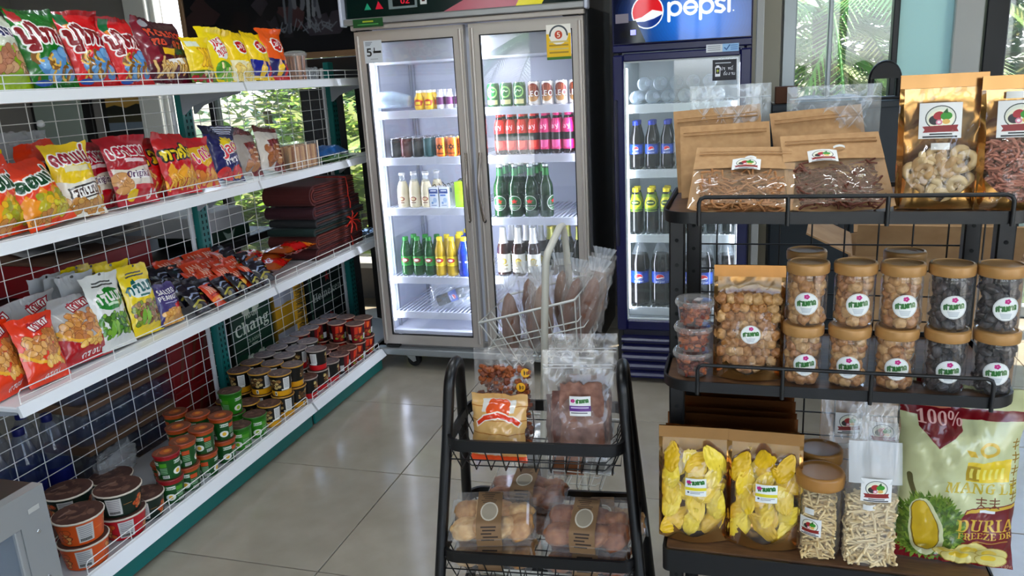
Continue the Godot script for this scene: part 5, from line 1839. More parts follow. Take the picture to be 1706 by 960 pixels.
		"brown_chip", "white_chip":
			p = Paint.new(200, 260, Color(0.62, 0.58, 0.54) if kind == "brown_chip" else Color(0.80, 0.77, 0.72))
			p.poly([[60, 90], [200, 60], [200, 260], [110, 260]], Color(0.44, 0.08, 0.06))
			p.bits(r, Rect2(60, 120, 100, 90), 9, 32, 22, [Color(0.70, 0.46, 0.26), Color(0.62, 0.36, 0.18)], Color(0.30, 0.12, 0.05))
			for k in 4:
				p.line([[128, 110 + k * 26], [186, 100 + k * 26]], 9, Color(0.84, 0.72, 0.60))
			p.poly([[0, 0], [200, 0], [200, 26], [0, 40]], Color(0.36, 0.10, 0.08))
		"peanut_orange", "peanut_red":
			var o = kind == "peanut_orange"
			p = Paint.new(200, 260, Color(0.90, 0.20, 0.04) if o else Color(0.72, 0.70, 0.68))
			if not o:
				p.rect(0, 0, 200, 60, Color(0.66, 0.66, 0.66))
			p.bits(r, Rect2(10, 76, 180, 96), 70, 17, 12, [Color(0.84, 0.56, 0.26), Color(0.76, 0.46, 0.20), Color(0.88, 0.64, 0.34)], Color(0.42, 0.20, 0.07))
			p.poly([[0, 150], [60, 184], [140, 186], [200, 150], [200, 260], [0, 260]], Color(0.90, 0.22, 0.05) if o else Color(0.70, 0.03, 0.08))
			p.arc(100, 70, 112, 0.5, PI - 0.5, 11, Color(0.93, 0.68, 0.16))
			p.bits(r, Rect2(70, 176, 100, 26), 10, 15, 9, [Color(0.93, 0.74, 0.36)], Color(0.60, 0.30, 0.08))
			p.poly([[74, 36], [172, 14], [178, 46], [80, 68]], Color(0.60, 0.06, 0.12))
			p.poly([[78, 40], [168, 20], [173, 43], [84, 63]], white)
			p.thai("โกแก", 126, 42, 18, Color(0.66, 0.05, 0.12), 5, -0.2)
			p.thai("กรอบ", 110, 232, 16, white, 4, -0.1)
		"nut_green", "nut_yellow":
			var gr = kind == "nut_green"
			p = Paint.new(200, 290, Color(0.86, 0.87, 0.85) if gr else Color(0.94, 0.82, 0.05))
			p.ell(100, 6, 8, 5, Color(0.3, 0.3, 0.3))
			p.rect(50, 30, 100, 6, Color(0.25, 0.25, 0.22))
			p.rect(40, 42, 120, 6, Color(0.25, 0.25, 0.22))
			if gr:
				p.ell(104, 100, 84, 42, Color(0.05, 0.48, 0.10), -0.1)
				p.thai("กรีนนท", 104, 94, 34, white, 9, -0.08)
				p.rect(70, 116, 74, 10, Color(0.80, 0.90, 0.78))
			else:
				p.ell(104, 100, 80, 36, Color(0.88, 0.92, 0.90), -0.1)
				p.thai("กรีนนท", 104, 96, 32, Color(0.02, 0.36, 0.36), 9, -0.08)
				p.rect(70, 124, 70, 8, Color(0.20, 0.44, 0.40))
			var cols = [Color(0.30, 0.54, 0.10), Color(0.46, 0.66, 0.16), Color(0.20, 0.40, 0.08)] if gr else [Color(0.62, 0.44, 0.30), Color(0.50, 0.58, 0.16), Color(0.74, 0.60, 0.40), Color(0.52, 0.28, 0.18)]
			p.bits(r, Rect2(16, 156, 168, 86), 90, 11, 10, cols, Color(0.10, 0.20, 0.04))
			p.ell(60, 214, 12, 34, Color(0.45, 0.66, 0.20), 0.4)
			p.ell(84, 218, 10, 34, Color(0.55, 0.74, 0.28), 0.2)
			if gr:
				p.rect(0, 248, 200, 42, Color(0.86, 0.87, 0.85))
		"salted":
			p = Paint.new(200, 260, Color(0.22, 0.17, 0.42))
			p.text(FB, "SALTED", 104, 56, 32, white)
			p.text(FB, "PEANUTS", 104, 94, 30, white)
			p.rect(50, 122, 110, 5, Color(0.70, 0.68, 0.82))
			p.ell(110, 220, 84, 64, Color(0.84, 0.58, 0.24))
			p.bits(r, Rect2(30, 176, 160, 80), 34, 19, 13, [Color(0.92, 0.70, 0.34), Color(0.86, 0.60, 0.26)], Color(0.56, 0.30, 0.08))
			p.poly([[120, 140], [186, 130], [190, 160], [124, 168]], Color(0.80, 0.06, 0.14))
		"white_back":
			p = Paint.new(200, 290, Color(0.72, 0.73, 0.74))
			p.rect(0, 110, 200, 180, Color(0.20, 0.44, 0.16))
			p.rect(0, 100, 200, 14, Color(0.58, 0.66, 0.56))
			p.ell(100, 10, 8, 5, Color(0.2, 0.2, 0.2))
		"sachet_navy":
			p = Paint.new(128, 128, Color(0.03, 0.035, 0.10))
			p.line([[24, 46], [60, 30], [104, 34]], 9, Color(0.55, 0.60, 0.72))
			p.line([[30, 60], [90, 52]], 4, Color(0.45, 0.50, 0.62))
			p.line([[10, 90], [60, 74], [118, 84]], 10, Color(0.62, 0.58, 0.20))
			p.ell(40, 100, 20, 12, Color(0.50, 0.46, 0.24))
		"sachet_orange":
			p = Paint.new(128, 128, Color(0.80, 0.22, 0.06))
			for k in 4:
				p.line([[22 + k * 24, 60], [30 + k * 24, 22], [40 + k * 24, 56]], 7, Color(0.94, 0.72, 0.62))
			p.line([[16, 70], [112, 64]], 5, Color(0.55, 0.06, 0.04))
			p.line([[10, 92], [118, 84]], 16, Color(0.93, 0.52, 0.14))
			p.ell(80, 96, 24, 14, Color(0.96, 0.72, 0.30))
		"pack_red":
			p = Paint.new(160, 128, Color(0.72, 0.05, 0.04))
			p.rect(0, 0, 44, 128, Color(0.60, 0.26, 0.05))
			p.rect(116, 0, 44, 128, Color(0.86, 0.40, 0.06))
			p.bits(r, Rect2(116, 10, 44, 110), 12, 12, 7, [Color(0.95, 0.60, 0.16)], Color(0.50, 0.18, 0.04))
	return p.tex()


var bag_mats = {}


func bag_mat(kind: String) -> StandardMaterial3D:
	if not bag_mats.has(kind):
		bag_mats[kind] = foil(bag_print(kind))
	return bag_mats[kind]


func bag(called: String, label: String, kind: String, x: float, y: float, z: float, w: float, h: float, t: float, lean: float, tilt: float, yaw: float, group: String, seed_: int, fill := 0.5) -> Node3D:
	var o = solo(called, label, "snack bag", bag_geo(w, h, t, seed_, fill), bag_mat(kind) if kind else null, V(x, y, z), PI / 2 + yaw, group)
	o.rotation = V(-lean, PI / 2 + yaw, tilt)
	o.position = V(x, y + 0.004 + absf(sin(tilt)) * w * 0.4, z)
	return o


func build_snack_bags() -> void:
	var y = 1.406
	var g = "bags on the top shelf"
	bag("chip_bag", "lime and white bag with pink crisps at the near end of the top shelf", "lime", -1.90, y, -1.735, 0.165, 0.21, 0.07, 0.22, 0.0, 0.1, g, 1)
	bag("crab_snack_bag", "green crab-snack bag with big dark red letters on the top shelf", "crab_green", -1.895, y, -1.885, 0.165, 0.235, 0.07, 0.30, -0.02, 0.0, g, 2)
	bag("crab_snack_bag", "red crab-snack bag next to the green one on the top shelf", "crab_red", -1.895, y, -2.045, 0.165, 0.235, 0.07, 0.30, -0.03, 0.0, g, 3)
	bag("crab_snack_bag", "second red crab-snack bag, with the maroon bag on its other side", "crab_red", -1.895, y, -2.205, 0.165, 0.220, 0.07, 0.28, 0.02, 0.05, g, 4)
	bag("crab_snack_bag", "red crab-snack bag standing behind the first red one on the top shelf", "crab_red", -1.99, y, -2.10, 0.16, 0.215, 0.05, 0.16, 0.06, 0.0, g, 41)
	bag("shellfish_snack_bag", "wide maroon snack bag with a white ribbon on the top shelf", "maroon", -1.915, y, -2.40, 0.235, 0.225, 0.065, 0.26, -0.05, 0.0, g, 5)
	bag("banana_snack_bag", "yellow banana snack bag overlapping the maroon bag's side", "banana", -1.88, y, -2.525, 0.125, 0.165, 0.05, 0.22, -0.06, -0.1, g, 6)
	bag("potato_chip_bag", "bright yellow chip bag with a slanted red name on white", "jack", -1.895, y, -2.66, 0.150, 0.205, 0.06, 0.24, -0.05, 0.0, g, 7)
	bag("potato_chip_bag", "yellow chip bag with a red oval and a pale lower part", "chip_yellow", -1.895, y, -2.795, 0.145, 0.195, 0.06, 0.22, -0.04, 0.0, g, 8)
	bag("potato_chip_bag", "yellow chip bag with a red oval and a blue lower part", "chip_blue", -1.895, y, -2.925, 0.150, 0.195, 0.06, 0.22, -0.06, 0.0, g, 9)
	bag("potato_chip_bag", "orange chip bag with a red oval, last bag on the top shelf", "chip_orange", -1.895, y, -3.05, 0.155, 0.215, 0.06, 0.20, -0.04, 0.0, g, 10)
	stick_tub(V(-1.92, y, -3.225), 0.05, 0.13, "clear tub of brown biscuit sticks beside the orange chip bag on the top shelf")
	solo("clear_bag", "small crumpled clear bag behind the tub on the top shelf", "bag", film_bag(0.12, 0.06, 0.05, 52), glass(Color(0.85, 0.88, 0.9), 0.16, 0.08), V(-1.93, y, -3.36), PI / 2)
	# middle shelf
	y = 1.031
	g = "bags on the middle shelf"
	bag("corn_snack_bag", "orange-red corn snack bag at the near end of the middle shelf", "corn_red", -1.89, y, -1.635, 0.145, 0.215, 0.07, 0.18, 0.0, 0.15, g, 11)
	bag("corn_snack_bag", "orange corn snack bag with green letters leaning in front of the yellow one", "corn", -1.868, y, -1.752, 0.185, 0.195, 0.075, 0.36, 0.08, 0.1, g, 12)
	bag("corn_snack_bag", "yellow and white corn snack bag beside the orange one", "corn_white", -1.90, y, -1.905, 0.160, 0.225, 0.065, 0.24, -0.04, 0.0, g, 13)
	bag("corn_snack_bag", "yellow corn snack bag in the back row above the orange bag", "corn_white", -2.0, y, -1.70, 0.150, 0.215, 0.05, 0.14, 0.04, 0.0, g, 14)
	bag("corn_snack_bag", "orange corn snack bag in the back row behind the yellow and white one", "corn", -2.0, y, -1.90, 0.160, 0.225, 0.05, 0.12, 0.10, 0.0, g, 15)
	bag("cracker_bag", "crimson cracker bag half hidden between yellow and crimson bags", "crimson", -1.965, y, -2.045, 0.155, 0.215, 0.055, 0.16, -0.03, 0.1, g, 16)
	bag("cracker_bag", "crimson cracker bag with a white panel reading Original", "crimson", -1.90, y, -2.125, 0.185, 0.225, 0.07, 0.22, -0.05, 0.0, g, 17)
	bag("prawn_cracker_bag", "red bag with yellow letters squeezed between the crimson and fries bags", "jas", -1.935, y, -2.265, 0.155, 0.205, 0.055, 0.20, -0.04, 0.1, g, 18)
	bag("fries_snack_bag", "red bag printed with golden fries on the middle shelf", "twist", -1.885, y, -2.335, 0.175, 0.220, 0.065, 0.26, -0.07, 0.0, g, 19)
	bag("chili_chip_bag", "small red chip bag with a yellow badge beside the fries bag", "chili", -1.905, y, -2.49, 0.135, 0.190, 0.055, 0.24, -0.06, 0.0, g, 20)
	bag("seaweed_snack_bag", "navy blue snack bag with a yellow burst on the middle shelf", "navy", -1.905, y, -2.625, 0.180, 0.215, 0.065, 0.28, -0.16, 0.0, g, 21)
	bag("barbecue_chip_bag", "grey and dark red chip bag beside the navy bag", "brown_chip", -1.915, y, -2.78, 0.160, 0.195, 0.06, 0.26, -0.14, 0.0, g, 22)
	bag("barbecue_chip_bag", "pale and dark red chip bag, last before the biscuit box", "white_chip", -1.905, y, -2.925, 0.165, 0.190, 0.06, 0.24, -0.18, 0.0, g, 23)
	stick_box(V(-1.92, y, -3.145), "clear box of tan wafer sticks at the end of the middle shelf")
	solo("blue_packet", "flat blue packet lying at the far end of the middle shelf", "packet", bag_geo(0.30, 0.15, 0.07, 25).moved(Transform3D(Basis(Vector3.RIGHT, -PI / 2), V(0, 0.036, 0.07))), plain_foil(Color(0.12, 0.36, 0.62)), V(-1.95, y, -3.45), PI / 2 + 0.1, g)
	solo("green_packet", "flat green packet lying under the blue packet's edge", "packet", bag_geo(0.26, 0.10, 0.03, 26).moved(Transform3D(Basis(Vector3.RIGHT, -PI / 2), V(0, 0.016, 0.05))), plain_foil(Color(0.30, 0.46, 0.22)), V(-1.875, y, -3.40), PI / 2, g)
	# lower shelf
	y = 0.606
	g = "bags on the lower shelf"
	bag("peanut_bag", "orange peanut bag at the very near end of the lower shelf", "peanut_orange", -1.905, y, -1.545, 0.13, 0.20, 0.06, 0.20, 0.0, 0.15, g, 27)
	bag("peanut_bag", "orange peanut bag standing proud in front of the red one", "peanut_orange", -1.872, y, -1.638, 0.145, 0.195, 0.06, 0.24, -0.05, 0.05, g, 28)
	bag("peanut_bag", "silver-topped red peanut bag on the lower shelf", "peanut_red", -1.895, y, -1.805, 0.175, 0.205, 0.06, 0.26, -0.06, 0.0, g, 29)
	bag("peanut_bag", "silver-topped peanut bag in the back row behind the orange ones", "peanut_red", -1.99, y, -1.62, 0.15, 0.205, 0.05, 0.16, 0.04, 0.0, g, 30)
	bag("peanut_bag", "silver-topped peanut bag in the back row behind the red one", "peanut_red", -1.99, y, -1.76, 0.165, 0.215, 0.05, 0.16, 0.06, 0.0, g, 31)
	for k in 3:
		bag("nut_bag", "white and green nut bag, %s of the three lined up behind the front one" % ["rearmost", "middle", "nearest"][k], "white_back", -2.06 + k * 0.045, y, -1.885 - k * 0.012, 0.135, 0.245, 0.03, 0.16, -0.02, 0.0, g, 32 + k)
	for k in 3:
		bag("nut_bag", "yellow nut bag, %s of three behind the yellow front one" % ["rearmost", "middle", "nearest"][k], "nut_yellow", -2.065 + k * 0.05, y, -2.005 - k * 0.025, 0.13, 0.245, 0.03, 0.14, -0.02, 0.0, g, 36 + k)
	bag("nut_bag", "white nut bag with a green oval and green peas in front", "nut_green", -1.89, y, -1.925, 0.145, 0.240, 0.055, 0.22, -0.07, 0.05, g, 35)
	bag("nut_bag", "yellow nut bag with a white oval and mixed beans in front", "nut_yellow", -1.895, y, -2.065, 0.135, 0.235, 0.055, 0.20, -0.06, 0.0, g, 39)
	bag("salted_peanut_bag", "small purple salted peanuts bag beside the yellow nut bag", "salted", -1.89, y, -2.175, 0.115, 0.145, 0.045, 0.24, -0.06, 0.0, g, 40)
	# heap of small sachets
	var rr = RandomNumberGenerator.new()
	rr.seed = 91
	var meshes = []
	for k in 4:
		meshes.append(bag_geo(0.085, 0.10, 0.028, 200 + k, 0.5, 9, 9).moved(Transform3D(Basis(Vector3.RIGHT, -PI / 2), V(0, 0, 0.05))).mesh())
	var navy = bag_mat("sachet_navy")
	var orange = bag_mat("sachet_orange")
	# shingled rows: each sachet leans back on the one behind it
	for row in 7:
		for col in 7:
			var k = row * 7 + col
			var xx = -2.060 + row * 0.030
			var zz = -2.215 - col * 0.083 - (0.03 if row % 2 else 0.0) + rr.randf_range(-0.008, 0.008)
			if row > 4 and col == 0:
				continue
			var yy = y + 0.052 + 0.085 * (1.0 - row / 6.0) * (1.0 - 0.05 * absf(col - 3.0)) + rr.randf_range(-0.006, 0.006)
			var is_o: bool = col >= 3 and col <= 5 and row < 6 or (col == 2 and row % 3 == 0)
			var o = solo("snack_sachet", "small orange-red sachet in the heap on the lower shelf" if is_o else "small navy sachet in the heap on the lower shelf", "sachet", meshes[k % 4], orange if is_o else navy, V(xx, yy, zz), 0.0, "orange sachets in the heap" if is_o else "navy sachets in the heap")
			o.rotation = V(PI / 2 - 0.72 + rr.randf_range(-0.06, 0.06), PI / 2 + rr.randf_range(-0.16, 0.22), rr.randf_range(-0.22, 0.14))
	var pr = bag_mat("pack_red")
	var pk = [[-1.93, -2.83, 0.045, 0.3, "glossy red and orange packet lying nearest the sachet heap"], [-1.99, -2.95, 0.06, 0.15, "glossy red and orange packet lying behind the first"], [-1.92, -2.985, 0.085, -0.1, "topmost glossy red packet in front of the cloth stack"], [-2.02, -2.80, 0.085, 0.5, "brown-ended red packet at the back of the shelf by the post"]]
	for k in 4:
		solo("red_packet", pk[k][4], "packet", bag_geo(0.21, 0.15, 0.045, 60 + k, 0.5, 14, 12).moved(Transform3D(Basis(Vector3.RIGHT, -PI / 2), V(0, 0, 0.075))), pr, V(pk[k][0], y + pk[k][2] + 0.012, pk[k][1]), PI / 2 + pk[k][3], "red packets on the lower shelf")
	# folded cloths tied with ribbon
	var cl = [[Color(0.30, 0.055, 0.07), 0.052, -2.0, 0.30, "maroon folded cloth at the bottom of the cloth stack"], [Color(0.34, 0.10, 0.07), 0.058, -1.99, 0.31, "rust brown folded cloth second from the bottom of the stack"], [Color(0.035, 0.16, 0.14), 0.034, -1.985, 0.30, "dark green folded cloth tied with an orange ribbon"], [Color(0.13, 0.14, 0.15), 0.034, -1.985, 0.30, "charcoal folded cloth under the plum one"], [Color(0.22, 0.05, 0.10), 0.058, -1.99, 0.31, "plum folded cloth with an orange thread under the rolled one"], [Color(0.32, 0.075, 0.065), 0.092, -1.985, 0.30, "rust red folded cloth on top of the cloth stack"]]
	var yy = y
	var weave = noise_tex(0.35, Color(0.82, 0.82, 0.82), Color(1, 1, 1), 4, 128, 2)
	for k in cl.size():
		var q: Array = cl[k]
		var hh: float = q[1]
		var o = thing("folded_cloth", q[4], "cloth", V(q[2], yy + 0.0005, -3.375 + 0.012 * ((k * 7) % 3 - 1)), 0.0, "folded cloths on the lower shelf")
		var cm = tri_mat(weave, 6.0, 0.85)
		cm.albedo_color = q[0]
		cm.rim_enabled = true
		cm.rim = 0.3
		# many thin layers, wrapped at the near end by round turns
		var cm2 = tri_mat(weave, 6.0, 0.85)
		cm2.albedo_color = q[0].lerp(Color(0.62, 0.22, 0.10), 0.35)
		var layers = maxi(3, int(round(hh / 0.010)))
		var lt = hh / layers
		for l in layers:
			var hw: float = q[3] * 0.40 - 0.006 * ((l * 3 + k) % 3)
			part(o, "layer", Geo.new().box(V(0, lt * (l + 0.5), 0.0), V(hw * 2, lt * 0.80, 0.50 - hh), lt * 0.35), cm2 if l % 2 else cm)
		var n_turn = 3 if hh > 0.08 else 2
		for l in n_turn:
			var ro = hh * 0.5 - l * hh * 0.5 / n_turn
			var ri = ro - minf(0.009, ro * 0.7)
			var pf = PackedVector2Array()
			for s in 11:
				var a = -PI / 2 + PI * s / 10.0
				pf.append(Vector2(cos(a) * ro * 1.1, sin(a) * ro))
			for s in 11:
				var a = PI / 2 - PI * s / 10.0
				pf.append(Vector2(cos(a) * ri * 1.1, sin(a) * ri))
			part(o, "fold", Geo.new().prism(pf, -q[3] * 0.40, q[3] * 0.40 - 0.004 * l), cm if l % 2 == 0 else cm2, V(0, hh * 0.5, 0.25 - hh * 0.5), V(0, -PI / 2, 0))
		if k in [0, 2, 4, 5]:
			var rb = Geo.new()
			var xr: float = q[3] * 0.40 + 0.003
			rb.tube([V(xr, 0.0, -0.10), V(xr + 0.002, hh * 0.5, -0.10), V(xr - 0.004, hh, -0.10), V(-0.05, hh + 0.002, -0.10)], 0.003, 5)
			part(o, "ribbon", rb, mat(Color(0.72, 0.14, 0.05), 0.6))
			if k == 2:
				var bw = Geo.new()
				for s in 7:
					var a = TAU * s / 7.0
					bw.tube([V(xr + 0.004, hh * 0.5, -0.10), V(xr + 0.016, hh * 0.5 + cos(a) * 0.03, -0.10 + sin(a) * 0.045), V(xr + 0.012, hh * 0.5 + cos(a) * 0.055 - 0.01, -0.10 + sin(a) * 0.07)], 0.0035, 5)
				part(o, "bow", bw, mat(Color(0.76, 0.14, 0.05), 0.6))
		yy += hh + 0.003
	solo("silver_packet", "silver and blue foil packet beside the cloth stack by the cooler", "packet", bag_geo(0.15, 0.10, 0.035, 71, 0.5, 12, 10).moved(Transform3D(Basis(Vector3.RIGHT, -PI / 2), V(0, 0.02, 0.05))), plain_foil(Color(0.52, 0.62, 0.72), 0.25, 0.5), V(-1.92, y, -3.735), PI / 2, "")


func stick_tub(at: Vector3, r: float, h: float, label: String) -> void:
	var o = thing("stick_tub", label, "tub", at)
	part(o, "tub_wall", Geo.new().lathe([Vector2(0, 0.001), Vector2(r * 0.86, 0.001), Vector2(r * 0.86, 0.001), Vector2(r, h * 0.86)], 20), glass(Color(0.9, 0.92, 0.92), 0.10, 0.05))
	part(o, "lid", Geo.new().lathe([Vector2(r * 1.05, h * 0.85), Vector2(r * 1.06, h * 0.88), Vector2(r * 0.9, h * 0.96), Vector2(r * 0.6, h), Vector2(0, h * 1.01)], 20), glass(Color(0.85, 0.86, 0.86), 0.22, 0.06))
	var rr = RandomNumberGenerator.new()
	rr.seed = 12
	var stick = Geo.new().tube([V(0, 0, 0), V(0, h * 0.80, 0)], 0.0055, 6).mesh()
	var m = [mat(Color(0.66, 0.44, 0.28), 0.7), mat(Color(0.54, 0.33, 0.19), 0.7)]
	for k in 22:
		var a = k * 2.4
		var d = r * 0.78 * sqrt((k + 0.5) / 22.0)
		part(o, "biscuit_stick", stick, m[k % 2], V(cos(a) * d, 0.003, sin(a) * d), V(rr.randf_range(-0.05, 0.05), 0, rr.randf_range(-0.05, 0.05)))


func stick_box(at: Vector3, label: String) -> void:
	var o = thing("wafer_box", label, "box", at)
	part(o, "box_wall", Geo.new().box(V(0, 0.058, 0), V(0.10, 0.114, 0.20), 0.004), glass(Color(0.92, 0.92, 0.90), 0.08, 0.05))
	var stick = Geo.new().box(V(0, 0.049, 0), V(0.013, 0.098, 0.013), 0.002).mesh()
	var m = [mat(Color(0.72, 0.52, 0.33), 0.7), mat(Color(0.60, 0.38, 0.22), 0.7), mat(Color(0.80, 0.62, 0.42), 0.7)]
	for a in 6:
		for b in 13:
			if a > 1 and a < 4:
				continue
			part(o, "wafer_stick", stick, m[(a * 5 + b * 7) % 3], V(-0.0375 + a * 0.015, 0.003, -0.0905 + b * 0.0151))
	for z in [-0.097, 0.002, 0.097]:
		part(o, "seam", Geo.new().box(V(0.051, 0.058, z), V(0.002, 0.114, 0.005)), mat(Color(0.92, 0.86, 0.78), 0.3))


# ---------------------------------------------------------------- noodle cups on the base deck
func cup_print(k: String) -> ImageTexture:
	var r = RandomNumberGenerator.new()
	r.seed = k.hash() & 0xfff
	var p: Paint
	var white = Color(0.93, 0.93, 0.91)
	match k:
		"soup", "soup_red", "green":
			p = Paint.new(288, 100, Color(0.05, 0.30, 0.10) if k != "green" else Color(0.16, 0.50, 0.06))
			p.rect(0, 0, 288, 14, {"soup": Color(0.72, 0.30, 0.10), "soup_red": Color(0.62, 0.06, 0.10), "green": Color(0.12, 0.42, 0.05)}[k])
			for q in 3:
				var x = 96 * q
				p.rect(x + 12, 22, 36, 14, white)
				p.text(FB, "Knorr", x + 30, 29, 10, Color(0.05, 0.35, 0.12))
				p.rect(x + 50, 26, 30, 18, Color(0.80, 0.30, 0.12) if k == "soup" else Color(0.30, 0.60, 0.14))
				for s in 4:
					p.rect(x + 50, 48 + s * 7, 30, 3, Color(0.62, 0.78, 0.62))
				p.ell(x + 26, 70, 20, 15, white)
				p.ell(x + 26, 70, 9, 9, Color(0.93, 0.72, 0.20) if k != "green" else Color(0.62, 0.78, 0.16))
				p.rect(x + 56, 80, 28, 14, white)
				for s in 6:
					p.rect(x + 58 + s * 4, 81, 2, 12, Color(0.1, 0.1, 0.1))
		"yellow", "red":
			p = Paint.new(288, 120, Color(0.045, 0.04, 0.04))
			p.rect(0, 86, 288, 34, Color(0.88, 0.62, 0.05) if k == "yellow" else Color(0.78, 0.04, 0.09))
			for q in 2:
				var x = 144 * q
				p.bits(r, Rect2(x + 12, 22, 50, 46), 26, 9, 7, [Color(0.62, 0.44, 0.22), Color(0.40, 0.26, 0.14), Color(0.80, 0.70, 0.44)], Color(0.12, 0.07, 0.04))
				p.rect(x + 76, 10, 32, 66, white if q == 0 else Color(0.36, 0.38, 0.42))
				for s in 7:
					p.rect(x + 80, 18 + s * 8, 24, 3, Color(0.55, 0.56, 0.60))
				p.rect(x + 66, 76, 40, 8, white)
				p.rect(x + 30, 90, 12, 24, white)
				p.rect(x + 33, 94, 6, 16, Color(0.10, 0.08, 0.06))
		"spicy":
			p = Paint.new(288, 120, Color(0.45, 0.03, 0.06))
			for q in 3:
				var x = 96 * q
				p.rect(x + 64, 0, 26, 120, Color(0.05, 0.04, 0.05))
				p.poly([[x + 16, 10], [x + 34, 6], [x + 30, 54], [x + 12, 60]], Color(0.84, 0.20, 0.08))
				p.poly([[x + 36, 10], [x + 56, 14], [x + 50, 50], [x + 38, 56]], Color(0.90, 0.36, 0.12))
				p.bits(r, Rect2(x + 6, 68, 54, 40), 16, 9, 7, [Color(0.80, 0.50, 0.24), Color(0.72, 0.22, 0.10), Color(0.55, 0.66, 0.20)], Color(0.24, 0.06, 0.03))
				p.rect(x + 66, 60, 22, 40, Color(0.80, 0.80, 0.80))
		"bowl_orange", "bowl_red", "bowl_dark":
			p = Paint.new(320, 80, {"bowl_orange": Color(0.86, 0.34, 0.10), "bowl_red": Color(0.74, 0.05, 0.12), "bowl_dark": Color(0.05, 0.14, 0.10)}[k])
			for q in 3:
				var x = 107 * q
				p.rect(x + 8, 8, 36, 62, Color(0.80, 0.80, 0.79))
				for s in 6:
					p.rect(x + 12, 14 + s * 7, 28, 3, Color(0.58, 0.58, 0.60))
				for s in 9:
					p.rect(x + 12 + s * 3, 56, 2, 10, Color(0.1, 0.1, 0.1))
				p.bits(r, Rect2(x + 72, 20, 30, 44), 12, 8, 7, [Color(0.88, 0.62, 0.36), Color(0.84, 0.36, 0.14)], Color(0.32, 0.10, 0.05))
				p.line([[x + 48, 36], [x + 70, 36]], 1.5, Color(0.95, 0.60, 0.30))
		"lid":
			p = Paint.new(128, 128, Color(0.30, 0.19, 0.16))
			p.bits(r, Rect2(20, 20, 88, 88), 26, 15, 9, [Color(0.36, 0.24, 0.20), Color(0.26, 0.16, 0.14), Color(0.42, 0.30, 0.25)], Color(0.28, 0.18, 0.15))
			p.rect(30, 30, 40, 6, Color(0.48, 0.38, 0.34))
		"lid_orange":
			p = Paint.new(128, 128, Color(0.42, 0.23, 0.15))
			p.ell(64, 64, 34, 30, Color(0.66, 0.32, 0.12))
			p.ell(70, 66, 16, 14, Color(0.78, 0.48, 0.16))
			p.rect(28, 24, 50, 8, Color(0.56, 0.34, 0.24))
	return p.tex()


func cup_proto(called: String, r: float, h: float, wrap: String, lid: String, rim: Color) -> Node3D:
	var rb = r * 0.83
	return proto(called, [
		["wall", Geo.new().lathe([Vector2(rb * 0.96, 0), Vector2(rb, 0.002), Vector2(rb, 0.002), Vector2(r * 0.985, h - 0.005)], 22, Vector3.ZERO, 0, 1, PI), mat(Color.WHITE, 0.35, 0, cup_tex(wrap))],
		["bottom", Geo.new().disc(rb * 0.96, 0.002, 18, -1.0), mat(Color(0.85, 0.84, 0.82), 0.6)],
		["rim", Geo.new().lathe([Vector2(r * 0.985, h - 0.006), Vector2(r * 1.04, h - 0.005), Vector2(r * 1.05, h - 0.002), Vector2(r * 1.0, h)], 22), mat(rim, 0.4)],
		["lid", Geo.new().disc(r * 1.01, h - 0.0005, 22), mat(Color.WHITE, 0.5, 0, cup_tex(lid))]])


var cup_texs = {}


func cup_tex(k: String) -> ImageTexture:
	if not cup_texs.has(k):
		cup_texs[k] = cup_print(k)
	return cup_texs[k]


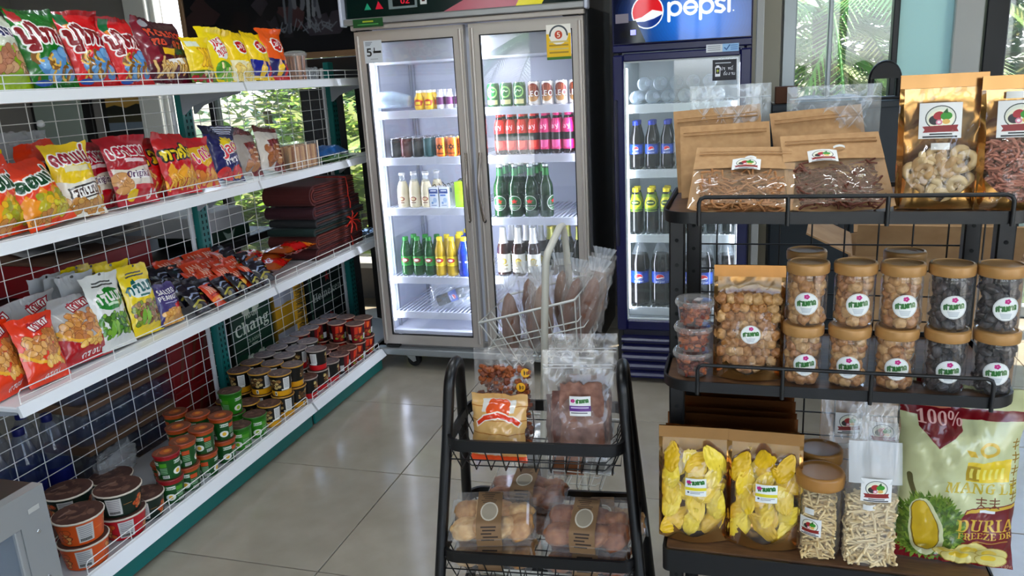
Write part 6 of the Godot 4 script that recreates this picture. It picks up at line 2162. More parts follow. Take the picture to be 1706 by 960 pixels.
func build_cups() -> void:
	var pale = Color(0.78, 0.74, 0.68)
	protos["k"] = cup_proto("soup_cup", 0.041, 0.085, "soup", "lid_orange", Color(0.62, 0.24, 0.10))
	protos["kr"] = cup_proto("soup_cup", 0.041, 0.085, "soup_red", "lid_orange", Color(0.55, 0.05, 0.09))
	protos["g"] = cup_proto("green_soup_cup", 0.0435, 0.088, "green", "lid", Color(0.14, 0.40, 0.08))
	protos["y"] = cup_proto("noodle_cup", 0.0445, 0.090, "yellow", "lid", Color(0.72, 0.52, 0.14))
	protos["b"] = cup_proto("noodle_cup", 0.0445, 0.090, "red", "lid", Color(0.62, 0.56, 0.52))
	protos["r"] = cup_proto("noodle_cup", 0.0445, 0.090, "spicy", "lid", Color(0.68, 0.52, 0.44))
	protos["bo"] = cup_proto("noodle_bowl", 0.066, 0.076, "bowl_orange", "lid", pale)
	protos["br"] = cup_proto("noodle_bowl", 0.066, 0.076, "bowl_red", "lid", pale)
	protos["bd"] = cup_proto("noodle_bowl", 0.066, 0.076, "bowl_dark", "lid", pale)
	var X = [-1.965, -1.870, -1.775]
	var base = 0.1035
	# kind, z, layers at the rear, middle and front column
	var rows = [["kr", -1.903, 0, 0, 2], ["k", -1.985, 0, 1, 2], ["k", -2.08, 0, 2, 2], ["k", -2.185, 2, 2, 2], ["g", -2.285, 1, 1, 1], ["g", -2.385, 1, 2, 1],
		["y", -2.485, 1, 1, 1], ["y", -2.58, 2, 2, 2], ["y", -2.675, 2, 2, 2], ["b", -2.77, 2, 2, 1], ["b", -2.865, 2, 2, 2], ["b", -2.96, 2, 2, 1], ["r", -3.055, 2, 1, 1], ["r", -3.14, 2, 1, 1], ["r", -3.232, 2, 2, 2], ["r", -3.325, 2, 2, 2]]
	var what = {"kr": "green soup cup with a red rim", "k": "green soup cup with an orange rim", "g": "bright green soup cup", "y": "black and yellow noodle cup", "b": "black and red noodle cup", "r": "dark red spicy noodle cup"}
	var count = {}
	var rr = RandomNumberGenerator.new()
	rr.seed = 5
	for q in rows:
		count[q[0]] = count.get(q[0], 0) + 1
		var h: float = {"kr": 0.085, "k": 0.085, "g": 0.088}.get(q[0], 0.090)
		for c in 3:
			for l in q[2 + c]:
				var pos: String = ["back", "middle", "front"][c]
				place(q[0], "%s, %s layer, %s column, %s row of its kind" % [what[q[0]], ["lower", "upper"][l], pos, ORD[count[q[0]] - 1]], "cup", V(X[c] + rr.randf_range(-0.002, 0.002) + (0.006 if q[0].begins_with("k") else 0.0), base + l * (h + 0.001), q[1] + rr.randf_range(-0.002, 0.002)), rr.randf_range(0.4, 2.6), "cups on the base shelf")
	var bowls = [["bo", -1.785, -1.555, 2, "orange noodle bowl by the steel case"], ["br", -1.785, -1.705, 1, "red noodle bowl under the dark one"], ["bd", -1.785, -1.705, 2, "dark noodle bowl on the red one"], ["bd", -1.925, -1.66, 2, "dark noodle bowl in the back by the water bottles"], ["bd", -1.985, -1.88, 1, "dark noodle bowl alone at the back"], ["br", -1.925, -1.52, 1, "red noodle bowl half hidden by the steel case"], ["bd", -1.785, -1.803, 1, "dark round noodle bowl next to the red-rimmed soup cups"]]
	for q in bowls:
		for l in q[3]:
			if q[4].begins_with("dark noodle bowl on") and l == 0:
				continue
			var lab: String = q[4]
			if q[3] == 2 and not lab.contains(" on the red"):
				lab += ", %s of its stack" % ["lower", "upper"][l]
			var s = 0.84 if lab.begins_with("dark round") else 1.0
			var o = place(q[0], lab, "bowl", V(q[1], base + l * 0.077, q[2]), rr.randf_range(1.0, 2.0), "noodle bowls on the base shelf")
			o.scale = V(s, 1, s)
	solo("clear_bag", "crumpled clear plastic bag lying behind the noodle bowls", "bag", film_bag(0.22, 0.11, 0.10, 91), glass(Color(0.82, 0.84, 0.86), 0.30, 0.10), V(-2.06, 0.104, -1.98), PI / 2 + 0.3)


# ---------------------------------------------------------------- black tiered rack with dried snacks
func round_slab(x0: float, x1: float, z0: float, z1: float, y0: float, y1: float, rad: float) -> Geo:
	var poly = PackedVector2Array()
	for c in [[x1 - rad, -z1 - rad, 0], [x0 + rad, -z1 - rad, 1], [x0 + rad, -z0 + rad, 2], [x1 - rad, -z0 + rad, 3]]:
		for s in 7:
			var a: float = PI / 2 * c[2] + PI / 2 * s / 6.0
			poly.append(Vector2(c[0] + cos(a) * rad, c[1] + sin(a) * rad))
	return Geo.new().prism(poly, y0, y1).moved(Transform3D(Basis(Vector3.RIGHT, -PI / 2), Vector3.ZERO))


func rim_tube(x0: float, x1: float, z0: float, z1: float, y: float, rad: float, h: float, th: float) -> Geo:
	# a standing strip that follows a rounded rectangle
	var g = Geo.new()
	var pts = []
	for c in [[x1 - rad, -z1 - rad, 0], [x0 + rad, -z1 - rad, 1], [x0 + rad, -z0 + rad, 2], [x1 - rad, -z0 + rad, 3]]:
		for s in 7:
			var a: float = PI / 2 * c[2] + PI / 2 * s / 6.0
			pts.append([Vector2(c[0] + cos(a) * rad, c[1] + sin(a) * rad), Vector2(cos(a), sin(a))])
	var m = pts.size()
	for k in m:
		var a: Array = pts[k]
		var b: Array = pts[(k + 1) % m]
		for e in [[th * 0.5, 1.0], [-th * 0.5, -1.0]]:
			var pa: Vector2 = a[0] + a[1] * e[0]
			var pb: Vector2 = b[0] + b[1] * e[0]
			var i0 = g.vert(V(pa.x, y, -pa.y), V(a[1].x, 0, -a[1].y) * e[1])
			g.vert(V(pb.x, y, -pb.y), V(b[1].x, 0, -b[1].y) * e[1])
			g.vert(V(pb.x, y + h, -pb.y), V(b[1].x, 0, -b[1].y) * e[1])
			g.vert(V(pa.x, y + h, -pa.y), V(a[1].x, 0, -a[1].y) * e[1])
			g.face(i0, i0 + 1, i0 + 2)
			g.face(i0, i0 + 2, i0 + 3)
		var p = [a[0] - a[1] * th * 0.5, a[0] + a[1] * th * 0.5, b[0] + b[1] * th * 0.5, b[0] - b[1] * th * 0.5]
		for e in [[y + h, 1.0], [y, -1.0]]:
			g.quad(V(p[0].x, e[0], -p[0].y), V(p[1].x, e[0], -p[1].y), V(p[2].x, e[0], -p[2].y), V(p[3].x, e[0], -p[3].y), V(0, e[1], 0))
	return g


func lump(seed_: int, r: float, rough_ := 0.35, seg := 9) -> ArrayMesh:
	# a knobbly ball such as popped corn
	var f = FastNoiseLite.new()
	f.seed = seed_
	f.frequency = 2.0
	f.noise_type = FastNoiseLite.TYPE_CELLULAR
	f.cellular_return_type = FastNoiseLite.RETURN_DISTANCE
	return Geo.new().sheet(seg + 3, seg - 1, func(u, v):
		var d = V(sin(TAU * u) * sin(PI * v), -cos(PI * v), cos(TAU * u) * sin(PI * v))
		return d * r * (1.0 + rough_ * (-0.55 - f.get_noise_3dv(d * 1.1)) + rough_ * 0.35 * sin(d.x * 5.0 + seed_) * sin(d.y * 4.0 + seed_ * 2.0)), -1.0).mesh()


func pouch_geo(w: float, h: float, t: float, side: float, seed_: int, fill_top := 0.72, flat := 0.12) -> Geo:
	# one panel of a stand-up pouch: side 1 front, -1 back
	var f = FastNoiseLite.new()
	f.seed = seed_
	f.frequency = 1.0
	f.noise_type = FastNoiseLite.TYPE_SIMPLEX_SMOOTH
	f.fractal_octaves = 3
	return Geo.new().sheet(20, 24, func(u, v):
		var pu = pow(maxf(0.0, sin(PI * u)), 0.55)
		var pv = lerpf(0.72, 1.0, smoothstep(0.0, 0.2, v)) * (1.0 - smoothstep(fill_top * 0.55, fill_top + 0.12, v))
		var nz = f.get_noise_3d(u * 4.0, v * 5.0, side)
		var cr = absf(f.get_noise_3d(u * 7.0, v * 7.0, side + 4.0))
		var z = side * (t * 0.5 * pu * pv * (1.0 + 0.25 * nz)) + side * 0.0007 + 0.006 * (nz + cr - 0.3) * pu * (flat + smoothstep(0.0, 0.5, 1.0 - v) * 0.5)
		return V((u - 0.5) * w * (1.0 - 0.05 * pv * pu), v * h, z), side)


func shreds(count: int, w: float, h: float, t: float, len: float, th: float, seed_: int) -> Geo:
	var g = Geo.new()
	var r = RandomNumberGenerator.new()
	r.seed = seed_
	for k in count:
		var v = pow(r.randf(), 1.15)
		var p = V((r.randf() - 0.5) * w * 0.86, v * h, (r.randf() - 0.5) * t * (1.0 - v * 0.45))
		var a = r.randf() * TAU
		var d = V(cos(a), r.randf_range(-0.6, 0.6), sin(a) * 0.35).normalized() * len * r.randf_range(0.5, 1.1)
		var b = V(r.randf_range(-1, 1), r.randf_range(-1, 1), 0) * len * 0.16
		var q0 = p - d * 0.5
		var q2 = p + d * 0.5
		for q in [q0, q2]:
			pass
		q0.x = clampf(q0.x, -w * 0.46, w * 0.46)
		q2.x = clampf(q2.x, -w * 0.46, w * 0.46)
		q0.y = clampf(q0.y, 0.004, h)
		q2.y = clampf(q2.y, 0.004, h)
		g.tube([q0, p + b, q2], th, 4)
	return g


func script_sticker(round_: bool) -> ImageTexture:
	var p = Paint.new(128, 128, Color(0.90, 0.91, 0.90))
	if not round_:
		p.rect(0, 66, 128, 22, Color(0.86, 0.80, 0.12))
		p.rect(12, 96, 12, 12, Color(0.3, 0.3, 0.3))
		p.rect(30, 96, 84, 4, Color(0.45, 0.45, 0.45))
		p.rect(30, 106, 60, 4, Color(0.45, 0.45, 0.45))
	else:
		for k in 4:
			p.rect(34 + k * 3, 90 + k * 7, 60 - k * 6, 3, Color(0.62, 0.66, 0.70))
		p.arc(64, 64, 61, 0, TAU, 2, Color(0.72, 0.74, 0.74))
	var y = 66.0 if round_ else 36.0
	p.thai("สวนตาล", 66, y - 4, 21, Color(0.10, 0.40, 0.10), 8, -0.12, Color(0.80, 0.86, 0.76), 1.5, 0.7)
	for k in 5:
		var a = TAU * k / 5.0
		var c = Vector2(66, 24) if round_ else Vector2(22, 28)
		p.ell(c.x + cos(a) * 9, c.y + sin(a) * 8, 7, 6, Color(0.74, 0.08, 0.46))
	return p.tex()


func farm_sticker() -> ImageTexture:
	var p = Paint.new(144, 128, Color(0.90, 0.90, 0.89))
	p.ell(72, 54, 52, 44, Color(0.10, 0.14, 0.10))
	p.ell(72, 54, 49, 41, Color(0.86, 0.87, 0.80))
	p.ell(72, 58, 44, 32, Color(0.92, 0.91, 0.80))
	p.ell(52, 62, 20, 17, Color(0.16, 0.14, 0.14))
	p.ell(64, 46, 18, 14, Color(0.66, 0.12, 0.12), -0.3)
	p.ell(90, 48, 20, 14, Color(0.20, 0.56, 0.12), -0.1)
	p.poly([[78, 36], [92, 20], [96, 38]], Color(0.14, 0.34, 0.10))
	p.ell(66, 70, 11, 10, Color(0.84, 0.48, 0.58))
	p.ell(66, 70, 6, 5, Color(0.94, 0.90, 0.90))
	p.ell(90, 68, 13, 9, Color(0.88, 0.70, 0.36))
	p.poly([[12, 84], [132, 80], [128, 92], [134, 104], [14, 106], [20, 96]], Color(0.55, 0.13, 0.11))
	p.rect(36, 110, 76, 5, Color(0.15, 0.15, 0.15))
	p.rect(14, 119, 116, 6, Color(0.12, 0.12, 0.12))
	return p.tex()


var st_round: StandardMaterial3D
var st_rect: StandardMaterial3D
var st_farm: StandardMaterial3D
const RZ := -1.40


func flat_label(w: float, h: float) -> Geo:
	return Geo.new().sheet(4, 3, func(u, v): return V((u - 0.5) * w, (v - 0.5) * h, -0.004 * pow(2.0 * u - 1.0, 2.0)))


func cyl_disc(r: float, rs: float, y: float) -> Geo:
	# a round sticker bent on a cylinder, facing +z
	var g = Geo.new()
	var c = g.vert(V(0, y, r), V(0, 0, 1), Vector2(0.5, 0.5))
	for k in 24:
		var a = TAU * k / 24.0
		var x = cos(a) * rs
		var th = x / r
		g.vert(V(sin(th) * r, y + sin(a) * rs, cos(th) * r), V(sin(th), 0, cos(th)), Vector2(0.5 + cos(a) * 0.5, 0.5 - sin(a) * 0.5))
	for k in 24:
		g.face(c, c + 1 + k, c + 1 + (k + 1) % 24)
	return g


func cyl_patch(r: float, w: float, y0: float, y1: float) -> Geo:
	return Geo.new().sheet(8, 1, func(u, v):
		var th = (u - 0.5) * w / r
		return V(sin(th) * r, lerpf(y0, y1, v), cos(th) * r))


var corn_meshes = []
var corn_mats = []


func snack_jar(label: String, at: Vector3, turn: float, kind: String, s: float = 1.0) -> Node3D:
	var o = thing("snack_jar", label, "jar", at, turn, "jars on the black rack")
	var r = 0.0335
	var h = 0.098
	part(o, "glass_wall", Geo.new().lathe([Vector2(0, 0.003), Vector2(r * 0.85, 0.001), Vector2(r * 0.98, 0.006), Vector2(r, 0.012), Vector2(r, h - 0.014), Vector2(r * 0.95, h - 0.006), Vector2(r * 0.93, h)], 26), glass(Color(0.94, 0.95, 0.95), 0.035, 0.02))
	var gold = mat(Color(0.70, 0.52, 0.30), 0.38, 0.1)
	var lid = part(o, "lid", Geo.new().lathe([Vector2(r * 1.0, h - 0.004), Vector2(r * 1.06, h - 0.003), Vector2(r * 1.08, h + 0.004), Vector2(r * 1.08, h + 0.012), Vector2(r * 1.04, h + 0.015), Vector2(r * 0.92, h + 0.016)], 28), gold)
	part(lid, "lid_top", Geo.new().lathe([Vector2(r * 0.92, h + 0.016), Vector2(r * 0.90, h + 0.0135), Vector2(r * 0.62, h + 0.0135), Vector2(r * 0.60, h + 0.0125), Vector2(0, h + 0.0125)], 24), mat(Color(0.74, 0.57, 0.36), 0.5))
	part(o, "round_sticker", cyl_disc(r + 0.0008, 0.0205, 0.044), st_round)
	var rr = RandomNumberGenerator.new()
	rr.seed = int(at.x * 1000) + int(at.y * 777)
	if kind == "caramel":
		var k = 0
		for l in 6:
			for n in 7:
				var a = TAU * n / 7.0 + l * 0.45
				var d = 0.0195
				if n == 6:
					d = 0.004
				var q = part(o, "popcorn_piece", corn_meshes[rr.randi() % 4], corn_mats[rr.randi() % 4], V(cos(a) * d, 0.0125 + l * 0.0148, sin(a) * d), V(rr.randf() * 6, rr.randf() * 6, 0))
				q.scale = Vector3.ONE * rr.randf_range(0.82, 1.0)
				k += 1
	else:
		for l in 7:
			for n in 7:
				var a = TAU * n / 7.0 + l * 0.5
				var d = 0.0205 if n < 6 else 0.003
				var q = part(o, "chocolate_piece", corn_meshes[rr.randi() % corn_meshes.size()], corn_mats[4 + rr.randi() % 2], V(cos(a) * d, 0.011 + l * 0.0125, sin(a) * d), V(rr.randf() * 6, rr.randf() * 6, 0))
				q.scale = V(0.72, 0.6, 0.95) * rr.randf_range(0.85, 1.15)
	return o


func gold_pouch(called: String, label: String, at: Vector3, w: float, h: float, t: float, lean: float, yaw: float, seed_: int, group: String, full := true) -> Node3D:
	var o = thing(called, label, "pouch", at, yaw, group)
	o.rotation.x = -lean
	var gold = mat(Color(0.74, 0.56, 0.32), 0.16, 0.92)
	part(o, "back_panel", pouch_geo(w, h, t, -1.0, seed_), gold)
	if full:
		part(o, "clear_front", pouch_geo(w * 0.995, h * 0.995, t, 1.0, seed_ + 1), glass(Color(0.98, 0.95, 0.88), 0.05, 0.05))
		part(o, "seal_strip", Geo.new().sheet(16, 2, func(u, v): return V((u - 0.5) * w, h * (0.90 + 0.10 * v), 0.0035 + 0.0006 * sin(u * 9 + seed_))), mat(Color(0.66, 0.48, 0.28), 0.2, 0.85))
		# side and bottom gold margins
		for s in [-1.0, 1.0]:
			part(o, "side_gusset", Geo.new().sheet(3, 14, func(u, v): return V(s * (w * 0.5 - u * 0.007), v * h * 0.9, lerpf(-0.003, t * 0.34, u) * smoothstep(0.0, 0.1, v) * (1.0 - smoothstep(0.5, 1.0, v)) + 0.002 + 0.003 * sin(v * 26 + seed_)), s), gold)
		part(o, "bottom_gusset", Geo.new().sheet(14, 4, func(u, v): return V((u - 0.5) * w * 0.99, 0.001 + v * (0.012 + 0.05 * pow(absf(2.0 * u - 1.0), 1.6)), t * 0.40 * sin(PI * u) + 0.005 + 0.002 * v)), gold)
	else:
		part(o, "front_panel", pouch_geo(w, h, t, 1.0, seed_ + 1), mat(Color(0.50, 0.31, 0.16), 0.2, 0.8))
	return o


func build_right_rack() -> void:
	st_round = mat(Color.WHITE, 0.4, 0, script_sticker(true))
	st_rect = mat(Color.WHITE, 0.4, 0, script_sticker(false))
	st_farm = mat(Color.WHITE, 0.4, 0, farm_sticker())
	for k in 4:
		corn_meshes.append(lump(40 + k, 0.0128, 0.42, 12))
	for c in [Color(0.80, 0.54, 0.24), Color(0.74, 0.45, 0.16), Color(0.85, 0.62, 0.33), Color(0.66, 0.37, 0.12), Color(0.085, 0.045, 0.04), Color(0.14, 0.075, 0.06)]:
		var cmt = tri_mat(noise_tex(0.06, c.darkened(0.28), c.lightened(0.30), 21 + corn_mats.size(), 64, 3), 26.0, 0.38)
		corn_mats.append(cmt)
	var black = mat(Color(0.035, 0.037, 0.045), 0.42)
	var x0 = -0.142
	var x1 = 0.445
	var zb = RZ - 0.345
	var t = thing("snack_rack", "black metal tiered rack with wooden boards, full of dried snacks", "rack", Vector3.ZERO)
	var wood = tri_mat(noise_tex(0.03, Color(0.30, 0.20, 0.13), Color(0.44, 0.31, 0.20), 3, 256, 4), 3.0, 0.5)
	wood.uv1_scale = V(1.5, 3, 14)
	var tiers = [[1.122, 0.018, 0.05], [0.806, 0.018, 0.05], [0.458, 0.05, 0.012], [0.12, 0.02, 0.05]]
	for k in 4:
		var q: Array = tiers[k]
		var sh = part(t, "shelf_tray", round_slab(x0, x1, RZ, zb, q[0] - 0.012, q[0] - 0.005, q[2]), black)
		part(sh, "rim_band", rim_tube(x0, x1, RZ, zb, q[0] - q[1] + 0.008 if k != 2 else q[0] - 0.05, q[2], 0.019 if k != 2 else 0.048, 0.004), black)
		part(sh, "wood_board", round_slab(x0 + 0.006, x1 - 0.006, RZ - 0.006, zb + 0.006, q[0] - 0.005, q[0], maxf(0.006, q[2] - 0.005)), wood)
		if k < 2:
			var ry: float = q[0] + (0.036 if k == 0 else 0.044)
			var c = 0.010
			var g = Geo.new()
			var za = RZ + 0.006
			var yb: float = q[0] - 0.014
			g.tube([V(-0.078, yb, za), V(-0.078, ry - c, za), V(-0.075, ry - 0.003, za), V(-0.068, ry, za), V(0.392, ry, za), V(0.399, ry - 0.003, za), V(0.402, ry - c, za), V(0.402, yb, za)], 0.0036, 8)
			for x in ([0.068, 0.222] if k == 0 else [0.070, 0.215]):
				g.tube([V(x, yb, za), V(x, ry, za)], 0.0036, 8)
			part(sh, "guard_rail", g, black)
	# posts and punched holes
	var hole = mat(Color(0.30, 0.32, 0.36), 0.6)
	for q in [[-0.128, RZ - 0.16], [-0.105, zb + 0.03], [0.426, zb + 0.03], [0.440, RZ - 0.16]]:
		for z in [q[1]]:
			var x: float = q[0]
			var p = part(t, "post", Geo.new().box(V(x, 0.57, z), V(0.030, 1.09, 0.030), 0.003), black)
			var hs = Geo.new()
			for y in 20:
				hs.tube([V(x, 0.10 + y * 0.05, z + 0.0148), V(x, 0.10 + y * 0.05, z + 0.0158)], 0.004, 8)
			as_stuff(part(p, "punched_holes", hs, mat(Color(0.008, 0.008, 0.01), 0.9)))
	# wire back
	var w = Geo.new()
	var n = int((x1 - x0) / 0.064)
	for k in range(1, n + 1):
		w.tube([V(x0 + 0.02 + k * 0.064, 0.12, zb + 0.012), V(x0 + 0.02 + k * 0.064, 1.10, zb + 0.012)], 0.0018, 5)
	for k in 18:
		w.tube([V(x0 + 0.03, 0.14 + k * 0.054, zb + 0.016), V(x1 - 0.03, 0.14 + k * 0.054, zb + 0.016)], 0.0018, 5)
	as_stuff(part(t, "wire_back", w, black))
	for x in [-0.105, 0.405]:
		for z in [RZ - 0.16, zb + 0.03]:
			part(t, "foot", Geo.new().lathe([Vector2(0, 0), Vector2(0.018, 0), Vector2(0.020, 0.004), Vector2(0.018, 0.03), Vector2(0, 0.03)], 12), black, V(x, 0, z))
	build_rack_top()
	build_rack_middle()
	build_rack_bottom()


func build_rack_top() -> void:
	var y = 1.1225
	var kraft = tri_mat(noise_tex(0.05, Color(0.68, 0.51, 0.33), Color(0.76, 0.60, 0.41), 9, 256, 5), 4.0, 0.72)
	var tan_shred = mat(Color(0.72, 0.50, 0.30), 0.6)
	var red_shred = mat(Color(0.42, 0.22, 0.15), 0.6)
	var film = glass(Color(0.95, 0.86, 0.74), 0.10, 0.06)
	var g = "kraft pouches on the rack's top tier"
	# label, x, z, width, height, lean, yaw, window, roll
	var ks = [
		["kraft paper pouch at the back of the top tier, nearest the cola cooler", -0.048, -1.655, 0.172, 0.168, 0.30, 0.12, 0, 0.05],
		["kraft paper pouch in the middle of the top tier's three", -0.036, -1.575, 0.170, 0.148, 0.45, 0.06, 0, 0.03],
		["kraft pouch with a clear window of tan shreds leaning at the front", -0.012, -1.435, 0.180, 0.172, 1.0, -0.04, 1, -0.02],
		["kraft paper pouch at the back, behind the one with reddish shreds", 0.147, -1.645, 0.176, 0.160, 0.35, 0.20, 0, 0.06],
		["kraft pouch with a clear window of reddish shreds leaning at the front", 0.158, -1.445, 0.172, 0.190, 0.95, 0.05, 2, 0.03]]
	for q in ks:
		var o = thing("kraft_pouch", q[0], "pouch", V(q[1], y, q[2]), q[6], g)
		o.rotation = V(-q[5], q[6], q[8])
		o.position.y += 0.006 + absf(q[8]) * q[3] * 0.5
		var wd: float = q[3]
		var h: float = q[4]
		var sd = int(q[1] * 1000) + 400
		part(o, "back_panel", pouch_geo(wd, h, 0.028, -1.0, sd), kraft)
		part(o, "zip_ridge", Geo.new().tube([V(-wd * 0.46, h * 0.86, 0.004), V(0, h * 0.86, 0.0055), V(wd * 0.46, h * 0.86, 0.004)], 0.0016, 5), kraft)
		part(o, "zip_ridge", Geo.new().tube([V(-wd * 0.46, h * 0.90, 0.004), V(0, h * 0.90, 0.0055), V(wd * 0.46, h * 0.90, 0.004)], 0.0012, 5), kraft)
		if q[7] == 0:
			part(o, "front_panel", pouch_geo(wd, h, 0.028, 1.0, sd + 1, 0.6, 0.3), kraft)
			continue
		part(o, "front_panel", Geo.new().sheet(14, 6, func(u, v): return V((u - 0.5) * wd, h * (0.62 + 0.38 * v), 0.004 * (1.0 - v) * sin(PI * u) + 0.0012)), kraft)
		part(o, "clear_window", pouch_geo(wd * 0.98, h * 0.66, 0.036, 1.0, sd + 2, 0.9), film)
		as_stuff(part(o, "dried_shreds", shreds(260, wd * 0.9, h * 0.56, 0.020, 0.035, 0.0022, sd), tan_shred if q[7] == 1 else red_shred))
		part(o, "farm_label", flat_label(0.050, 0.030), st_farm, V(0.006 if q[7] == 1 else -0.02, h * 0.60, 0.019))
		part(o, "price_tag", flat_label(0.020, 0.006), mat(Color(0.88, 0.88, 0.86), 0.5), V(0.012, h * 0.76, 0.012))
	# clear tall pouches behind
	var cs = [[-0.045, -1.705, 0.140, 0.215, 0.05, "empty-topped clear pouch standing behind the kraft pouches by the cola cooler"], [0.020, -1.722, 0.05, 0.215, 0.2, "narrow clear pouch between the two tall clear ones"], [0.160, -1.705, 0.172, 0.205, -0.05, "wide clear pouch with creased gussets behind the right kraft pouches"]]
	for q in cs:
		var o = thing("clear_pouch", q[5], "pouch", V(q[0], y, q[1]), q[4], "clear pouches on the rack's top tier")
		var film2 = glass(Color(0.84, 0.88, 0.90), 0.20, 0.08)
		part(o, "front_film", pouch_geo(q[2], q[3], 0.022, 1.0, 90 + int(q[2] * 100), 0.9, 0.8), film2)
		part(o, "back_film", pouch_geo(q[2], q[3], 0.022, -1.0, 95 + int(q[2] * 100), 0.9, 0.8), film2)
		part(o, "zip_ridge", Geo.new().tube([V(-q[2] * 0.47, q[3] * 0.88, 0.002), V(q[2] * 0.47, q[3] * 0.88, 0.002)], 0.0014, 5), glass(Color(0.9, 0.93, 0.95), 0.4, 0.1))
		var cr = Geo.new()
		var nn = int(q[2] * 0.84 / 0.034)
		for k in nn:
			var x: float = -q[2] * 0.42 + k * 0.034
			cr.tube([V(x, q[3] * 0.82, 0.004), V(x + 0.017, q[3] * 0.72, 0.012), V(x, q[3] * 0.60, 0.008)], 0.0014, 4)
			cr.tube([V(x + 0.032, q[3] * 0.82, 0.004), V(x + 0.017, q[3] * 0.72, 0.012), V(x + 0.032, q[3] * 0.60, 0.008)], 0.0014, 4)
		as_stuff(part(o, "film_creases", cr, glass(Color(0.9, 0.93, 0.95), 0.14, 0.1)))
	# cashew and pink shred gold pouches
	var a = gold_pouch("cashew_pouch", "gold-backed clear pouch of cashews with a fruit sticker on the top tier", V(0.310, y, -1.475), 0.132, 0.222, 0.05, 0.10, 0.0, 21, "gold pouches")
	part(a, "farm_label", flat_label(0.064, 0.058), st_farm, V(-0.005, 0.146, 0.018), V(-0.05, 0, 0))
	part(a, "price_tag", flat_label(0.028, 0.011), mat(Color(0.90, 0.90, 0.88), 0.5), V(-0.004, 0.104, 0.024))
	var nut = Geo.new()
	var pts = []
	for k in 9:
		var th = PI * 1.15 * k / 8.0
		pts.append(V(cos(th) * 0.011, sin(th) * 0.011, 0))
	nut.tube(pts, 0.0062, 8)
	for e in [0, 8]:
		nut.add(Geo.new().lathe([Vector2(0, -0.0062), Vector2(0.0045, -0.0044), Vector2(0.0062, 0), Vector2(0.0045, 0.0044), Vector2(0, 0.0062)], 8), Transform3D(Basis.IDENTITY, pts[e]))
	var nm = nut.mesh()
	var rr = RandomNumberGenerator.new()
	rr.seed = 44
	var cm = [mat(Color(0.80, 0.68, 0.47), 0.45), mat(Color(0.72, 0.57, 0.36), 0.45), mat(Color(0.86, 0.76, 0.57), 0.45)]
	for k in 44:
		part(a, "cashew", nm, cm[k % 3], V(rr.randf_range(-0.042, 0.042), 0.014 + 0.074 * (k / 44.0) + rr.randf_range(0, 0.01), rr.randf_range(-0.004, 0.012)), V(rr.randf_range(-0.6, 0.6), rr.randf_range(-0.6, 0.6), rr.randf() * TAU))
	var b = gold_pouch("shred_pouch", "gold-backed pouch of pale pink shreds at the end of the top tier", V(0.422, y, -1.462), 0.120, 0.215, 0.05, 0.08, 0.0, 23, "gold pouches")
	part(b, "farm_label", flat_label(0.064, 0.058), st_farm, V(-0.006, 0.146, 0.017), V(-0.05, 0, 0))
	part(b, "price_tag", flat_label(0.028, 0.011), mat(Color(0.90, 0.90, 0.88), 0.5), V(-0.012, 0.184, 0.010))
	as_stuff(part(b, "dried_shreds", shreds(420, 0.106, 0.115, 0.026, 0.022, 0.0024, 8), mat(Color(0.72, 0.45, 0.36), 0.6)))


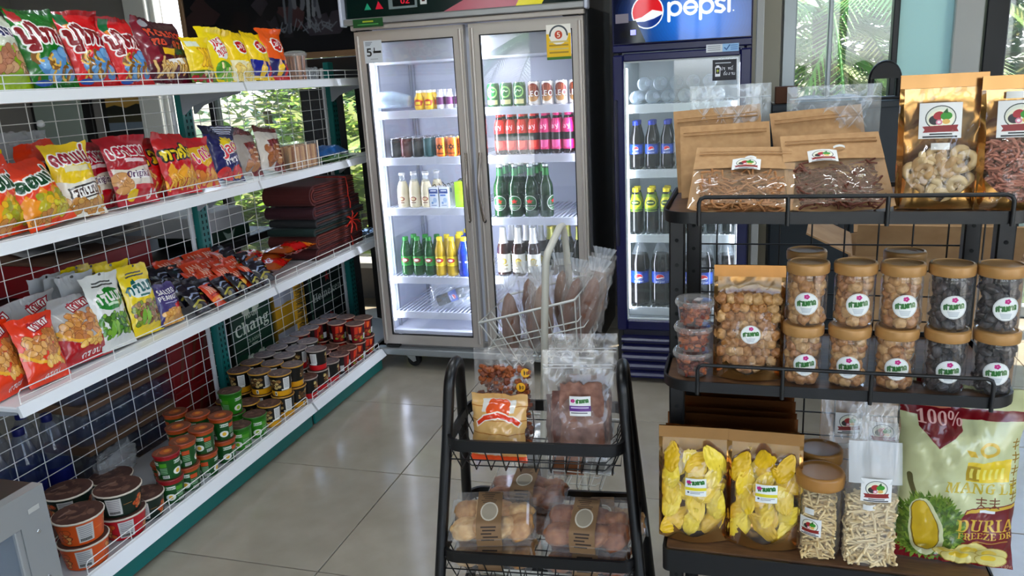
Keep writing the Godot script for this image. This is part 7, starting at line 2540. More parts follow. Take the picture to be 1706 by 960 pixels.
func build_rack_middle() -> void:
	var y = 0.8065
	# three stacked tubs
	for k in 3:
		var o = thing("snack_tub", "%s clear tub of reddish chilli snack in the stack of three" % ["lowest", "middle", "topmost"][k], "tub", V(-0.091 + 0.002 * k, y + k * 0.0505, -1.462), 0.6 * k, "tubs on the black rack")
		part(o, "tub_wall", Geo.new().lathe([Vector2(0, 0.002), Vector2(0.026, 0.001), Vector2(0.0285, 0.004), Vector2(0.0325, 0.040), Vector2(0.0345, 0.042)], 22), glass(Color(0.9, 0.88, 0.86), 0.08, 0.05))
		var l = part(o, "lid", Geo.new().lathe([Vector2(0.033, 0.038), Vector2(0.0365, 0.039), Vector2(0.0375, 0.044), Vector2(0.0355, 0.050), Vector2(0.034, 0.047), Vector2(0.030, 0.046), Vector2(0, 0.046)], 24), glass(Color(0.80, 0.78, 0.76), 0.26, 0.08))
		var rr = RandomNumberGenerator.new()
		rr.seed = 60 + k
		var cm = [mat(Color(0.55, 0.25, 0.12), 0.5), mat(Color(0.42, 0.14, 0.08), 0.5), mat(Color(0.68, 0.36, 0.18), 0.5)]
		var s = Geo.new()
		var lumps = [Geo.new(), Geo.new(), Geo.new()]
		for n in 110:
			var a = rr.randf() * TAU
			var d = 0.0265 * sqrt(rr.randf())
			lumps[n % 3].add(Geo.new().box(V(0, 0, 0), V(0.011, 0.005, 0.007) * rr.randf_range(0.7, 1.3), 0.0012), Transform3D(Basis.from_euler(V(rr.randf() * 6, rr.randf() * 6, 0)), V(cos(a) * d, 0.006 + rr.randf() * 0.032, sin(a) * d)))
		for n in 3:
			as_stuff(part(o, "chilli_crumbs", lumps[n], cm[n]))
		if k == 2:
			part(o, "price_tag", Geo.new().box(V(0.006, 0.0468, 0.004), V(0.018, 0.0006, 0.012)), mat(Color(0.86, 0.82, 0.80), 0.5))
	# popcorn pouch
	var a = gold_pouch("popcorn_pouch", "large gold pouch of caramel popcorn with a round sticker beside the jars", V(0.010, y, -1.462), 0.126, 0.215, 0.062, 0.03, 0.0, 31, "gold pouches")
	var rr = RandomNumberGenerator.new()
	rr.seed = 70
	for l in 9:
		for n in 7:
			var zz = 0.014 - 0.0008 * l
			var x = -0.048 + n * 0.016 + (0.008 if l % 2 else 0.0)
			if absf(x) > 0.052 or (l == 0 and absf(x) > 0.03):
				continue
			for dz in [0.012, -0.010]:
				var q = part(a, "popcorn_piece", corn_meshes[rr.randi() % 4], corn_mats[rr.randi() % 4], V(x + rr.randf_range(-0.002, 0.002), 0.020 + l * 0.0165, dz * (1.0 - 0.05 * l)), V(rr.randf() * 6, rr.randf() * 6, 0))
				q.scale = Vector3.ONE * rr.randf_range(0.78, 0.95)
	var c = part(a, "round_sticker", cyl_disc(0.2, 0.0175, 0.0), st_round, V(0.004, 0.092, 0.0345 - 0.2))
	# jars, two layers
	var xs = [[0.105, 0.183, 0.260, 0.339, 0.415], [0.109, 0.187, 0.262, 0.338, 0.411]]
	for l in 2:
		for k in 5:
			snack_jar("%s-lidded jar of %s, %s in the %s layer from the gold pouch" % ["tan", "caramel popcorn" if k < 3 else "dark chocolate corn", ORD[k], ["lower", "upper"][l]], V(xs[l][k], y + l * 0.1145, -1.452 + 0.002 * ((k + l) % 2)), [-0.1, 0.1, 0.05, 0.0, 0.12][k] * (1 if l else -1), "caramel" if k < 3 else "choc")
	for q in [[0.112, "tan-lidded caramel jar in the rear row behind the first upper jar"], [0.280, "tan-lidded caramel jar in the rear row behind the third upper jar"]]:
		for l in 2:
			snack_jar(q[1] if l else q[1].replace("upper jar", "lower jar"), V(q[0], y + l * 0.1145, -1.545), 0.2, "caramel")


func slice_geo(seed_: int) -> ArrayMesh:
	# a thick leaf-shaped dried fruit slice
	var f = FastNoiseLite.new()
	f.seed = seed_
	f.frequency = 1.0
	var g = Geo.new()
	for s in [1.0, -1.0]:
		g.sheet(10, 12, func(u, v):
			var wv = pow(maxf(0.0, sin(PI * (0.03 + 0.94 * v))), 0.6) * (1.0 - 0.25 * v)
			var x = (u - 0.5) * 0.040 * wv * (1.0 + 0.2 * f.get_noise_1d(v * 30 + signf(u - 0.5) * 9))
			var yy = (v - 0.5) * 0.066
			var ed = 1.0 - pow(absf(2.0 * u - 1.0), 3.0)
			return V(x, yy, s * 0.0032 * ed * wv + 0.006 * sin(v * 3.0 + seed_) + 0.005 * f.get_noise_2d(u * 40, v * 60)), s)
	return g.mesh()


func build_rack_bottom() -> void:
	var y = 0.4585
	var slices = [slice_geo(1), slice_geo(2), slice_geo(3)]
	var sm = [mat(Color(0.93, 0.78, 0.12), 0.35), mat(Color(0.88, 0.70, 0.08), 0.35), mat(Color(0.95, 0.83, 0.24), 0.35)]
	var rr = RandomNumberGenerator.new()
	rr.seed = 17
	for k in 2:
		var o = gold_pouch("mango_pouch", ["clear-fronted gold pouch of yellow mango slices at the rack's near corner", "clear-fronted gold pouch of yellow mango slices beside the jar of sticks"][k], V([-0.086, 0.047][k], y, -1.452), 0.138, 0.236, 0.055, 0.06, [0.04, -0.02][k], 51 + k * 5, "gold pouches")
		for l in 5:
			for n in 3:
				for d in 2:
					var q = part(o, "mango_slice", slices[(l + n + d) % 3], sm[rr.randi() % 3], V(-0.040 + n * 0.040 + rr.randf_range(-0.006, 0.006), 0.042 + l * 0.032 + rr.randf_range(-0.006, 0.006), 0.010 - d * 0.013 + 0.002 * ((l + n) % 3) - l * 0.0008), V(rr.randf_range(-0.25, 0.25), rr.randf_range(-0.4, 0.4), rr.randf_range(-0.9, 0.9)))
					q.scale = Vector3.ONE * rr.randf_range(0.85, 1.1)
		part(o, "square_label", flat_label(0.040, 0.036), st_rect, V(0.004, 0.122, 0.034), V(-0.04, 0, 0))
	for r in 5:
		for c in 2:
			gold_pouch("gold_pouch", "bronze foil pouch, %s row behind the mango pouches, %s column" % [ORD[r], ["outer", "inner"][c]], V(-0.082 + c * 0.128, y, -1.512 - r * 0.046), 0.132, 0.212 + 0.006 * (r % 2), 0.03, 0.05, 0.02 * ((r + c) % 3 - 1), 70 + r * 3 + c, "foil pouches behind", false)
	# jars of sticks
	for k in 2:
		var o = thing("stick_jar", ["tall clear jar of pale fried sticks with a tan lid at the front", "tan-lidded jar standing behind the front jar of sticks"][k], "jar", V(0.147 + 0.006 * k, y, -1.452 - 0.098 * k), 0, "jars of sticks")
		var r = 0.0405
		var h = 0.148
		part(o, "jar_wall", Geo.new().lathe([Vector2(0, 0.003), Vector2(r * 0.86, 0.001), Vector2(r * 0.98, 0.006), Vector2(r, 0.014), Vector2(r, h - 0.012), Vector2(r * 0.95, h)], 28), glass(Color(0.95, 0.94, 0.90), 0.05, 0.03))
		part(o, "lid", Geo.new().lathe([Vector2(r * 1.0, h - 0.004), Vector2(r * 1.07, h - 0.003), Vector2(r * 1.09, h + 0.003), Vector2(r * 1.09, h + 0.018), Vector2(r * 1.04, h + 0.022), Vector2(r * 0.90, h + 0.023), Vector2(r * 0.86, h + 0.020), Vector2(0, h + 0.020)], 30), mat(Color(0.66, 0.46, 0.22), 0.38))
		as_stuff(part(o, "fried_sticks", shreds(420, 0.062, 0.128, 0.062, 0.05, 0.0024, 30 + k), mat(Color(0.92, 0.81, 0.58), 0.6)))
		part(o, "farm_label", cyl_patch(r + 0.0008, 0.042, 0.052, 0.088), st_farm, Vector3.ZERO, V(0, -0.45, 0))
		part(o, "price_tag", cyl_patch(r + 0.0008, 0.018, 0.096, 0.108), mat(Color(0.88, 0.88, 0.86), 0.5), Vector3.ZERO, V(0, -0.5, 0))
	# clear block-bottom bag of sticks, and two more behind
	for k in 3:
		var o = thing("stick_bag", ["clear tall bag of pale sticks with a fruit sticker beside the durian pouch", "clear bag with a fruit sticker behind the front bag of sticks", "clear bag behind the stick jars, nearest the wire back"][k], "bag", V([0.236, 0.262, 0.205][k], y, [-1.44, -1.54, -1.60][k]), [0.05, -0.1, 0.15][k], "clear bags on the bottom tier")
		var wd: float = [0.092, 0.10, 0.10][k]
		var h: float = [0.305, 0.315, 0.30][k]
		var f = FastNoiseLite.new()
		f.seed = 33 + k
		f.frequency = 1.0
		var gg = Geo.new()
		for s in [1.0, -1.0]:
			gg.sheet(18, 26, func(u, v):
				var pv = 1.0 - smoothstep(0.45, 0.80, v)
				var pu = pow(maxf(0.0, sin(PI * u)), 0.35)
				var nz = f.get_noise_3d(u * 4, v * 6, s)
				return V((u - 0.5) * wd * (1.0 - 0.12 * smoothstep(0.5, 1.0, v)) + 0.008 * f.get_noise_2d(v * 5, 2) * v, v * h, s * (0.026 * pu * lerpf(0.12, 1.0, pv)) + 0.008 * nz * pu * smoothstep(0.3, 0.7, v) - 0.02 * smoothstep(0.6, 1.0, v)), s)
		part(o, "bag_film", gg, glass(Color(0.90, 0.91, 0.91), 0.10 if k == 0 else 0.22, 0.06))
		if k == 0:
			as_stuff(part(o, "fried_sticks", shreds(520, wd, 0.135, 0.040, 0.055, 0.0026, 3), mat(Color(0.93, 0.84, 0.65), 0.6)))
			part(o, "header_card", Geo.new().sheet(8, 4, func(u, v): return V((u - 0.5) * wd * 0.98, h * (0.56 + 0.24 * v), 0.024 - 0.022 * v + 0.002 * sin(u * 9))), glass(Color(0.86, 0.88, 0.88), 0.34, 0.15))
		part(o, "farm_label", flat_label(0.052, 0.045), st_farm, V(0.002, h * (0.52 if k == 0 else 0.70), 0.0285 if k == 0 else 0.016), V(-0.06, 0, 0))
		part(o, "price_tag", flat_label(0.021, 0.011), mat(Color(0.88, 0.88, 0.86), 0.5), V(-0.008, h * (0.405 if k == 0 else 0.55), 0.0295 if k == 0 else 0.026))
	# durian pouch
	var p = Paint.new(400, 660, Color(0.76, 0.77, 0.58))
	var red = Color(0.42, 0.02, 0.06)
	var gold = Color(0.80, 0.66, 0.20)
	p.rect(0, 84, 400, 32, red)
	p.poly([[52, 0], [190, 0], [196, 150], [126, 214], [54, 150]], red)
	p.text(FR, "100%", 124, 118, 44, Color(0.86, 0.66, 0.62))
	p.rect(70, 66, 100, 5, Color(0.70, 0.42, 0.30))
	p.rect(80, 80, 80, 9, Color(0.76, 0.48, 0.36))
	p.poly([[0, 560], [120, 600], [230, 420], [400, 400], [400, 660], [0, 660]], red)
	p.poly([[230, 424], [400, 404], [400, 416], [226, 438]], gold)
	p.ell(290, 204, 36, 26, gold)
	p.ell(290, 204, 24, 15, Color(0.76, 0.77, 0.58))
	p.poly([[210, 206], [238, 210], [250, 232], [226, 230]], gold)
	p.poly([[216, 250], [370, 240], [366, 320], [220, 322]], Color(0.86, 0.74, 0.10))
	p.rect(216, 262, 44, 56, Color(0.66, 0.54, 0.10))
	for k in 6:
		p.rect(228 + k * 22, 270, 10, 40, Color(0.92, 0.86, 0.40))
	p.text(FR, "MANG LEE", 292, 344, 38, Color(0.72, 0.62, 0.10))
	# two Chinese characters, pen strokes
	var ink = Color(0.42, 0.22, 0.12)
	for s in [[262, 384], [306, 384]]:
		p.line([[s[0], s[1]], [s[0] + 32, s[1]]], 4, ink)
		p.line([[s[0], s[1] + 12], [s[0] + 32, s[1] + 12]], 4, ink)
		p.line([[s[0] + 16, s[1] - 8], [s[0] + 16, s[1] + 24]], 4, ink)
		p.line([[s[0] + 14, s[1] + 22], [s[0] + 2, s[1] + 32]], 4, ink)
		p.line([[s[0] + 18, s[1] + 22], [s[0] + 32, s[1] + 32]], 4, ink)
	p.rect(276, 424, 50, 10, Color(0.86, 0.87, 0.86))
	for k in 5:
		var yy = 180 + k * 46
		p.line([[372, yy], [396, yy + 2]], 4, Color(0.55, 0.42, 0.12))
		p.line([[384, yy - 10], [382, yy + 26]], 4, Color(0.55, 0.42, 0.12))
		p.line([[374, yy + 16], [396, yy + 14]], 4, Color(0.55, 0.42, 0.12))
	# the fruit
	p.line([[34, 330], [56, 400], [70, 450]], 18, Color(0.36, 0.34, 0.18))
	var rd = RandomNumberGenerator.new()
	rd.seed = 6
	p.ell(116, 520, 112, 128, Color(0.26, 0.38, 0.10))
	for k in 420:
		var a = rd.randf() * TAU
		var d = sqrt(rd.randf())
		var c = Vector2(112 + cos(a) * d * 118, 520 + sin(a) * d * 136)
		var e = c + Vector2(cos(a), sin(a) - 0.2) * 20
		var q = Vector2(-sin(a), cos(a)) * 8
		p.poly([[c.x + q.x, c.y + q.y], [e.x, e.y], [c.x - q.x, c.y - q.y]], Color(0.30, 0.44, 0.12).lerp(Color(0.52, 0.62, 0.22), rd.randf()).darkened(0.25 if k % 3 == 0 else 0.0))
	p.ell(100, 524, 58, 124, Color(0.80, 0.80, 0.62), -0.22)
	p.ell(94, 516, 46, 108, Color(0.44, 0.34, 0.06), -0.22)
	p.ell(94, 514, 42, 104, Color(0.82, 0.68, 0.10), -0.22)
	for c in [[190, 606, 50, 34], [262, 590, 60, 44], [330, 606, 52, 38], [236, 632, 66, 26], [330, 632, 50, 24]]:
		p.ell(c[0], c[1], c[2] + 3, c[3] + 3, Color(0.72, 0.62, 0.26))
		p.ell(c[0], c[1], c[2], c[3], Color(0.90, 0.84, 0.52))
		p.ell(c[0] - 10, c[1] - 6, c[2] * 0.5, c[3] * 0.5, Color(0.94, 0.80, 0.24))
	p.text(FR, "DURIAN", 326, 480, 46, gold)
	p.text(FR, "FREEZE DRIED", 332, 518, 25, gold)
	p.rect(262, 540, 120, 4, Color(0.70, 0.50, 0.20))
	p.text(FS, "Gross weight", 352, 652, 12, Color(0.85, 0.72, 0.50))
	var o = solo("durian_pouch", "tall cream and dark red durian pouch at the end of the bottom tier", "pouch", bag_geo(0.205, 0.350, 0.085, 88, 0.9, 26, 34), foil(p.tex(), 0.24), V(0.378, y, -1.455), -0.05)
	o.rotation.x = -0.06
	o.position.y += 0.004


# ---------------------------------------------------------------- black tiered cart
func wire_basket(w0: float, w1: float, d: float, h: float, nx: int, nz: int, r: float) -> Geo:
	# open basket below y = 0: w0 wide at the rim, w1 at the floor, z from 0 to -d
	var g = Geo.new()
	var c = 0.018
	for k in nx + 1:
		var u = float(k) / nx - 0.5
		g.tube([V(u * w0, 0, 0), V(u * w1, -h + c, -c * 0.3), V(u * w1, -h, -c), V(u * w1, -h, -d + c), V(u * w1, -h + c, -d + c * 0.3), V(u * w0, 0, -d)], r, 5)
	for k in range(1, nz):
		var z = -d * k / nz
		g.tube([V(-w0 * 0.5, 0, z), V(-w1 * 0.5, -h + c, z), V(-w1 * 0.5 + c, -h, z), V(w1 * 0.5 - c, -h, z), V(w1 * 0.5, -h + c, z), V(w0 * 0.5, 0, z)], r, 5)
	for y in [-h * 0.5]:
		g.tube([V(-w0 * 0.5, y, 0), V(w0 * 0.5, y, 0), V(w0 * 0.5, y, -d), V(-w0 * 0.5, y, -d)], r, 5, true)
	return g


func build_cart() -> void:
	var black = mat(Color(0.018, 0.018, 0.021), 0.38)
	var t = thing("tiered_cart", "black metal tiered cart with wire baskets in the middle of the aisle", "cart", V(-0.425, 0, -1.50), 0.096)
	for s in [-1.0, 1.0]:
		var pts = []
		pts.append(V(s * 0.245, 0.03, 0.085))
		pts.append(V(s * 0.222, 0.33, 0.030))
		pts.append(V(s * 0.198, 0.61, -0.015))
		for k in 9:
			var a = PI * k / 8.0
			pts.append(V(s * (0.190 - 0.004 * sin(a)), 0.720 + 0.045 * sin(a), -0.078 + 0.048 * cos(a)))
		pts.append(V(s * 0.198, 0.61, -0.155))
		pts.append(V(s * 0.222, 0.33, -0.22))
		pts.append(V(s * 0.245, 0.03, -0.285))
		part(t, "side_loop", Geo.new().tube(pts, 0.0125, 10), black)
		for z in [0.085, -0.285]:
			part(t, "foot", Geo.new().lathe([Vector2(0, 0), Vector2(0.015, 0), Vector2(0.017, 0.004), Vector2(0.015, 0.034), Vector2(0, 0.034)], 12), black, V(s * 0.245, 0, z))
	var tiers = [[0.610, 0.382, 0.022, -0.205], [0.350, 0.430, 0.045, -0.245], [0.12, 0.46, 0.07, -0.27]]
	for q in tiers:
		var b = part(t, "tier_rim", rim_tube(-q[1] / 2, q[1] / 2, q[2], q[3], q[0] - 0.012, 0.035, 0.026, 0.008), black)
		part(b, "wire_basket", wire_basket(q[1] - 0.012, q[1] - 0.05, q[2] - q[3] - 0.012, 0.065, 10, 6, 0.0016), black, V(0, q[0] - 0.002, q[2] - 0.006))
	var B = func(x, y, z): return t.transform * V(x, y, z)
	var fy = 0.5468
	# granola pouch, orange biscuit bag, dried sheets, zip pouch
	var brown = mat(Color(0.42, 0.19, 0.08), 0.5)
	var film = glass(Color(0.93, 0.90, 0.88), 0.09, 0.07)
	var rr = RandomNumberGenerator.new()
	rr.seed = 3
	var o = thing("granola_pouch", "clear pouch of brown crunchy bits with two yellow round stickers in the cart", "pouch", B.call(-0.085, fy, -0.11), 0.10, "bags in the cart's top basket")
	o.rotation.x = -0.10
	part(o, "front_film", pouch_geo(0.140, 0.235, 0.045, 1.0, 5, 0.75, 0.5), film)
	part(o, "back_film", pouch_geo(0.140, 0.235, 0.045, -1.0, 6, 0.75, 0.5), film)
	var lumps = [Geo.new(), Geo.new()]
	for n in 520:
		lumps[n % 2].add(Geo.new().box(Vector3.ZERO, V(0.013, 0.007, 0.008) * rr.randf_range(0.6, 1.4), 0.0015), Transform3D(Basis.from_euler(V(rr.randf() * 6, rr.randf() * 6, 0)), V(rr.randf_range(-0.058, 0.058), rr.randf_range(0.008, 0.192), rr.randf_range(-0.011, 0.013))))
	as_stuff(part(o, "crunchy_bits", lumps[0], brown))
	as_stuff(part(o, "crunchy_bits", lumps[1], mat(Color(0.58, 0.30, 0.13), 0.5)))
	var yp = Paint.new(64, 64, Color(0.90, 0.66, 0.06))
	yp.rect(22, 14, 4, 36, Color(0.15, 0.1, 0.02))
	yp.text(FB, "10", 36, 34, 24, Color(0.15, 0.1, 0.02))
	var ym = mat(Color.WHITE, 0.4, 0, yp.tex())
	for q in [[0.052, 0.182, 0.013], [0.042, 0.150, 0.019]]:
		part(o, "price_sticker", cyl_disc(0.2, 0.0105, 0.0), ym, V(q[0], q[1], q[2] + 0.004 - 0.2))
	var ob = Paint.new(200, 260, Color(0.84, 0.66, 0.40))
	for k in 5:
		ob.rect(0, 50 * k + 44, 200, 3, Color(0.66, 0.40, 0.18))
	ob.rect(40, 20, 120, 44, Color(0.84, 0.82, 0.78))
	ob.ell(100, 56, 44, 34, Color(0.86, 0.30, 0.06))
	ob.ell(78, 38, 18, 16, Color(0.86, 0.30, 0.06))
	ob.ell(122, 38, 18, 16, Color(0.86, 0.30, 0.06))
	ob.poly([[14, 104], [40, 74], [100, 62], [160, 74], [186, 104], [176, 122], [150, 98], [100, 88], [50, 98], [24, 122]], Color(0.92, 0.88, 0.82))
	ob.poly([[20, 102], [44, 78], [100, 67], [156, 78], [180, 102], [174, 114], [150, 93], [100, 83], [50, 93], [26, 114]], Color(0.84, 0.20, 0.06))
	ob.rect(16, 196, 100, 34, Color(0.86, 0.85, 0.82))
	for s in 9:
		ob.rect(20 + s * 4, 200, 2, 24, Color(0.1, 0.1, 0.1))
	ob.rect(0, 236, 200, 24, Color(0.86, 0.26, 0.04))
	o = solo("biscuit_bag", "bag of pale biscuits with an orange emblem at the front of the cart", "bag", bag_geo(0.128, 0.155, 0.055, 300, 0.8), foil(ob.tex(), 0.2), B.call(-0.088, fy - 0.004, -0.035), 0.10, "bags in the cart's top basket")
	o.rotation.x = -0.14
	o.rotation.z = -0.04
	o.position.y += 0.006
	var sheet_mats = []
	for c in [Color(0.48, 0.25, 0.17), Color(0.40, 0.19, 0.13), Color(0.56, 0.32, 0.22)]:
		sheet_mats.append(tri_mat(noise_tex(0.05, c.darkened(0.3), c.lightened(0.22), 41 + sheet_mats.size(), 64, 4), 9.0, 0.5))
	for k in 2:
		o = thing("dried_sheet_pouch", ["clear zip pouch of reddish dried sheets with a purple label in the cart", "clear zip pouch standing behind the one with the purple label"][k], "pouch", B.call(0.093 + 0.004 * k, fy, -0.052 - 0.075 * k), 0.08, "bags in the cart's top basket")
		o.rotation.x = -0.16
		o.rotation.z = 0.02
		o.position.y += 0.004
		var h = 0.246 + 0.012 * k
		part(o, "front_film", pouch_geo(0.158, h, 0.045, 1.0, 15 + k, 0.72, 0.9), film)
		part(o, "back_film", pouch_geo(0.158, h, 0.045, -1.0, 17 + k, 0.72, 0.9), film)
		for s in [0.84, 0.87]:
			part(o, "zip_ridge", Geo.new().tube([V(-0.076, h * s, 0.003), V(0.076, h * s, 0.003)], 0.0013, 5), glass(Color(0.93, 0.93, 0.93), 0.45, 0.15))
		var sm = [sheet_mats[0], sheet_mats[1], sheet_mats[2]]
		for n in 9:
			var gg = Geo.new()
			var f = FastNoiseLite.new()
			f.seed = n + 10 * k
			f.frequency = 1.0
			var sw = rr.randf_range(0.09, 0.13)
			var sh = rr.randf_range(0.10, 0.16)
			for s in [1.0, -1.0]:
				gg.sheet(9, 11, func(u, v): return V((u - 0.5) * sw * (1.0 + 0.12 * f.get_noise_1d(v * 8)), v * sh * (1.0 + 0.06 * f.get_noise_1d(u * 7)), 0.005 * f.get_noise_2d(u * 5, v * 5) + s * 0.0012), s)
			part(o, "dried_sheet", gg, sm[n % 3], V(rr.randf_range(-0.012, 0.012), 0.008 + 0.004 * (n % 3), -0.015 + n * 0.0037))
		if k == 0:
			var lp = Paint.new(128, 128, Color(0.90, 0.90, 0.89))
			lp.rect(0, 62, 128, 36, Color(0.36, 0.12, 0.50))
			lp.rect(8, 70, 108, 8, Color(0.80, 0.72, 0.86))
			lp.rect(8, 106, 100, 6, Color(0.3, 0.3, 0.32))
			lp.thai("สวนตาล", 78, 32, 18, Color(0.10, 0.40, 0.10), 7, -0.1, Color(0.8, 0.86, 0.76), 1, 0.6)
			for s in 5:
				lp.ell(20 + cos(TAU * s / 5) * 8, 30 + sin(TAU * s / 5) * 7, 6, 6, Color(0.74, 0.08, 0.46))
			part(o, "purple_label", flat_label(0.046, 0.043), mat(Color.WHITE, 0.4, 0, lp.tex()), V(0.006, 0.128, 0.031), V(-0.03, 0, 0))
	# bakery clamshells
	var spots = [[-0.108, 0.295, -0.035, 0.10, 0], [-0.108, 0.367, -0.030, 0.14, 0], [0.110, 0.295, -0.030, 0.0, 1], [0.110, 0.367, -0.022, -0.04, 1], [-0.060, 0.295, -0.172, 0.05, 1], [-0.052, 0.367, -0.176, 0.0, 1], [0.135, 0.295, -0.172, 0.1, 0]]
	var words_ = ["lower clear bakery box of pale buns with a kraft sleeve", "upper clear bakery box of pale buns with a kraft sleeve", "lower clear bakery box of brown rolls at the cart's front", "upper clear bakery box of brown rolls with a kraft sleeve", "lower clear bakery box of brown rolls at the basket's back", "upper clear bakery box of brown rolls at the basket's back", "clear bakery box of pale buns alone at the basket's back"]
	var kp = Paint.new(96, 256, Color(0.50, 0.38, 0.25))
	for k in 15:
		kp.rect(14 + (k % 3) * 6, 20 + k * 7, 60 - (k % 4) * 9, 2.5, Color(0.22, 0.15, 0.09))
	kp.ell(48, 146, 34, 34, Color(0.80, 0.77, 0.70))
	kp.ell(48, 146, 29, 29, Color(0.62, 0.58, 0.50))
	for k in 5:
		kp.rect(18 + (k % 2) * 6, 196 + k * 9, 58 - (k % 3) * 9, 4, Color(0.18, 0.12, 0.07))
	var km = mat(Color.WHITE, 0.7, 0, kp.tex())
	var clear = glass(Color(0.92, 0.93, 0.93), 0.08, 0.05)
	var bun = [lump(81, 0.036, 0.34, 16), lump(82, 0.036, 0.34, 16)]
	var bm = [[tri_mat(noise_tex(0.05, Color(0.66, 0.42, 0.20), Color(0.86, 0.68, 0.44), 31, 64, 4), 14.0, 0.6), tri_mat(noise_tex(0.05, Color(0.74, 0.54, 0.30), Color(0.90, 0.76, 0.54), 32, 64, 4), 14.0, 0.6)], [tri_mat(noise_tex(0.05, Color(0.44, 0.22, 0.12), Color(0.68, 0.42, 0.25), 33, 64, 4), 14.0, 0.55), tri_mat(noise_tex(0.05, Color(0.52, 0.29, 0.16), Color(0.72, 0.48, 0.30), 34, 64, 4), 14.0, 0.55)]]
	for i in spots.size():
		var q: Array = spots[i]
		o = thing("bakery_box", words_[i], "box", B.call(q[0], q[1], q[2]), 0.096 + q[3], "bakery boxes in the cart")
		if i in [1, 3]:
			o.rotation.x = 0.20
			o.position.y += 0.010
		var prof = func(s: float, y: float) -> Array: return [V(-0.092 * s, y, 0.062 * s), V(0.092 * s, y, 0.062 * s), V(0.092 * s, y, -0.062 * s), V(-0.092 * s, y, -0.062 * s)]
		var g = Geo.new()
		var lv = [[0.86, 0.001], [0.90, 0.003], [0.98, 0.030], [1.06, 0.031], [1.06, 0.034], [0.98, 0.035], [0.90, 0.062], [0.84, 0.066]]
		for k in lv.size() - 1:
			var a: Array = prof.call(lv[k][0], lv[k][1])
			var b: Array = prof.call(lv[k + 1][0], lv[k + 1][1])
			for e in 4:
				var nn: Vector3 = (a[(e + 1) % 4] - a[e]).cross(b[e] - a[e]).normalized()
				if nn.dot(a[e]) < 0:
					nn = -nn
				g.quad(a[e], a[(e + 1) % 4], b[(e + 1) % 4], b[e], nn)
		var top: Array = prof.call(0.84, 0.066)
		g.quad(top[0], top[1], top[2], top[3], Vector3.UP)
		var bot: Array = prof.call(0.86, 0.001)
		g.quad(bot[0], bot[1], bot[2], bot[3], Vector3.DOWN)
		part(o, "clamshell", g, clear)
		for a in 4:
			for b in 2:
				var z = part(o, "bun", bun[(a + b) % 2], bm[q[4]][(a + b) % 2], V(-0.060 + a * 0.040, 0.029, -0.026 + b * 0.052), V(0.2 * a, a + b * 2.0, 0))
				z.scale = V(0.95, 0.58, 1.0)
		part(o, "kraft_sleeve", Geo.new().sheet(1, 36, func(u, v):
			var x = -0.034 + u * 0.056
			var ys = [[0.063, 0.012], [0.066, 0.034], [0.058, 0.063], [0.052, 0.0672], [0.0, 0.0678], [-0.052, 0.0672], [-0.066, 0.034], [-0.060, 0.008]]
			var arc = [0.0, 0.0222, 0.0523, 0.0596, 0.1116, 0.1636, 0.1997, 0.2264]
			var len = clampf(v, 0, 1) * 0.2264
			var k = 0
			while k < 6 and arc[k + 1] < len:
				k += 1
			var f: float = k + clampf((len - arc[k]) / (arc[k + 1] - arc[k]), 0.0, 1.0)
			return V(x, lerpf(ys[k][1], ys[k + 1][1], f - k), lerpf(ys[k][0], ys[k + 1][0], f - k)), 1.0), km)


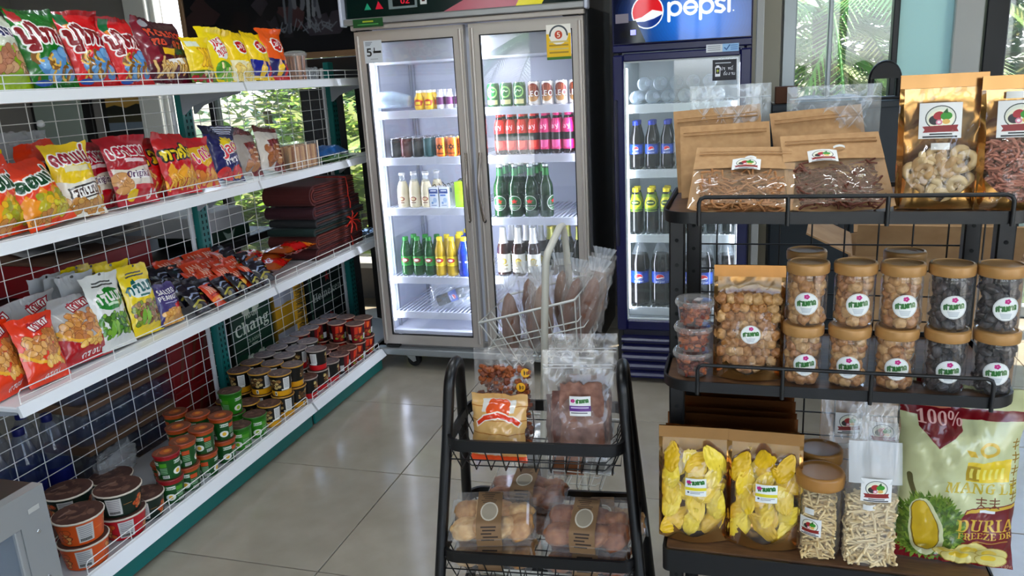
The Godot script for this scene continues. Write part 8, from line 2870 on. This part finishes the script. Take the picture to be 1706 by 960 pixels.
# ---------------------------------------------------------------- white wire bread basket on its stand
func build_bread_basket() -> void:
	var white = mat(Color(0.80, 0.79, 0.74), 0.4)
	var wire = mat(Color(0.84, 0.84, 0.82), 0.35)
	var t = thing("basket_stand", "white wire basket on a bent-tube stand behind the black cart", "stand", Vector3.ZERO)
	part(t, "tube_frame", Geo.new().tube([V(-0.52, 0.02, -1.875), V(-0.500, 0.50, -1.872), V(-0.484, 0.80, -1.868), V(-0.476, 0.925, -1.868), V(-0.474, 0.945, -1.885), V(-0.471, 0.985, -2.01), V(-0.469, 0.985, -2.035), V(-0.466, 0.95, -2.05), V(-0.456, 0.70, -2.075), V(-0.446, 0.02, -2.12)], 0.0095, 10), white)
	for z in [-1.875, -2.12]:
		part(t, "base_bar", Geo.new().tube([V(-0.70, 0.012, z), V(-0.30, 0.012, z)], 0.012, 8), white)
	var bt = Transform3D(Basis.from_euler(V(0.072, -0.065, 0.285)), V(-0.544, 0.783, -1.899))
	var rim = Geo.new().tube([V(-0.14, 0, 0), V(0.14, 0, 0), V(0.14, 0, -0.22), V(-0.14, 0, -0.22)], 0.0035, 6, true)
	rim.add(Geo.new().tube([V(-0.125, -0.06, -0.01), V(0.125, -0.06, -0.01), V(0.125, -0.06, -0.21), V(-0.125, -0.06, -0.21)], 0.002, 5, true), Transform3D())
	var k1 = part(t, "upper_basket", rim, wire)
	k1.transform = bt
	part(k1, "basket_wires", wire_basket(0.28, 0.20, 0.22, 0.15, 7, 5, 0.0018), wire)
	var k2 = part(t, "lower_basket", Geo.new().tube([V(-0.14, 0, 0), V(0.14, 0, 0), V(0.14, 0, -0.22), V(-0.14, 0, -0.22)], 0.0035, 6, true), wire, V(-0.47, 0.40, -1.885))
	part(k2, "basket_wires", wire_basket(0.28, 0.22, 0.22, 0.12, 7, 5, 0.0018), wire)
	var film = glass(Color(0.92, 0.91, 0.90), 0.16, 0.09)
	var silver = glass(Color(0.86, 0.88, 0.90), 0.42, 0.12)
	var crust = mat(Color(0.48, 0.30, 0.21), 0.55)
	var pale = mat(Color(0.55, 0.40, 0.30), 0.6)
	# x, z, lean in the basket's plane, seen as a row of upright loaves
	var ls = [[-0.105, -0.05, 0.02, 0.05, "bread roll in clear film at the low end of the wire basket"], [-0.055, -0.07, 0.03, -0.15, "second bread roll in clear film from the basket's low end"], [-0.005, -0.05, 0.035, 0.05, "bread roll in clear film just behind the white tube"], [0.045, -0.08, 0.03, -0.2, "bread roll in clear film beside the white tube, toward the high end"], [0.090, -0.06, 0.03, -0.25, "tilted bread roll in clear film near the basket's high end"], [0.095, -0.145, 0.04, -0.2, "bread roll in clear film at the back of the high end"], [-0.07, -0.15, 0.03, 0.1, "bread roll in clear film at the back of the low end"], [0.015, -0.155, 0.04, 0.0, "bread roll in clear film at the back behind the tube"]]
	for q in ls:
		var o = thing("bread_pack", q[4], "bread", bt * V(q[0], -0.135, q[1]), 0.0, "bread in the wire basket")
		o.rotation = V(-0.10, 0.1, q[3])
		part(o, "loaf", Geo.new().sheet(12, 12, func(u, v):
			var a = TAU * u
			var r = 0.026 * pow(maxf(0.0, sin(PI * v)), 0.5) * (1.0 + 0.05 * sin(v * 22.0))
			return V(sin(a) * r, 0.006 + v * 0.178, cos(a) * r * 1.25), -1.0), crust if q[2] < 0.034 else pale)
		part(o, "film_wrap", film_bag(0.066, 0.215, 0.085, int(q[0] * 900) + 200, 12, 18), film)
		var g = Geo.new()
		g.sheet(14, 5, func(u, v): return V((u - 0.5) * (0.036 + 0.03 * v), 0.198 + v * 0.035, 0.006 * sin(u * 34.0) * (0.4 + v)))
		part(o, "crimped_end", g, silver)
	for k in 3:
		var o = solo("foil_snack", "%s small silver and orange snack pack in the stand's lower basket" % ["first", "second", "third"][k], "snack pack", bag_geo(0.09, 0.15, 0.04, 400 + k, 0.6, 12, 14), plain_foil([Color(0.70, 0.70, 0.70), Color(0.62, 0.36, 0.20), Color(0.74, 0.74, 0.73)][k], 0.25, 0.4), V(-0.55 + k * 0.085, 0.285, -1.95 - 0.02 * k), 0.1, "packs in the lower basket")
		o.rotation.x = -0.2


# ---------------------------------------------------------------- aluminium glass case in the near corner
func build_case() -> void:
	var alu = mat(Color(0.62, 0.63, 0.63), 0.42, 0.3)
	var t = thing("metal_case", "grey aluminium display case with a glass side beside the gondola end", "case", V(-1.55, 0, -1.275))
	part(t, "top_panel", Geo.new().box(V(-0.22, 0.518, 0.40), V(0.436, 0.010, 0.80), 0.001), mat(Color(0.19, 0.17, 0.155), 0.45))
	part(t, "top_recess", Geo.new().box(V(-0.16, 0.5245, 0.36), V(0.20, 0.004, 0.50), 0.001), mat(Color(0.13, 0.115, 0.105), 0.5))
	var w = 0.075
	# side frame facing the aisle (+x): bars with mitred joints
	var bars = [[Vector2(0, 0.524), Vector2(-w, 0.524 - w), Vector2(-0.80 + w, 0.524 - w), Vector2(-0.80, 0.524)], [Vector2(0, 0.524), Vector2(0, 0.0), Vector2(-w, w), Vector2(-w, 0.524 - w)], [Vector2(-0.80, 0.524), Vector2(-0.80 + w, 0.524 - w), Vector2(-0.80 + w, w), Vector2(-0.80, 0.0)], [Vector2(0, 0.0), Vector2(-0.80, 0.0), Vector2(-0.80 + w, w), Vector2(-w, w)]]
	for b in bars:
		part(t, "frame_bar", Geo.new().prism(PackedVector2Array(b), -0.03, 0.0), alu, Vector3.ZERO, V(0, PI / 2, 0))
	part(t, "pane", Geo.new().box(V(-0.012, 0.262, 0.40), V(0.005, 0.524 - 2 * w, 0.80 - 2 * w)), glass(Color(0.55, 0.62, 0.70), 0.25, 0.03))
	part(t, "pane_bead", Geo.new().box(V(-0.008, 0.262, w + 0.008), V(0.012, 0.524 - 2 * w, 0.016), 0.002), alu)
	part(t, "end_panel", Geo.new().box(V(-0.22, 0.26, 0.004), V(0.43, 0.51, 0.006), 0.001), alu)
	part(t, "back_panel", Geo.new().box(V(-0.436, 0.26, 0.40), V(0.006, 0.51, 0.79), 0.001), alu)
	part(t, "floor_panel", Geo.new().box(V(-0.22, 0.02, 0.40), V(0.42, 0.02, 0.78), 0.001), alu)
	for q in [[0.42, 0.035], [0.49, 0.135], [0.30, 0.035]]:
		part(t, "screw", Geo.new().lathe([Vector2(0.005, 0), Vector2(0.004, 0.002), Vector2(0, 0.0025)], 8).moved(Transform3D(Basis(V(0, 0, 1), -PI / 2), V(0.0, q[0], q[1]))), mat(Color(0.75, 0.76, 0.78), 0.2, 0.9))
	part(t, "small_sticker", Geo.new().box(V(0.0008, 0.478, 0.036), V(0.001, 0.012, 0.030), 0.0003), mat(Color(0.72, 0.72, 0.70), 0.5), Vector3.ZERO, V(0.5, 0, 0) * 0.0)


# ---------------------------------------------------------------- far right corner behind the rack
func build_back_right() -> void:
	var slate = mat(Color(0.13, 0.17, 0.20), 0.5)
	var t = thing("storage_cabinet", "dark slate-blue low cabinet against the glazed back wall", "cabinet", V(0.66, 0, -4.28))
	part(t, "cabinet_body", Geo.new().box(V(0, 0.59, -0.01), V(1.10, 1.18, 0.40), 0.004), slate)
	for k in 3:
		var d = part(t, "door", Geo.new().box(V(-0.365 + k * 0.365, 0.59, 0.197), V(0.355, 1.12, 0.018), 0.003), slate)
		part(d, "handle", Geo.new().box(V(-0.365 + k * 0.365 + 0.13, 0.66, 0.210), V(0.012, 0.12, 0.012), 0.002), mat(Color(0.5, 0.52, 0.54), 0.3, 0.7))
	solo("carton_box", "small brown cardboard carton on the slate cabinet beside the cola cooler", "box", Geo.new().box(V(0, 0.04, 0), V(0.10, 0.08, 0.10), 0.003), mat(Color(0.36, 0.22, 0.14), 0.8), V(0.175, 1.181, -4.20))
	var st = thing("arched_stand", "black arched table stand on the slate cabinet before the palm", "stand", V(0.62, 1.181, -4.22))
	var pts = []
	for k in 13:
		var a = PI * k / 12.0
		pts.append(V(-cos(a) * 0.060, 0.09 + sin(a) * 0.075, 0))
	part(st, "arch", Geo.new().tube([V(-0.060, 0.0, 0)] + pts + [V(0.060, 0, 0)], 0.014, 8), mat(Color(0.02, 0.022, 0.03), 0.5))
	part(st, "hood", Geo.new().prism(PackedVector2Array([Vector2(-0.066, 0.095), Vector2(-0.058, 0.130), Vector2(-0.036, 0.158), Vector2(0, 0.168), Vector2(0.036, 0.158), Vector2(0.058, 0.130), Vector2(0.066, 0.095)]), -0.02, 0.02), mat(Color(0.02, 0.022, 0.03), 0.5))
	part(st, "foot_plate", Geo.new().box(V(0, 0.006, 0), V(0.16, 0.012, 0.10), 0.003), mat(Color(0.02, 0.022, 0.03), 0.5))
	for k in 2:
		solo("folded_towel", ["pale blue folded towel on the slate cabinet beside the arched stand", "pale blue folded towel on the slate cabinet nearer the carton"][k], "towel", Geo.new().sheet(10, 5, func(u, v): return V((u - 0.5) * 0.16, 0.004 + 0.030 * pow(maxf(0.0, sin(PI * u)), 0.4) * pow(maxf(0.0, sin(PI * v)), 0.4), (v - 0.5) * -0.12), 1.0), mat(Color(0.45, 0.56, 0.64), 0.9), V(0.44 - k * 0.15, 1.181, -4.18), 0.1, "towels on the cabinet")
	# cardboard boxes on the floor behind the rack
	var kraft = tri_mat(noise_tex(0.04, Color(0.56, 0.43, 0.29), Color(0.64, 0.51, 0.36), 14, 128, 4), 2.0, 0.85)
	for k in 2:
		var b = thing("cardboard_box", ["closed cardboard box on the floor behind the black rack", "open cardboard box stacked on the closed one behind the rack"][k], "box", V(0.52 + 0.02 * k, 0.41 * k + 0.001, -2.62), 0.2 - 0.3 * k, "cardboard boxes behind the rack")
		for s in [[0, 0.20, 0.17, 0.44, 0.40, 0.006], [0, 0.20, -0.17, 0.44, 0.40, 0.006], [0.22, 0.20, 0, 0.006, 0.40, 0.34], [-0.22, 0.20, 0, 0.006, 0.40, 0.34], [0, 0.004, 0, 0.44, 0.006, 0.34]]:
			part(b, "wall_panel", Geo.new().box(V(s[0], s[1], s[2]), V(s[3], s[4], s[5])), kraft)
		if k == 0:
			part(b, "top_flap", Geo.new().box(V(0, 0.403, 0), V(0.44, 0.006, 0.34)), kraft)
		else:
			for s in [-1, 1]:
				part(b, "flap", Geo.new().box(V(s * 0.07, 0, 0), V(0.14, 0.005, 0.33)), kraft, V(s * 0.222, 0.402, 0), V(0, 0, s * 0.45))
				part(b, "flap", Geo.new().box(V(0, 0, s * 0.07), V(0.42, 0.005, 0.14)), kraft, V(0, 0.402, s * 0.172), V(-s * 0.9 if s > 0 else 0.5, 0, 0))
	for k in 2:
		solo("snack_packet", ["red and white packet inside the open cardboard box", "blue packet inside the open cardboard box"][k], "packet", bag_geo(0.12, 0.16, 0.04, 500 + k, 0.5, 10, 12), plain_foil([Color(0.62, 0.10, 0.10), Color(0.10, 0.24, 0.55)][k]), V(0.46 + k * 0.13, 0.66, -2.64), 0.3, "packets in the cardboard box")
